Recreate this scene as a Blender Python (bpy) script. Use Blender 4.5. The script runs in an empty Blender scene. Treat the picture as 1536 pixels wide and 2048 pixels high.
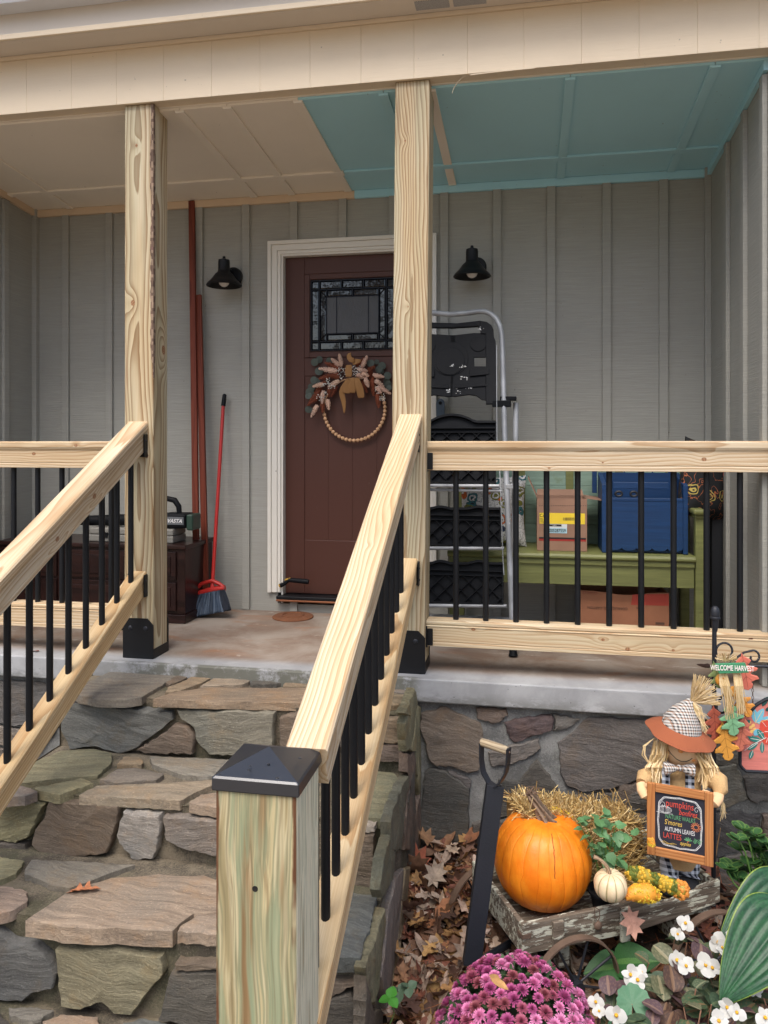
import bpy, bmesh, math, random
from mathutils import Vector, Matrix, noise
from math import sin, cos, pi, radians, atan2, sqrt
SC = bpy.context.scene
COL = SC.collection
random.seed(11)
# ------------------------------------------------------------------ camera, sky, sun, exposure
FPX = 1538.0
YAW = radians(10.6)
CAM = Vector((0, 0, 1.0))          # z = 0 is the porch floor
cd = bpy.data.cameras.new('camera')
cd.sensor_fit = 'VERTICAL'; cd.sensor_height = 24; cd.lens = 24*FPX/2048; cd.shift_y = -138/2048
cd.clip_start = 0.05; cd.clip_end = 500
cam = bpy.data.objects.new('camera', cd); COL.objects.link(cam)
cam.location = CAM; cam.rotation_euler = (pi/2, 0, YAW)
SC.camera = cam
SUN_EL = radians(60); SUN_AZ = radians(190)
w = bpy.data.worlds.new('World'); SC.world = w; w.use_nodes = True
nt = w.node_tree
sky = nt.nodes.new('ShaderNodeTexSky'); sky.sky_type = 'NISHITA'; sky.sun_disc = False
sky.sun_elevation = SUN_EL; sky.sun_rotation = SUN_AZ; sky.dust_density = 3.5; sky.air_density = 1.0; sky.ozone_density = 1.0
bg = nt.nodes['Background']; nt.links.new(sky.outputs[0], bg.inputs[0]); bg.inputs[1].default_value = 0.15
sd = bpy.data.lights.new('sun', 'SUN'); sd.energy = 1.45; sd.angle = radians(38); sd.color = (1.0, 0.965, 0.92)
sun = bpy.data.objects.new('sun', sd); COL.objects.link(sun)
dirv = Vector((sin(SUN_AZ)*cos(SUN_EL), cos(SUN_AZ)*cos(SUN_EL), sin(SUN_EL)))
sun.rotation_euler = dirv.to_track_quat('Z', 'Y').to_euler()
SC.view_settings.view_transform = 'Standard'; SC.view_settings.look = 'None'
SC.view_settings.exposure = 0.80; SC.view_settings.gamma = 1
SC.view_settings.use_curve_mapping = False

# ------------------------------------------------------------------ geometry from pixel measurements
SY, CY = sin(YAW), cos(YAW)
def ray(px, py):
    u = (px-768)/FPX; v = (886-py)/FPX
    return Vector((-SY+u*CY, CY+u*SY, v))
def at(px, py, Y=None, Z=None, X=None):
    d = ray(px, py)
    if Y is not None: t = Y/d.y
    elif Z is not None: t = (Z-1)/d.z
    else: t = X/d.x
    return CAM+d*t
def mpp(px, Y):      # metres per pixel at facade depth Y
    d = ray(px, 886); return Y/d.y/FPX

# ------------------------------------------------------------------ objects
WM = {}
def root(name, label, cat, loc=(0, 0, 0), group=None, kind=None):
    o = bpy.data.objects.new(name, None); COL.objects.link(o); o.empty_display_size = .05
    o.location = loc; o['label'] = label; o['category'] = cat
    if group: o['group'] = group
    if kind: o['kind'] = kind
    WM[o.name] = Matrix.Translation(Vector(loc))
    return o
def tag(o, label, cat, group=None, kind=None):
    o['label'] = label; o['category'] = cat
    if group: o['group'] = group
    if kind: o['kind'] = kind
    return o
def link(name, me, mat=None, parent=None, M=None, color=None, kind=None, label=None):
    o = bpy.data.objects.new(name, me); COL.objects.link(o)
    M = M or Matrix.Identity(4)
    if mat and not me.materials: me.materials.append(mat)
    if parent:
        o.parent = parent; o.matrix_parent_inverse = WM[parent.name].inverted()
    o.matrix_basis = M
    WM[o.name] = M.copy()
    if color: o.color = (*color, 1)
    if kind: o['kind'] = kind
    if label: o['label'] = label
    return o
def copy_tree(o, dM, label=None):
    """copy a thing and its parts; dM moves the copy in world space"""
    def rec(s, par):
        c = s.copy(); COL.objects.link(c)
        if par: c.parent = par
        for ch in s.children: rec(ch, c)
        return c
    c = rec(o, None); c.matrix_basis = dM @ o.matrix_basis
    if label: c['label'] = label
    return c
def F(origin, x=(1, 0, 0), z=(0, 0, 1)):
    x = Vector(x).normalized(); z = Vector(z); y = z.cross(x).normalized(); z = x.cross(y)
    return Matrix(((x.x, y.x, z.x, origin[0]), (x.y, y.y, z.y, origin[1]), (x.z, y.z, z.z, origin[2]), (0, 0, 0, 1)))

class MB:
    def __init__(s): s.v = []; s.f = []; s.c = []; s.sm = []
    def add(s, vs, fs, M=None, col=None, smooth=False):
        n = len(s.v)
        for p in vs:
            p = Vector(p); s.v.append(M @ p if M else p)
        for f in fs: s.f.append([i+n for i in f]); s.c.append(col); s.sm.append(smooth)
    def box(s, x0, x1, y0, y1, z0, z1, M=None, col=None):
        if x0 > x1: x0, x1 = x1, x0
        if y0 > y1: y0, y1 = y1, y0
        if z0 > z1: z0, z1 = z1, z0
        s.add([(x0,y0,z0),(x1,y0,z0),(x1,y1,z0),(x0,y1,z0),(x0,y0,z1),(x1,y0,z1),(x1,y1,z1),(x0,y1,z1)],
              [(3,2,1,0),(4,5,6,7),(0,1,5,4),(1,2,6,5),(2,3,7,6),(3,0,4,7)], M, col); return s
    def tube(s, pts, r, n=10, cap=True, col=None, M=None, smooth=True, flat=1.0):
        pts = [Vector(p) for p in pts]; rs = r if isinstance(r, (list, tuple)) else [r]*len(pts)
        vs = []; prev = None
        for i, p in enumerate(pts):
            a = pts[max(0, i-1)]; b = pts[min(len(pts)-1, i+1)]; t = (b-a).normalized()
            if prev is None:
                up = Vector((0, 0, 1)) if abs(t.z) < .9 else Vector((0, 1, 0))
                x = t.cross(up).normalized()
            else:
                x = (prev-t*prev.dot(t)).normalized()
            prev = x; y = t.cross(x)
            for k in range(n):
                an = 2*pi*k/n; vs.append(p+(x*cos(an)+y*sin(an)*flat)*rs[i])
        fs = []
        for i in range(len(pts)-1):
            for k in range(n):
                a = i*n+k; b = i*n+(k+1) % n; fs.append((a, b, b+n, a+n))
        s.add(vs, fs, M, col, smooth)
        if cap:
            m = len(pts)-1
            s.add([v for v in vs[:n]], [tuple(reversed(range(n)))], M, col)
            s.add([v for v in vs[m*n:]], [tuple(range(n))], M, col)
        return s
    def lathe(s, prof, n=24, M=None, col=None, smooth=True, fn=None, closed=False):
        vs = []; 
        for (r, z) in prof:
            for k in range(n):
                a = 2*pi*k/n; rr = r*(fn(a, z) if fn else 1); vs.append((rr*cos(a), rr*sin(a), z))
        fs = []
        for i in range(len(prof)-1):
            for k in range(n):
                a = i*n+k; b = i*n+(k+1) % n; fs.append((a, b, b+n, a+n))
        s.add(vs, fs, M, col, smooth); return s
    def prism(s, poly, z0, z1, M=None, col=None):
        n = len(poly)
        s.add([(p[0], p[1], z0) for p in poly]+[(p[0], p[1], z1) for p in poly],
              [tuple(reversed(range(n))), tuple(range(n, 2*n))]+[(i, (i+1) % n, (i+1) % n+n, i+n) for i in range(n)], M, col)
        return s
    def ball(s, c, r, n=10, m=6, col=None, M=None, sq=(1, 1, 1)):
        vs = []; fs = []
        for i in range(m+1):
            th = pi*i/m
            for k in range(n):
                a = 2*pi*k/n
                vs.append((c[0]+r*sq[0]*sin(th)*cos(a), c[1]+r*sq[1]*sin(th)*sin(a), c[2]+r*sq[2]*cos(th)))
        for i in range(m):
            for k in range(n):
                a = i*n+k; b = i*n+(k+1) % n; fs.append((a, a+n, b+n, b))
        s.add(vs, fs, M, col, True); return s
    def mesh(s, name, sharp=40, tri=True, weld=False):
        me = bpy.data.meshes.new(name)
        me.from_pydata([tuple(v) for v in s.v], [], s.f)
        if any(c is not None for c in s.c):
            ca = me.color_attributes.new('col', 'FLOAT_COLOR', 'CORNER'); buf = []
            for f, c in zip(s.f, s.c):
                c = c or (1, 1, 1)
                for _ in f: buf += [c[0], c[1], c[2], 1]
            ca.data.foreach_set('color', buf)
        me.polygons.foreach_set('use_smooth', s.sm)
        if weld or any(len(f) > 4 for f in s.f):
            bm = bmesh.new(); bm.from_mesh(me)
            if weld: bmesh.ops.remove_doubles(bm, verts=bm.verts, dist=1e-5)
            ng = [f for f in bm.faces if len(f.verts) > 4]
            if ng: bmesh.ops.triangulate(bm, faces=ng)
            bm.to_mesh(me); bm.free()
        me.validate(); me.update()
        if any(s.sm): me.set_sharp_from_angle(angle=radians(sharp))
        return me
    def obj(s, name, mat, parent=None, M=None, bev=0, **k):
        sh = k.pop('sharp', 40); wl = k.pop('weld', False)
        o = link(name, s.mesh(name, sh, weld=wl), mat, parent, M, **k)
        if bev: bevel(o, bev)
        return o
def bevel(o, wd, seg=2):
    m = o.modifiers.new('bevel', 'BEVEL'); m.width = wd; m.segments = seg; m.limit_method = 'ANGLE'; m.angle_limit = radians(50)
    m.harden_normals = False
    return o
def board(name, p0, p1, wd, th, mat, parent, z=(0, 0, 1), bev=.003, prof=None, **k):
    """a board whose local X runs from p0 to p1, wd across (local Y), th thick (local Z)"""
    p0 = Vector(p0); p1 = Vector(p1); L = (p1-p0).length
    M = F((p0+p1)/2, p1-p0, z)
    mb = MB()
    if prof is None: mb.box(-L/2, L/2, -wd/2, wd/2, -th/2, th/2)
    else:
        n = len(prof)
        mb.add([(-L/2, p[0], p[1]) for p in prof]+[(L/2, p[0], p[1]) for p in prof],
               [tuple(reversed(range(n))), tuple(range(n, 2*n))]+[(i, (i+1) % n, (i+1) % n+n, i+n) for i in range(n)])
    return mb.obj(name, mat, parent, M, bev=bev, **k)
def text(body, size, mat, parent, M, name='lettering', shear=0, ext=.0006, align='CENTER', sx=1.0, label=None, bold=0):
    cu = bpy.data.curves.new('t', 'FONT'); cu.body = body; cu.size = size; cu.extrude = ext; cu.align_x = align; cu.align_y = 'CENTER'
    cu.shear = shear; cu.resolution_u = 3; cu.offset = bold
    o = bpy.data.objects.new('t', cu); COL.objects.link(o)
    bpy.context.view_layer.update()
    me = bpy.data.meshes.new_from_object(o.evaluated_get(bpy.context.evaluated_depsgraph_get()))
    bpy.data.objects.remove(o); bpy.data.curves.remove(cu)
    me.transform(Matrix.Diagonal((sx, 1, 1, 1)))
    me.materials.clear()
    return link(name, me, mat, parent, M, label=label)
def lerp(a, b, t): return a+(b-a)*t
def rv(a): return random.uniform(-a, a)
def S(r, g, b):   # sRGB 0-255 to linear
    f = lambda c: (c/255/12.92) if c/255 <= .04045 else ((c/255+.055)/1.055)**2.4
    return (f(r), f(g), f(b))

# ------------------------------------------------------------------ materials
class NB:
    """small node builder"""
    def __init__(s, name):
        s.m = bpy.data.materials.new(name); s.m.use_nodes = True; s.t = s.m.node_tree
        s.b = s.t.nodes['Principled BSDF']; s.out = s.t.nodes['Material Output']
    def n(s, typ, **k):
        nd = s.t.nodes.new('ShaderNode'+typ)
        for a, b in k.items():
            if a.startswith('i_'):
                key = a[2:]; key = int(key) if key.isdigit() else key.replace('_', ' ')
                s.set(nd.inputs[key], b)
            else: setattr(nd, a, b)
        return nd
    def set(s, inp, v):
        if isinstance(v, bpy.types.NodeSocket): s.t.links.new(v, inp)
        elif isinstance(v, bpy.types.Node): s.t.links.new(v.outputs[0], inp)
        else:
            if hasattr(inp.default_value, '__len__') and not isinstance(v, (int, float)):
                v = tuple(v)
                if len(inp.default_value) == 4 and len(v) == 3: v = (*v, 1)
            inp.default_value = v
    def math(s, op, a, b=0.0, c=None):
        nd = s.n('Math', operation=op); s.set(nd.inputs[0], a); s.set(nd.inputs[1], b)
        if c is not None: s.set(nd.inputs[2], c)
        return nd.outputs[0]
    def vmath(s, op, a, b=(0, 0, 0)):
        nd = s.n('VectorMath', operation=op); s.set(nd.inputs[0], a)
        if op == 'SCALE': s.set(nd.inputs['Scale'], b)
        else: s.set(nd.inputs[1], b)
        return nd.outputs[1] if op in ('LENGTH', 'DISTANCE') else nd.outputs[0]
    def obj(s): return s.n('TexCoord').outputs['Object']
    def mapp(s, v, sc=(1, 1, 1), loc=(0, 0, 0), rot=(0, 0, 0)):
        nd = s.n('Mapping'); s.set(nd.inputs[0], v); s.set(nd.inputs['Location'], loc); s.set(nd.inputs['Rotation'], rot); s.set(nd.inputs['Scale'], sc)
        return nd.outputs[0]
    def noise(s, v, scale=5, detail=4, rough=.6, dist=0, out=0):
        nd = s.n('TexNoise'); s.set(nd.inputs['Vector'], v); s.set(nd.inputs['Scale'], scale); s.set(nd.inputs['Detail'], detail)
        s.set(nd.inputs['Roughness'], rough); s.set(nd.inputs['Distortion'], dist); return nd.outputs[out]
    def ramp(s, f, stops, interp='LINEAR'):
        nd = s.n('ValToRGB'); s.set(nd.inputs[0], f); cr = nd.color_ramp; cr.interpolation = interp
        while len(cr.elements) < len(stops): cr.elements.new(.5)
        for e, (p, c) in zip(cr.elements, stops):
            e.position = p; e.color = (*c, 1) if len(c) == 3 else c
        return nd.outputs[0]
    def step(s, f, a, b):   # smooth 0..1 between a and b
        nd = s.n('MapRange', interpolation_type='SMOOTHSTEP'); s.set(nd.inputs[0], f); s.set(nd.inputs[1], a); s.set(nd.inputs[2], b)
        return nd.outputs[0]
    def mix(s, f, a, b, mode='MIX'):
        nd = s.n('Mix', data_type='RGBA', blend_type=mode); s.set(nd.inputs[0], f); s.set(nd.inputs[6], a); s.set(nd.inputs[7], b)
        return nd.outputs[2]
    def bump(s, h, strength=.5, dist=.01, normal=None):
        nd = s.n('Bump'); s.set(nd.inputs['Height'], h); s.set(nd.inputs['Strength'], strength); s.set(nd.inputs['Distance'], dist)
        if normal is not None: s.set(nd.inputs['Normal'], normal)
        return nd.outputs[0]
    def fin(s, color=None, rough=None, normal=None, metal=None, **k):
        if color is not None: s.set(s.b.inputs['Base Color'], color)
        if rough is not None: s.set(s.b.inputs['Roughness'], rough)
        if normal is not None: s.set(s.b.inputs['Normal'], normal)
        if metal is not None: s.set(s.b.inputs['Metallic'], metal)
        for a, b in k.items(): s.set(s.b.inputs[a.replace('_', ' ')], b)
        return s.m
    def rnd(s): return s.n('ObjectInfo').outputs['Random']
    def ocol(s): return s.n('ObjectInfo').outputs['Color']
    def vcol(s): return s.n('Attribute', attribute_name='col').outputs['Color']
    def off(s, k=37.0):  # object coords shifted per object
        r = s.rnd(); c = s.n('CombineXYZ'); s.set(c.inputs[0], s.math('MULTIPLY', r, k)); s.set(c.inputs[1], s.math('MULTIPLY', r, k*.37)); s.set(c.inputs[2], s.math('MULTIPLY', r, k*.71))
        return s.vmath('ADD', s.obj(), c.outputs[0])

def simple(name, col, rough=.6, metal=0, bump=0, bscale=60, var=.12, vscale=8, spec=.5, coat=0):
    b = NB(name); v = b.off()
    n1 = b.noise(v, vscale, 5, .6)
    c = b.mix(b.math('MULTIPLY', n1, 1.0), tuple(x*(1-var) for x in col), tuple(min(1, x*(1+var)) for x in col))
    nr = b.bump(b.noise(v, bscale, 4, .6), bump, .004) if bump else None
    return b.fin(c, rough, nr, metal, Specular_IOR_Level=spec, Coat_Weight=coat)
def by_attr(name, rough=.6, bump=.0, bscale=80, src='v', var=.15, vscale=12, sss=0, stretch=(1, 1, 1)):
    b = NB(name); v = b.mapp(b.off(), stretch)
    base = b.vcol() if src == 'v' else b.ocol()
    n1 = b.noise(v, vscale, 5, .6)
    c = b.mix(1.0, base, b.ramp(n1, [(.25, (1-var,)*3), (.75, (1+var,)*3)]), 'MULTIPLY')
    nr = b.bump(b.noise(v, bscale, 4, .6), bump, .003) if bump else None
    return b.fin(c, rough, nr)

def wood(name, light, dark, knots=(), scale=26, green=None, stain=None, contrast=.82, rough=.62, weather=0, ctr=(.0, -.075), streak=1.0, seedx=0.0, rand=True, marks=(), wob=.085):
    """solid ring-grown wood, grain along local X. knots: (x,y,z,r) in local metres"""
    b = NB(name); o = b.obj()
    if rand:
        r = b.rnd(); cb = b.n('CombineXYZ'); b.set(cb.inputs[0], b.math('MULTIPLY', r, 31)); b.set(cb.inputs[1], b.math('MULTIPLY', b.math('SUBTRACT', r, .5), .06)); cbz = b.math('MULTIPLY', b.math('SUBTRACT', b.math('FRACT', b.math('MULTIPLY', r, 7.3)), .5), .05); b.set(cb.inputs[2], cbz)
        v = b.vmath('ADD', o, cb.outputs[0])
    else: v = b.vmath('ADD', o, (seedx, 0, 0))
    sep = b.n('SeparateXYZ'); b.set(sep.inputs[0], v)
    n1 = b.n('TexNoise'); b.set(n1.inputs['Vector'], b.mapp(v, (1.1, 5, 5))); n1.inputs['Scale'].default_value = 1.0; n1.inputs['Detail'].default_value = 2
    dv = b.vmath('SCALE', b.vmath('SUBTRACT', n1.outputs['Color'], (.5, .5, .5)), wob)
    n2 = b.n('TexNoise'); b.set(n2.inputs['Vector'], b.mapp(v, (7, 40, 40))); n2.inputs['Scale'].default_value = 1.0; n2.inputs['Detail'].default_value = 3
    dv2 = b.vmath('SCALE', b.vmath('SUBTRACT', n2.outputs['Color'], (.5, .5, .5)), .0035)
    q = b.vmath('ADD', b.vmath('ADD', v, dv), dv2)
    kmask = None; kc = None
    for (kx, ky, kz, kr) in knots:
        d = b.vmath('MULTIPLY', b.vmath('SUBTRACT', o, (kx, ky, kz)), (.72, 1, 1))
        ln = b.vmath('LENGTH', d)
        fall = b.math('POWER', 2.718, b.math('MULTIPLY', b.math('MULTIPLY', ln, ln), -1/(2*(kr*2.6)**2)))
        push = b.vmath('SCALE', (0, 1, .6), b.math('MULTIPLY', fall, kr*2.4))
        q = b.vmath('ADD', q, push)
        m = b.step(ln, kr, kr*.7)
        kmask = m if kmask is None else b.math('MAXIMUM', kmask, m)
        rg = b.math('SINE', b.math('MULTIPLY', ln, 900.0))
        kc = rg
    q = b.vmath('ADD', q, (0, ctr[0], ctr[1]))
    q2 = b.vmath('MULTIPLY', q, (0.02, 1, 1))
    wv = b.n('TexWave', wave_type='RINGS', rings_direction='X', wave_profile='SAW'); b.set(wv.inputs['Vector'], q2)
    wv.inputs['Scale'].default_value = scale; wv.inputs['Distortion'].default_value = .6; wv.inputs['Detail'].default_value = 2; wv.inputs['Detail Scale'].default_value = 2
    fine = b.noise(b.mapp(v, (4, 260, 260)), 1.0, 3, .6)
    big = b.noise(b.mapp(v, (.9, 9, 9)), 1.0, 3, .5)
    mid = tuple(lerp(a, c, .25*contrast) for a, c in zip(light, dark))
    c = b.ramp(wv.outputs['Fac'], [(0, light), (.45, mid), (.82, tuple(lerp(a, c_, .85*contrast) for a, c_ in zip(light, dark))), (.95, tuple(lerp(a, c_, contrast) for a, c_ in zip(light, dark))), (1, light)])
    c = b.mix(b.step(fine, .35, .75), c, b.mix(1.0, c, (.86, .80, .72), 'MULTIPLY'))
    c = b.mix(b.step(big, .35, .7), c, b.mix(1.0, c, (.93, .86, .76), 'MULTIPLY'))
    if green:
        g = b.noise(b.mapp(v, (.8, 14, 14)), 1.0, 3, .55)
        c = b.mix(b.math('MULTIPLY', b.step(g, .42, .62), green[3] if len(green) > 3 else .6), c, b.mix(.55, b.mix(1.0, c, tuple(green[:3]), 'MULTIPLY'), tuple(x*.7 for x in green[:3])))
    if stain:
        s1 = b.noise(b.mapp(v, (1.4, 34, 34), (5, 3, 1)), 1.0, 4, .6)
        c = b.mix(b.math('MULTIPLY', b.step(s1, .60, .74), streak), c, stain)
    if weather:
        w1 = b.noise(b.mapp(v, (5, 70, 70)), 1.0, 5, .7)
        c = b.mix(b.math('MULTIPLY', b.step(w1, .4, .6), weather), c, (.16, .145, .12))
    for (mx, my, mz, rx, ry) in marks:
        d = b.vmath('MULTIPLY', b.vmath('SUBTRACT', o, (mx, my, mz)), (1/rx, 1/ry, 25))
        ln = b.math('ADD', b.vmath('LENGTH', d), b.math('MULTIPLY', b.math('SUBTRACT', b.noise(b.mapp(v, (22, 90, 90)), 1.0, 3, .6), .5), .7))
        c = b.mix(b.math('MULTIPLY', b.step(ln, 1.05, .85), .75), c, S(142, 116, 84))
    if kmask is not None:
        kcol = b.mix(b.step(kc, -.5, .8), (.20, .075, .03), (.36, .17, .075))
        c = b.mix(b.math('MULTIPLY', kmask, .85), c, kcol)
    nr = b.bump(b.math('ADD', b.math('MULTIPLY', wv.outputs['Fac'], .35), fine), .25, .002)
    return b.fin(c, rough, nr, Specular_IOR_Level=.3)

PINE = wood('new_pine', S(212, 197, 170), S(176, 144, 108), scale=22)
def pine_k(name, knots, seedx=0, **k):
    a = dict(scale=22); a.update(k)
    return wood(name, S(212, 197, 170), S(176, 144, 108), knots=knots, seedx=seedx, rand=False, **a)
BLACKM = simple('black_powder_coat', (.007, .008, .010), .42, 0, .12, 500, .2, spec=.3)
BLACKP = simple('black_plastic', (.006, .007, .009), .5, 0, .15, 300, .25, spec=.15)
METALD = simple('dark_iron', (.014, .016, .022), .5, .1, .2, 200, .3)

def siding(name, col, freq=70):
    b = NB(name); v = b.obj()
    g = b.noise(b.mapp(v, (6, 6, 230)), 1.0, 4, .65)
    g2 = b.noise(b.mapp(v, (2, 2, 60)), 1.0, 3, .6)
    d = b.noise(v, 1.6, 5, .6)
    c = b.mix(b.step(g, .3, .8), tuple(x*.92 for x in col), tuple(x*1.07 for x in col))
    c = b.mix(b.math('MULTIPLY', b.step(d, .45, .75), .35), c, tuple(x*.82 for x in col))
    spots = b.noise(v, 60, 2, .5)
    c = b.mix(b.math('MULTIPLY', b.step(spots, .74, .80), .4), c, (.09, .08, .07))
    nr = b.bump(b.math('ADD', g, b.math('MULTIPLY', g2, .6)), .38, .006)
    return b.fin(c, .6, nr, Specular_IOR_Level=.3)
SIDING = siding('grey_green_board_siding', S(163, 162, 154))
def painted(name, col, rough=.55, grain=(6, 6, 6), dirt=.25, bump=.25):
    b = NB(name); v = b.obj()
    g = b.noise(b.mapp(v, grain), 1.0, 5, .65); d = b.noise(v, 2.2, 6, .62); s1 = b.noise(v, 45, 2, .5)
    c = b.mix(b.math('MULTIPLY', b.step(d, .42, .8), dirt), col, tuple(x*.78 for x in col))
    c = b.mix(b.math('MULTIPLY', b.step(s1, .75, .8), .5), c, (.14, .11, .08))
    return b.fin(c, rough, b.bump(g, bump, .004), Specular_IOR_Level=.35)
CREAM = painted('cream_trim_paint', S(226, 209, 182), grain=(9, 9, 120), bump=.3)
TAUPE = painted('taupe_ceiling_paint', S(240, 231, 215), grain=(40, 40, 40), bump=.12)
TEAL = painted('teal_ceiling_paint', S(172, 220, 232), grain=(40, 40, 40), bump=.12)
WHITEP = painted('white_door_trim_paint', S(226, 222, 212), .4, grain=(30, 30, 8), dirt=.15, bump=.1)
GUTTER = painted('white_gutter_enamel', S(225, 228, 232), .35, grain=(3, 3, 3), dirt=.3, bump=.05)
def stone_mat(name):
    b = NB(name); o = b.off(19.0)
    r = b.rnd(); cx = b.n('CombineXYZ'); b.set(cx.inputs[2], b.math('MULTIPLY', b.math('SUBTRACT', r, .5), .55))
    v = b.mapp(o, (1, 1, 1), (0, 0, 0), cx.outputs[0])
    dv = b.n('TexNoise'); b.set(dv.inputs['Vector'], v); dv.inputs['Scale'].default_value = 6; dv.inputs['Detail'].default_value = 4
    q = b.vmath('ADD', v, b.vmath('SCALE', b.vmath('SUBTRACT', dv.outputs['Color'], (.5, .5, .5)), .085))
    lay = b.noise(b.mapp(q, (2.2, 40, 24)), 1.0, 9, .74)
    lay2 = b.noise(b.mapp(q, (9, 150, 110)), 1.0, 5, .7)
    pat = b.noise(v, 7, 7, .72); fine = b.noise(v, 130, 5, .75); big = b.noise(v, 3.2, 5, .65)
    base = b.ocol()
    c = b.mix(b.step(lay, .30, .70), b.mix(1.0, base, (.66, .64, .62), 'MULTIPLY'), b.mix(1.0, base, (1.22, 1.19, 1.13), 'MULTIPLY'))
    c = b.mix(b.math('MULTIPLY', b.step(lay2, .45, .75), .50), c, b.mix(1.0, base, (.45, .43, .42), 'MULTIPLY'))
    c = b.mix(b.math('MULTIPLY', b.step(pat, .50, .64), .45), c, b.mix(1.0, base, (1.10, .88, .64), 'MULTIPLY'))
    c = b.mix(b.math('MULTIPLY', b.step(big, .50, .36), .5), c, b.mix(1.0, base, (.66, .72, .76), 'MULTIPLY'))
    c = b.mix(b.math('MULTIPLY', b.step(fine, .54, .68), .55), c, b.mix(1.0, base, (1.8, 1.76, 1.66), 'MULTIPLY'))
    c = b.mix(b.math('MULTIPLY', b.step(fine, .42, .32), .5), c, b.mix(1.0, base, (.42, .40, .38), 'MULTIPLY'))
    ter = b.math('SNAP', b.noise(b.mapp(q, (4, 9, 9)), 1.0, 7, .6), .05)
    h = b.math('ADD', b.math('MULTIPLY', ter, 3.2), b.math('ADD', b.math('MULTIPLY', lay, 1.3), b.math('ADD', b.math('MULTIPLY', lay2, .3), b.math('MULTIPLY', fine, .3))))
    return b.fin(c, .74, b.bump(h, .8, .011), Specular_IOR_Level=.3)
STONE = stone_mat('cleft_slate')
def mortar_mat(name, c0, c1, moss=.5):
    b = NB(name); v = b.obj()
    n = b.noise(v, 7, 6, .65); f = b.noise(v, 150, 4, .75); g = b.noise(v, 2.6, 6, .7)
    c = b.mix(b.step(b.math('ADD', b.math('MULTIPLY', n, .6), b.math('MULTIPLY', f, .4)), .40, .60), c0, c1)
    c = b.mix(b.math('MULTIPLY', b.step(g, .48, .62), moss), c, (.062, .066, .030))
    c = b.mix(b.math('MULTIPLY', b.step(f, .6, .75), .5), c, tuple(x*1.7 for x in c1))
    return b.fin(c, .9, b.bump(b.math('ADD', n, b.math('MULTIPLY', f, .5)), .7, .01))
MORTAR = mortar_mat('sandy_mortar', (.058, .048, .034), (.20, .165, .115))
MORTARG = mortar_mat('grey_mortar', (.12, .12, .115), (.24, .24, .23), .2)
def conc():
    b = NB('worn_concrete'); v = b.obj()
    n = b.noise(v, 3.2, 7, .65, .4); f = b.noise(v, 140, 3, .6); st = b.noise(b.mapp(v, (2.2, 5, 9), (3, 0, 0)), 1.0, 6, .62, .6)
    sep = b.n('SeparateXYZ'); b.set(sep.inputs[0], v)
    edge = b.step(sep.outputs[1], 3.42, 3.30)
    c = b.mix(b.step(n, .3, .7), (.20, .135, .098), (.33, .285, .24))
    c = b.mix(b.math('MULTIPLY', b.step(st, .54, .70), .8), c, (.30, .155, .085))
    sc2 = b.noise(b.mapp(v, (5, 14, 5), (9, 2, 0)), 1.0, 6, .7)
    c = b.mix(b.math('MULTIPLY', b.step(sc2, .60, .68), .6), c, (.52, .48, .43))
    grey = b.mix(b.step(n, .35, .7), (.27, .275, .28), (.40, .405, .41))
    c = b.mix(edge, c, grey)
    lowm = b.math('MULTIPLY', b.step(sep.outputs[2], -.03, -.10), b.step(b.noise(b.mapp(v, (7, 7, 16)), 1.0, 6, .7), .42, .58)); lowm = b.math('MULTIPLY', lowm, b.step(sep.outputs[1], 3.25, 3.238))
    c = b.mix(b.math('MULTIPLY', lowm, .6), c, (.10, .10, .085))
    moss = b.math('MULTIPLY', b.math('MULTIPLY', b.step(sep.outputs[1], 3.27, 3.245), b.step(sep.outputs[0], -.42, -.5)), b.step(b.noise(v, 14, 5, .7), .38, .55))
    c = b.mix(b.math('MULTIPLY', b.math('MULTIPLY', moss, b.step(sep.outputs[0], -2.0, -1.7)), .75), c, (.075, .075, .045))
    pit = b.n('TexVoronoi'); b.set(pit.inputs['Vector'], v); pit.inputs['Scale'].default_value = 42
    pm = b.math('MULTIPLY', b.step(pit.outputs['Distance'], .12, .06), b.step(b.noise(v, 9, 2, .5), .5, .6))
    c = b.mix(b.math('MULTIPLY', pm, .8), c, (.05, .05, .05))
    h = b.math('SUBTRACT', b.math('ADD', n, b.math('MULTIPLY', f, .2)), pm)
    return b.fin(c, .68, b.bump(h, .35, .006), Specular_IOR_Level=.4)
CONC = conc()
# ------------------------------------------------------------------ main planes (facade parallel to X)
YP, YW, YS = 3.30, 4.39, 3.235          # post fronts, back wall, slab edge
XL, XR = -3.075, .963                   # porch side walls
GZ = -.78
# ground
def ground_mat():
    b = NB('dark_garden_soil'); v = b.obj()
    n = b.noise(v, 6, 8, .7); f = b.noise(v, 60, 4, .7)
    c = b.mix(b.step(n, .35, .65), (.022, .016, .011), (.075, .052, .032))
    return b.fin(c, .95, b.bump(b.math('ADD', n, f), .8, .02))
mb = MB(); N = 60
mb.box(-250, 250, -250, 250, -1.2, GZ-.05)
gr = mb.obj('ground', ground_mat(), M=Matrix.Identity(4)); gr['kind'] = 'structure'
gr['label'] = 'dark garden soil in front of the porch'
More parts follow.
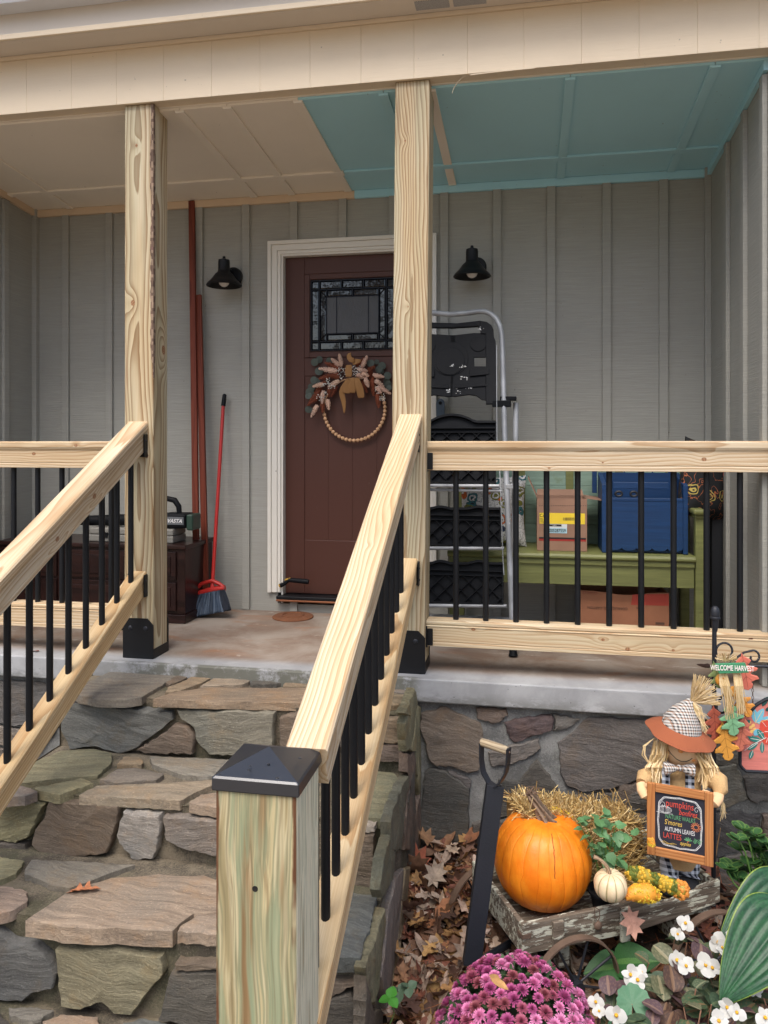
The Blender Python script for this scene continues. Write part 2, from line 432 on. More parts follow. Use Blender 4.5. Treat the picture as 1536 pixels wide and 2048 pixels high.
# garden bed surface with slope to wall
def gz(x, y):   # soil height near the wall
    return GZ-.01+.05*max(0, min(1, (y-2.4)/.9))+.012*noise.noise(Vector((x*5, y*5, 0)))
mb = MB(); nx, ny = 70, 60; vs = []; fs = []
for j in range(ny+1):
    for i in range(nx+1):
        x = lerp(-.50, 1.6, i/nx); y = lerp(1.0, 3.30, j/ny); vs.append((x, y, gz(x, y)))
for j in range(ny):
    for i in range(nx):
        a = j*(nx+1)+i; fs.append((a, a+1, a+nx+2, a+nx+1))
mb.add(vs, fs, smooth=True)
o = mb.obj('garden_bed', bpy.data.materials['dark_garden_soil']); o['kind'] = 'structure'; o['label'] = 'garden bed soil between the steps and the stone wall'

# ------------------------------------------------------------------ house
house = root('house', 'grey green house with a covered porch, brown front door and cream beam', 'house', (-1.0, YW, 0))
XD0, XD1, ZD0, ZD1 = -1.431, -.604, .10, 2.11
def zc(y): return 2.47+.085*(YW-y)
# back wall (around the door opening)
mb = MB()
mb.box(XL-.1, XD0-.035, YW, YW+.12, -.1, 2.62); mb.box(XD1+.035, XR+.1, YW, YW+.12, -.1, 2.62)
mb.box(XD0-.035, XD1+.035, YW, YW+.12, ZD1+.035, 2.62); mb.box(XD0-.035, XD1+.035, YW, YW+.12, -.1, .045)
wall = mb.obj('back_wall', SIDING, house)
bats = [-.171+.298*k for k in range(-9, 4)]
for x in bats:
    segs = [(.0, 2.50)]
    if XD0-.12 < x < XD1+.12: segs = [(2.19, 2.50), (0, .06)]
    for z0, z1 in segs:
        MB().box(x-.023, x+.023, YW-.02, YW-.0005, z0+.003, z1).obj('batten', SIDING, wall, bev=.002)
for x in (XL+.016, XR-.016): MB().box(x-.016, x+.016, YW-.034, YW-.0005, .003, 2.5).obj('corner_trim', SIDING, wall, bev=.002)
for sx, xf, nm, ys in ((-1, XL, 'left', (4.096, 3.80, 3.50)), (1, XR, 'right', (3.99, 3.687, 3.40))):
    x0, x1 = (xf-.1, xf) if sx < 0 else (xf, xf+.1)
    sw = MB().box(x0, x1, 3.30, YW-.0005, -.1, 2.62).obj('side_wall', SIDING, house)
    for y in ys:
        a, c = (xf+.0005, xf+.02) if sx < 0 else (xf-.02, xf-.0005)
        MB().box(a, c, y-.023, y+.023, .003, zc(y)-.045).obj('batten', SIDING, sw, bev=.002)
# ceiling
def atc(px, py):
    d = ray(px, py); t = (1.47+.085*YW)/(d.z+.085*d.y); return CAM+d*t
XT = (atc(685, 345).x+atc(605, 180).x)/2
def cslab(mb, x0, x1, y0, y1, o0, o1, M=None):
    """box hugging the sloping ceiling, o0..o1 below it"""
    mb.add([(x0,y0,zc(y0)-o1),(x1,y0,zc(y0)-o1),(x1,y1,zc(y1)-o1),(x0,y1,zc(y1)-o1),(x0,y0,zc(y0)-o0),(x1,y0,zc(y0)-o0),(x1,y1,zc(y1)-o0),(x0,y1,zc(y1)-o0)],
           [(3,2,1,0),(4,5,6,7),(0,1,5,4),(1,2,6,5),(2,3,7,6),(3,0,4,7)]); return mb
ceil = cslab(MB(), XL-.1, XR+.1, 3.35, YW-.0005, -.06, -.012).obj('ceiling', TAUPE, house, label='porch ceiling, left part taupe and right part painted teal')
cb = [atc(px, py).x for px, py in ((96, 385), (478, 357), (558, 352), (678, 347))] + [atc(775, 210).x, atc(896, 328).x, atc(1125, 312).x, atc(1361, 295).x]
cb = [cb[0]-.9, cb[0]-.45]+cb
YSM = 4.12
edges = [XL]+cb+[XR]
for i in range(len(edges)-1):
    a, c = edges[i], edges[i+1]
    m = TEAL if (a+c)/2 > XT-.02 else TAUPE
    for y0, y1 in ((3.36, YSM-.002), (YSM+.002, YW-.002)):
        cslab(MB(), a+.0015, c-.0015, y0, y1, -.011, 0).obj('panel', m, ceil)
for i, x in enumerate(cb):
    m = TEAL if x > XT-.01 else TAUPE
    if i == 7: m = TAUPE
    if abs(x-cb[5]) < .01: m = TAUPE
    for y0, y1 in ((3.36, YSM-.024), (YSM+.024, YW-.03)):
        cslab(MB(), x-.022, x+.022, y0, y1, .0005, .012).obj('batten', m, ceil, bev=.002)
for a, c, m in ((XL, XT, TAUPE), (XT, XR, TEAL)):
    cslab(MB(), a+.001, c-.001, YSM-.022, YSM+.022, .0006, .013).obj('batten', m, ceil, bev=.002)
CREAM2 = painted('cream_cornice_paint', S(214, 190, 160), bump=.2)
for a, c, m in ((XL+.001, XT, CREAM2), (XT, XR-.001, TEAL)):
    cslab(MB(), a, c, YW-.022, YW-.001, .0008, .045).obj('cornice', m, ceil, bev=.003)
mb = MB(); cslab(mb, XL+.001, XL+.02, 3.36, YW-.023, .0008, .04); mb.obj('cornice', CREAM2, ceil)
mb = MB(); cslab(mb, XR-.02, XR-.001, 3.36, YW-.023, .0008, .04); mb.obj('cornice', TEAL, ceil)
# beam and eave
BX0, BX1 = -4.2, 1.9
beam = MB().box(BX0, BX1, 3.296, 3.42, 2.573, 2.84).obj('porch_beam', CREAM, house)
jp = [(53, 228), (143, 218), (233, 208), (327, 200), (423, 193), (520, 185), (620, 175), (722, 166), (828, 158), (935, 150), (1048, 140), (1163, 128), (1278, 118), (1395, 108), (1518, 98)]
jx = sorted(at(px, py, Y=3.28).x for px, py in jp)
dx = (jx[-1]-jx[0])/(len(jx)-1)
jx = [jx[0]-dx*k for k in range(8, 0, -1)]+jx+[jx[-1]+dx*k for k in range(1, 5)]
for a, c in zip(jx[:-1], jx[1:]):
    if a < BX0 or c > BX1: continue
    MB().box(a+.0001, c-.0001, 3.28, 3.2955, 2.570, 2.822).obj('fascia_panel', CREAM, beam, bev=.0016)
MB().box(BX0, BX1, 3.268, 3.2955, 2.8225, 2.84).obj('trim_strip', CREAM, beam, bev=.003)
SOFF = painted('cream_soffit_paint', S(214, 204, 190), grain=(20, 20, 20), bump=.1)
soff = MB().box(BX0, BX1, 3.16, 3.42, 2.8405, 2.86).obj('soffit', SOFF, house)
def ventmat():
    b = NB('soffit_vent_mesh'); v = b.obj(); s = b.math('SINE', b.math('MULTIPLY', b.n('SeparateXYZ', i_0=v).outputs[0], 900))
    s2 = b.math('SINE', b.math('MULTIPLY', b.n('SeparateXYZ', i_0=v).outputs[1], 900))
    return b.fin(b.mix(b.step(b.math('MULTIPLY', s, s2), -.1, .2), S(196, 196, 196), S(70, 70, 74)), .5)
VM = ventmat()
for px0, px1 in ((830, 898), (906, 972)):
    a = at(px0, 4, Y=3.2).x; c = at(px1, 4, Y=3.2).x
    MB().box(a, c, 3.175, 3.24, 2.838, 2.8404).obj('vent', VM, soff)
MB().box(BX0, BX1, 3.135, 3.159, 2.835, 2.96).obj('fascia_board', SOFF, house, bev=.003)
MB().box(BX0, BX1, 3.121, 3.134, 2.835, 2.86).obj('drip_trim', CREAM, house, bev=.003)
g = MB(); pr = [(3.134, 2.955), (3.05, 2.955), (3.03, 2.99), (3.0, 3.02), (3.0, 3.06), (3.134, 3.06)]
g.add([(BX0, a, c) for a, c in pr]+[(BX1, a, c) for a, c in pr], [tuple(range(6)), tuple(reversed(range(6, 12)))]+[(i, i+6, (i+1) % 6+6, (i+1) % 6) for i in range(6)])
g.obj('gutter', GUTTER, house)
ROOF = painted('grey_shingle_roof', S(90, 88, 86), .9, grain=(50, 50, 50), bump=.6)
mb = MB(); mb.add([(BX0,3.02,3.06),(BX1,3.02,3.06),(BX1,6.5,4.3),(BX0,6.5,4.3),(BX0,3.02,3.10),(BX1,3.02,3.10),(BX1,6.5,4.34),(BX0,6.5,4.34)],
  [(3,2,1,0),(4,5,6,7),(0,1,5,4),(1,2,6,5),(2,3,7,6),(3,0,4,7)])
mb.obj('unseen_roof', ROOF, house)  # out of view, added to block the sky above the porch
mb = MB(); mb.box(BX0, BX1, YW+.121, YW+.2, -1, 4); mb.obj('inner_wall', SIDING, house)
# peeling paint strip
P = [at(940, 150, Y=3.275), at(925, 155, Y=3.27), at(915, 165, Y=3.265), at(908, 176, Y=3.26), at(904, 187, Y=3.26)]
mb = MB(); mb.tube(P, [.004, .0045, .005, .005, .003], 6, flat=.3); mb.tube([at(1070, 136, Y=3.276), at(1000, 143, Y=3.277), at(940, 150, Y=3.275)], .003, 5)
mb.obj('peeling_paint', CREAM, beam, label='curled strip of paint hanging off the beam')
# slab
mb = MB().box(-4.2, 1.9, YS, YW-.0006, -.10, 0)
slab = mb.obj('porch_slab', CONC, house, bev=.006, label='worn concrete porch floor, grey along its front edge')

# door
DOORM = painted('dark_brown_door_paint', S(80, 48, 39), .45, grain=(60, 60, 4), dirt=.15, bump=.1)
YD = YW+.045
door = MB().box(XD0, XD1, YD, YD+.045, ZD0, ZD1).obj('door', DOORM, house, label='dark brown front door with a leaded glass panel and grooved lower boards')
def dX(px): return at(px, 800, Y=YD).x
GX0, GX1 = at(623, 600, Y=YD).x, XD0+XD1-at(623, 600, Y=YD).x
GZ0, GZ1 = at(640, 702, Y=YD).z, at(640, 562, Y=YD).z
t = .004
def dbox(x0, x1, z0, z1, d0=.014, nm='rail', m=DOORM, bev=.003):
    return MB().box(x0, x1, YD-d0, YD-.0005, z0, z1).obj(nm, m, door, bev=bev)
# frame raised round the glass
for (x0, x1, z0, z1) in ((GX0-.04, GX0-.008, GZ0-.04, GZ1+.04), (GX1+.008, GX1+.04, GZ0-.04, GZ1+.04), (GX0-.008, GX1+.008, GZ1+.008, GZ1+.04), (GX0-.008, GX1+.008, GZ0-.04, GZ0-.008)):
    dbox(x0, x1, z0, z1, .013, 'glass_moulding')
for (x0, x1, z0, z1) in ((XD0+.001, GX0-.041, ZD0+.002, ZD1-.002), (GX1+.041, XD1-.001, ZD0+.002, ZD1-.002)):
    dbox(x0, x1, z0, z1, .007, 'stile')
dbox(GX0-.041, GX1+.041, GZ1+.041, ZD1-.002, .007, 'top_rail')
zr1 = GZ0-.041; zr0 = at(640, 752, Y=YD).z; zb = at(640, 1080, Y=YD).z
dbox(GX0-.041, GX1+.041, zr0, zr1, .007, 'lock_rail'); dbox(GX0-.041, GX1+.041, ZD0+.002, zb, .007, 'bottom_rail')
n = 4; wdd = (GX1-GX0+.082)/n
for i in range(n):
    x0 = GX0-.041+i*wdd; dbox(x0+.0022, x0+wdd-.0022, zb, zr0, .002, 'plank', bev=.0015)
# leaded glass
def glassmat(nm, base, rough, bumpk, sc):
    b = NB(nm); v = b.obj()
    return b.fin(base, rough, b.bump(b.noise(v, sc, 3, .5), bumpk, .003), Specular_IOR_Level=.9)
GCL = glassmat('dark_bevelled_glass', (.006, .008, .012), .05, .5, 9)
GTX = glassmat('textured_glass', (.03, .032, .036), .32, .9, 330)
LEAD = simple('lead_came', (.015, .016, .02), .35, .8, .1)
gw, gh = GX1-GX0, GZ1-GZ0
def gx(f): return GX0+gw*f
def gz_(f): return GZ1-gh*f
pane_rects = [(.0, .10, .0, .13, 0), (.10, .37, 0, .13, 0), (.37, .63, 0, .13, 0), (.63, .90, 0, .13, 0), (.90, 1, 0, .13, 0),
  (0, .10, .13, .87, 0), (.90, 1, .13, .87, 0), (0, .10, .87, 1, 0), (.10, .37, .87, 1, 0), (.37, .63, .87, 1, 0), (.63, .90, .87, 1, 0), (.90, 1, .87, 1, 0),
  (.10, .19, .13, .87, 0), (.81, .90, .13, .87, 0), (.19, .5, .13, .24, 0), (.5, .81, .13, .24, 0), (.19, .5, .76, .87, 0), (.5, .81, .76, .87, 0),
  (.19, .31, .24, .76, 1), (.69, .81, .24, .76, 1), (.31, .69, .24, .76, 1)]
for (a, c, e, f, k) in pane_rects:
    x0, x1, z1, z0 = gx(a)+.003, gx(c)-.003, gz_(e)-.003, gz_(f)+.003
    mb = MB(); bv = .008
    y0 = YD-.004; y1 = YD-.009; ty = rv(.0012)
    if k: mb.box(x0, x1, y1, y0, z0, z1)
    else:
        mb.add([(x0,y0,z0),(x1,y0,z0),(x1,y0,z1),(x0,y0,z1),(x0+bv,y1+ty,z0+bv),(x1-bv,y1-ty,z0+bv),(x1-bv,y1-ty,z1-bv),(x0+bv,y1+ty,z1-bv)],
               [(0,1,5,4),(1,2,6,5),(2,3,7,6),(3,0,4,7),(4,5,6,7)])
    mb.obj('pane', GTX if k else GCL, door)
mb = MB()
for (a, c, e, f, k) in pane_rects:
    for (x0, x1, z0, z1) in ((gx(a)-.003, gx(a)+.003, gz_(f), gz_(e)), (gx(a), gx(c), gz_(e)-.003, gz_(e)+.003)):
        mb.box(x0, x1, YD-.0108, YD-.003, z0, z1)
mb.box(GX1-.006, GX1, YD-.0105, YD-.003, GZ0, GZ1); mb.box(GX0, GX1, YD-.0105, YD-.003, GZ0, GZ0+.005)
mb.obj('lead_strips', LEAD, door)
mb = MB()   # diagonal leads
for (x0, z0, x1, z1) in ((.10, .13, .19, .24), (.90, .13, .81, .24), (.10, .87, .19, .76), (.90, .87, .81, .76)):
    mb.tube([(gx(x0), YD-.011, gz_(z0)), (gx(x1), YD-.011, gz_(z1))], .0035, 6)
mb.obj('lead_strips', LEAD, door)
# door trim
df = root_ = None
tr = MB().box(XD0-.012, XD0-.0005, YW-.006, YD+.04, ZD0-.05, ZD1+.012).obj('door_frame', WHITEP, house, label='cream white moulded trim round the front door')
MB().box(XD1+.0005, XD1+.012, YW-.006, YD+.04, ZD0-.05, ZD1+.012).obj('jamb', WHITEP, tr)
MB().box(XD0, XD1, YW-.006, YD+.04, ZD1+.0005, ZD1+.012).obj('jamb', WHITEP, tr)
CW = .078
for s, xa in ((-1, XD0-.013), (1, XD1+.013)):
    for (o0, o1, d, wn) in ((0, .02, .014, .0), (.0205, .055, .019, 0), (.0555, CW, .028, 0)):
        a, c = sorted((xa+s*o0, xa+s*o1))
        MB().box(a, c, YW-d, YW-.0004, .112, ZD1+.012+o1).obj('casing', WHITEP, tr, bev=.003)
for (o0, o1, d) in ((.0, .02, .014), (.0205, .055, .019), (.0555, CW, .028)):
    MB().box(XD0-.013-o1+.002, XD1+.013+o1-.002, YW-d-.0006, YW-.0004, ZD1+.012+o0, ZD1+.012+o1).obj('casing', WHITEP, tr, bev=.003)
sill = MB().box(XD0-.03, XD1+.03, YW-.05, YD+.04, .078, .098).obj('threshold', BLACKM, house, bev=.004, label='black door threshold with a copper coloured edge')
COPPER = simple('copper_edge', (.30, .12, .06), .45, .6, .1)
MB().box(XD0-.03, XD1+.03, YW-.053, YW-.002, .066, .0775).obj('sill_nosing', COPPER, sill, bev=.003)
MB().box(XD1-.055, XD1-.02, YD-.03, YD-.0075, 1.0, 1.12).obj('lock', METALD, door, bev=.006)
mb = MB(); mb.tube([(XD1-.038, YD-.008, .95), (XD1-.038, YD-.05, .95)], .012, 10); mb.ball((XD1-.038, YD-.065, .95), .026, 12, 8)
mb.obj('handle', METALD, door)

# wall lamps
def lamp(px, py, lab):
    c = at(px, py, Y=YW-.13)       # bottom rim centre of the shade
    t = root('wall_lamp', lab, 'wall lamp', (c.x, YW-.001, c.z+.06), 'black barn lamps either side of the door')
    M = Matrix.Translation(c)
    prof = [(.016, .155), (.032, .15), (.034, .135), (.034, .085), (.040, .075), (.052, .066), (.062, .05), (.080, .028), (.098, .012), (.104, .0), (.100, -.004), (.098, .0), (.078, .024), (.058, .045), (.036, .062), (.0, .064)]
    MB().lathe(prof, 32, M).obj('lamp_shade', BLACKM, t, sharp=60)
    MB().lathe([(.0, .170), (.008, .170), (.009, .158), (.016, .154)], 12, M).obj('finial', BLACKM, t)
    W = simple('white_lamp_bulb', (.8, .78, .74), .25) if 'white_lamp_bulb' not in bpy.data.materials else bpy.data.materials['white_lamp_bulb']
    MB().ball((c.x, c.y, c.z+.022), .031, 16, 10).obj('bulb', W, t)
    mb = MB(); mb.tube([(c.x, c.y+.02, c.z+.11), (c.x+.01, c.y+.07, c.z+.10), (c.x+.018, YW-.02, c.z+.075)], .012, 10); mb.obj('arm', BLACKM, t)
    mb = MB(); mb.lathe([(0, 0), (.055, 0), (.055, .02), (.048, .028), (0, .028)], 28, F((c.x+.02, YW-.021, c.z+.072), (1, 0, 0), (0, -1, 0))); mb.obj('back_plate', BLACKM, t, sharp=35)
lamp(448, 571, 'black barn lamp on the wall left of the door, between the broom and the trim')
lamp(944, 553, 'black barn lamp on the wall right of the door, above the stepladder')

# ------------------------------------------------------------------ porch posts
WL, WD_ = S(208, 196, 168), S(146, 118, 84)
POSTL = wood('treated_post_wood', WL, WD_, knots=[(.36, .03, .073, .012), (1.09, .012, .073, .007), (-.35, -.04, .073, .01), (.15, -.073, -.03, .02)], green=(.62, .66, .50, .35), stain=(.27, .14, .07), contrast=1.0, ctr=(0, -.03), scale=20, rand=False, seedx=3.3, streak=.6)
POSTR = wood('treated_post_wood_greenish', WL, WD_, knots=[(1.02, .03, .073, .006), (.30, .01, .073, .005), (-.40, .04, .073, .012)], green=(.60, .66, .50, .35), stain=(.22, .13, .07), contrast=1.0, ctr=(.11, -.03), scale=24, rand=False, seedx=8.7, streak=.6, wob=.11, marks=((-.04, .004, .076, .17, .011), (.31, -.006, .076, .13, .008), (-.33, .006, .076, .10, .010), (-.75, .012, .076, .16, .009)))
def newel_mat():
    b = NB('treated_newel_wood'); v = b.obj(); q = b.vmath('ADD', v, b.vmath('SCALE', b.vmath('SUBTRACT', b.n('TexNoise', i_0=b.mapp(v, (2.2, 8, 8)), i_2=1.0).outputs['Color'], (.5, .5, .5)), .05))
    s1 = b.noise(b.mapp(q, (.9, 36, 36)), 1.0, 3, .55); s2 = b.noise(b.mapp(q, (1.6, 30, 30), (4, 2, 7)), 1.0, 4, .6); s3 = b.noise(b.mapp(q, (2.4, 120, 120)), 1.0, 4, .65); s4 = b.noise(b.mapp(q, (1.1, 20, 20), (9, 1, 3)), 1.0, 3, .5)
    c = b.ramp(s1, [(.30, S(112, 104, 76)), (.40, S(164, 150, 112)), (.47, S(196, 184, 148)), (.54, S(142, 142, 110)), (.61, S(190, 176, 136)), (.72, S(134, 110, 74))])
    c = b.mix(b.math('MULTIPLY', b.step(s2, .50, .58), .7), c, S(134, 146, 116)); c = b.mix(b.math('MULTIPLY', b.step(s4, .56, .66), .8), c, S(136, 96, 58))
    c = b.mix(b.math('MULTIPLY', b.step(s3, .42, .72), .5), c, S(104, 88, 60))
    sp = b.n('SeparateXYZ'); b.set(sp.inputs[0], v); y = b.math('ABSOLUTE', sp.outputs[1]); ed = b.math('MULTIPLY', b.step(b.math('ADD', y, b.math('MULTIPLY', b.math('SUBTRACT', b.noise(b.mapp(v, (7, 20, 20)), 1.0, 4, .6), .5), .018)), .078, .084), b.step(b.noise(b.mapp(v, (3, 4, 4), (2, 2, 2)), 1.0, 4, .6), .40, .55))
    fr = b.step(sp.outputs[2], .06, .08); c = b.mix(b.math('MULTIPLY', b.math('MULTIPLY', ed, fr), .9), c, S(92, 48, 26))
    side_ = b.step(sp.outputs[1], -.088, -.0895); c2 = b.ramp(s3, [(.34, S(170, 172, 146)), (.46, S(242, 232, 200)), (.56, S(222, 218, 188)), (.66, S(178, 160, 126))]); c = b.mix(b.math('MULTIPLY', side_, .8), c, c2)  # right face coloured paler and warmer to offset its grey sky light
    return b.fin(c, .68, b.bump(b.math('ADD', s3, s1), .35, .003), Specular_IOR_Level=.3)
NEWW = newel_mat()
def porch_post(xb, xt, wd, mat, lab):
    t = root('porch_post', lab, 'post', (xb, YP+wd/2, 0), 'square wooden porch posts')
    board('post', (xb, YP+wd/2, .012), (xt, YP+wd/2, 2.572), wd, wd, mat, t, z=(0, -1, 0), bev=.006)
    h = .185; hw = wd/2+.004; c = .03
    M = F((xb, YP-.001, 0), (1, 0, 0), (0, -1, 0))   # local y = up? x cross: z x x
    pl = [(-hw, 0), (hw, 0), (hw, h-c), (hw-c, h), (-hw+c, h), (-hw, h-c)]
    mb = MB(); mb.prism(pl, 0.0, .006, Matrix(((1, 0, 0, xb), (0, 0, -1, YP-.0005), (0, 1, 0, 0.002), (0, 0, 0, 1))))
    mb.obj('base_plate', BLACKM, t, bev=.0015)
    mb = MB(); mb.prism(pl, 0.0, .006, Matrix(((-1, 0, 0, xb), (0, 0, 1, YP+wd+.0005), (0, 1, 0, 0.002), (0, 0, 0, 1))))
    mb.obj('base_plate', BLACKM, t, bev=.0015)
    MB().box(xb-hw-.001, xb+hw+.001, YP-.0004, YP+wd+.0004, .002, .045).obj('base_shoe', BLACKM, t, bev=.002)
    for s in (-1, 1):
        MB().lathe([(0, .004), (.006, .004), (.010, .002), (.011, 0)], 10, F((xb+s*.038, YP-.0066, .142), (1, 0, 0), (0, -1, 0))).obj('screw', METALD, t)
    return t
porch_post(-1.777, -1.775, .145, POSTL, 'square wooden porch post left of the door, bark strip down its right edge')
porch_post(-.516, -.492, .152, POSTR, 'square wooden porch post in front of the door edge, beside the stepladder')
# bark edge on the left post
random.seed(4)
BARK = by_attr('bark_edge', .85, .8, 90, 'v', .4, 40, stretch=(1, 1, .4))
mb = MB(); nseg = 90; vs = []; fs = []; 
for i in range(nseg+1):
    z = lerp(1.30, 2.57, i/nseg); a = .013+.009*noise.noise(Vector((z*5, 0, 0)))+.006*noise.noise(Vector((z*24, 2, 0))); a = max(.002, a)*min(1, (z-1.29)*6)
    dd = .003*noise.noise(Vector((z*40, 5, 1)))
    vs += [(-1.7035-a, YP-.0003, z), (-1.7035-a*.6, YP-.0022+dd*.3, z), (-1.7022, YP-.0015, z), (-1.7012, YP+.004+a*.3, z), (-1.7020, YP+.010+a*.6, z)]
for i in range(nseg):
    for k in range(4): q_ = i*5+k; fs.append((q_, q_+1, q_+6, q_+5))
for i, f in enumerate(fs): mb.add([vs[k] for k in f], [(0, 1, 2, 3)], col=[(.20, .125, .08), (.13, .08, .055), (.27, .19, .13), (.16, .085, .07)][int(2+1.9*noise.noise(Vector((i*.11, i % 4, 0))))])
o = mb.obj('bark_strip', BARK, bpy.data.objects['porch_post'])

# ------------------------------------------------------------------ railings
def prof_cap(w, h, lip=.036, sub=.8):
    a = w/2; c = a*sub
    return [(-a+.005, 0), (a-.005, 0), (a, -.006), (a, -lip*.75), (a-.004, -lip), (c+.003, -lip-.004), (c, -lip-.010), (c, -h*.80), (c-.002, -h*.83), (c, -h*.86), (c, -h),
            (-c, -h), (-c, -h*.86), (-c+.002, -h*.83), (-c, -h*.80), (-c, -lip-.010), (-c-.003, -lip-.004), (-a+.004, -lip), (-a, -lip*.75), (-a, -.006)]
BAL = MB(); BAL.tube([(0, 0, 0), (0, 0, 1)], .0125, 10, smooth=True); BALM = BAL.mesh('baluster', sharp=40); BALM.materials.append(BLACKM)
def baluster(x, y, z0, z1, par):
    M = Matrix.Translation((x, y, z0)) @ Matrix.Diagonal((1, 1, z1-z0, 1))
    return link('baluster', BALM, None, par, M)
def bracket(x0, x1, y0, y1, z0, z1, par):
    return MB().box(x0, x1, y0, y1, z0, z1).obj('bracket', BLACKM, par, bev=.002)
YR = YP+.075
def level_rail(xa, xb, bals, lab, mats, brs):
    t = root('porch_railing', lab, 'railing', ((xa+xb)/2, YR, 0), 'level railings along the porch edge')
    board('top_rail', (xa, YR, 1.008), (xb, YR, 1.008), 0, 0, mats[0], t, prof=prof_cap(.10, .127), bev=.0015)
    board('bottom_rail', (xa, YR, .226), (xb, YR, .226), 0, 0, mats[1], t, prof=prof_cap(.085, .112, .020, .96), bev=.0015)
    for x in bals: baluster(x, YR, .21, .90, t)
    for x, s in brs:
        for z0, z1 in ((.875, .968), (.108, .202)):
            bracket(x, x+s*.006, YR-.046, YR+.046, z0, z1, t); bracket(x+s*.0065, x+s*.03, YR-.046, YR-.0425, z0+.01, z1-.01, t)
rb = [at(px, 1100, Y=YR).x for px in (912, 974, 1034, 1095, 1159, 1219, 1282, 1350, 1414.5, 1480)]
dxb = (rb[-1]-rb[0])/9; rb = [rb[0]+dxb*k for k in range(-1, 10)]
k1 = pine_k('pine_right_top_rail', [(.02, -.04, -.09, .004), (.42, -.04, -.075, .009), (-.20, -.04, -.115, .005)], 2.0, ctr=(.02, .02))
k2 = pine_k('pine_right_bottom_rail', [(.12, -.041, -.085, .009), (.02, -.041, -.05, .007), (.30, -.041, -.08, .006), (-.52, -.041, -.03, .008)], 6.0, green=(.75, .80, .62, .3), ctr=(.03, .03))
level_rail(-.436, XR+.05, [x for x in rb if x > -.42], 'new pine railing with black balusters right of the post, in front of the bench', (k1, k2), ((-.437, 1),))
lb = [-.6574*YR+.130*k for k in range(-5, 3)]
k3 = pine_k('pine_left_top_rail', [(.35, -.05, -.02, .008), (.12, -.041, -.06, .009)], 12.0, ctr=(.03, .01))
level_rail(XL+.002, -1.852, [x for x in lb if XL+.05 < x < -1.9], 'new pine railing with black balusters left of the post, in front of the dark chest', (k3, PINE), ((XL+.003, 1), (-1.853, -1)))

def stair_rail(xc, xb, ztop, sl, y0, y1, zlow, sl2, ys, lab, mats):
    t = root('stair_railing', lab, 'railing', (xc, (y0+y1)/2, GZ), 'sloping railings beside the stone steps')
    n = (0, -sl, 1)
    def zt(y): return ztop+sl*(y-3.3)
    def zl(y): return zlow+sl2*(y-3.3)
    board('top_rail', (xc, y0, zt(y0)), (xc, y1, zt(y1)), 0, 0, mats[0], t, z=n, prof=prof_cap(.10, .115), bev=.0015)
    board('bottom_rail', (xb, y0, zl(y0)), (xb, y1, zl(y1)), 0, 0, mats[1], t, z=(0, -sl2, 1), prof=prof_cap(.082, .088, .020, .92), bev=.0015)
    for y in ys:
        baluster(xb, y, zl(y)-.015, zt(y)-.115, t)
    for z0, z1 in ((zt(3.3)-.165, zt(3.3)-.06), (zl(3.3)-.115, zl(3.3)-.012)):
        bracket(xb+.044, xb+.050, 3.268, 3.2995, z0, z1, t); bracket(xb-.050, xb+.050, 3.294, 3.2997, z0, z1, t)
        for dz in (.025, .075):
            MB().lathe([(0, .003), (.004, .003), (.005, 0)], 8, F((xb+.0505, 3.282, z0+dz), (0, 1, 0), (1, 0, 0))).obj('screw', METALD, t)
    return t
kr = wood('pine_right_handrail', S(218, 202, 174), S(184, 150, 110), knots=[(-.1, .0, -.01, .004)], scale=24, ctr=(.075, .05), rand=False, seedx=1.4, wob=.14)
kl = pine_k('pine_left_handrail', [(.46, -.04, -.07, .012), (.17, -.045, -.075, .012), (-.30, -.045, -.06, .010)], 4.4, ctr=(.01, .10))
kb = wood('pine_lower_rail', S(220, 198, 158), S(188, 148, 100), scale=26, ctr=(.0, .16), rand=True)
stair_rail(-.50, -.51, 1.125, .515, 1.70, 3.315, .500, .515, [.51*(6.07-.211*k) for k in range(13)], 'right stair railing rising from the capped newel post to the porch post beside the door', (kr, kb))
stair_rail(-1.78, -1.78, 1.100, .550, 1.55, 3.315, .405, .560, [3.235-.121*k for k in range(13)], 'left stair railing, cut by the left picture edge, rising to the left porch post', (kl, kb))
# newel
nw = root('newel_post', 'thick greenish pine newel post with a black pyramid cap at the foot of the steps', 'post', (-.564, 1.63, GZ))
board('post', (-.564, 1.63, GZ-.05), (-.564, 1.63, .27), .18, .175, NEWW, nw, z=(0, -1, 0), bev=.006)
cap = MB(); a = .0965; b_ = .094
prof = [(a, .262), (a, .289), (a-.004, .293)]
vs = []
for (r, z) in prof:
    for sx, sy in ((-1, -1), (1, -1), (1, 1), (-1, 1)): vs.append((-.564+sx*r, 1.63+sy*(r-.003), z))
vs.append((-.564, 1.63, .327))
fs = [(0, 1, 5, 4), (1, 2, 6, 5), (2, 3, 7, 6), (3, 0, 4, 7), (4, 5, 9, 8), (5, 6, 10, 9), (6, 7, 11, 10), (7, 4, 8, 11), (8, 9, 12), (9, 10, 12), (10, 11, 12), (11, 8, 12), (3, 2, 1, 0)]
cap.add(vs, fs)
cp = cap.obj('post_cap', simple('black_cap_plastic', (.016, .019, .025), .30, 0, .06, 300, .1, spec=1.0), nw, bev=.003)
mb = MB(); random.seed(3)
for (px, py) in ((500, 1531), (498, 1539), (537, 1527), (554, 1555), (600, 1515), (439, 1548), (515, 1520)):
    p = at(px, py, Z=.311); mb.ball((p.x, p.y, p.z-.001+.0), .0032+rv(.001), 8, 5, sq=(1.2, 1, .5))
DROP = NB('water_drop'); DROP = DROP.fin((.02, .022, .026), .03, None, None, Specular_IOR_Level=1.0)
mb.obj('water_drops', DROP, nw)
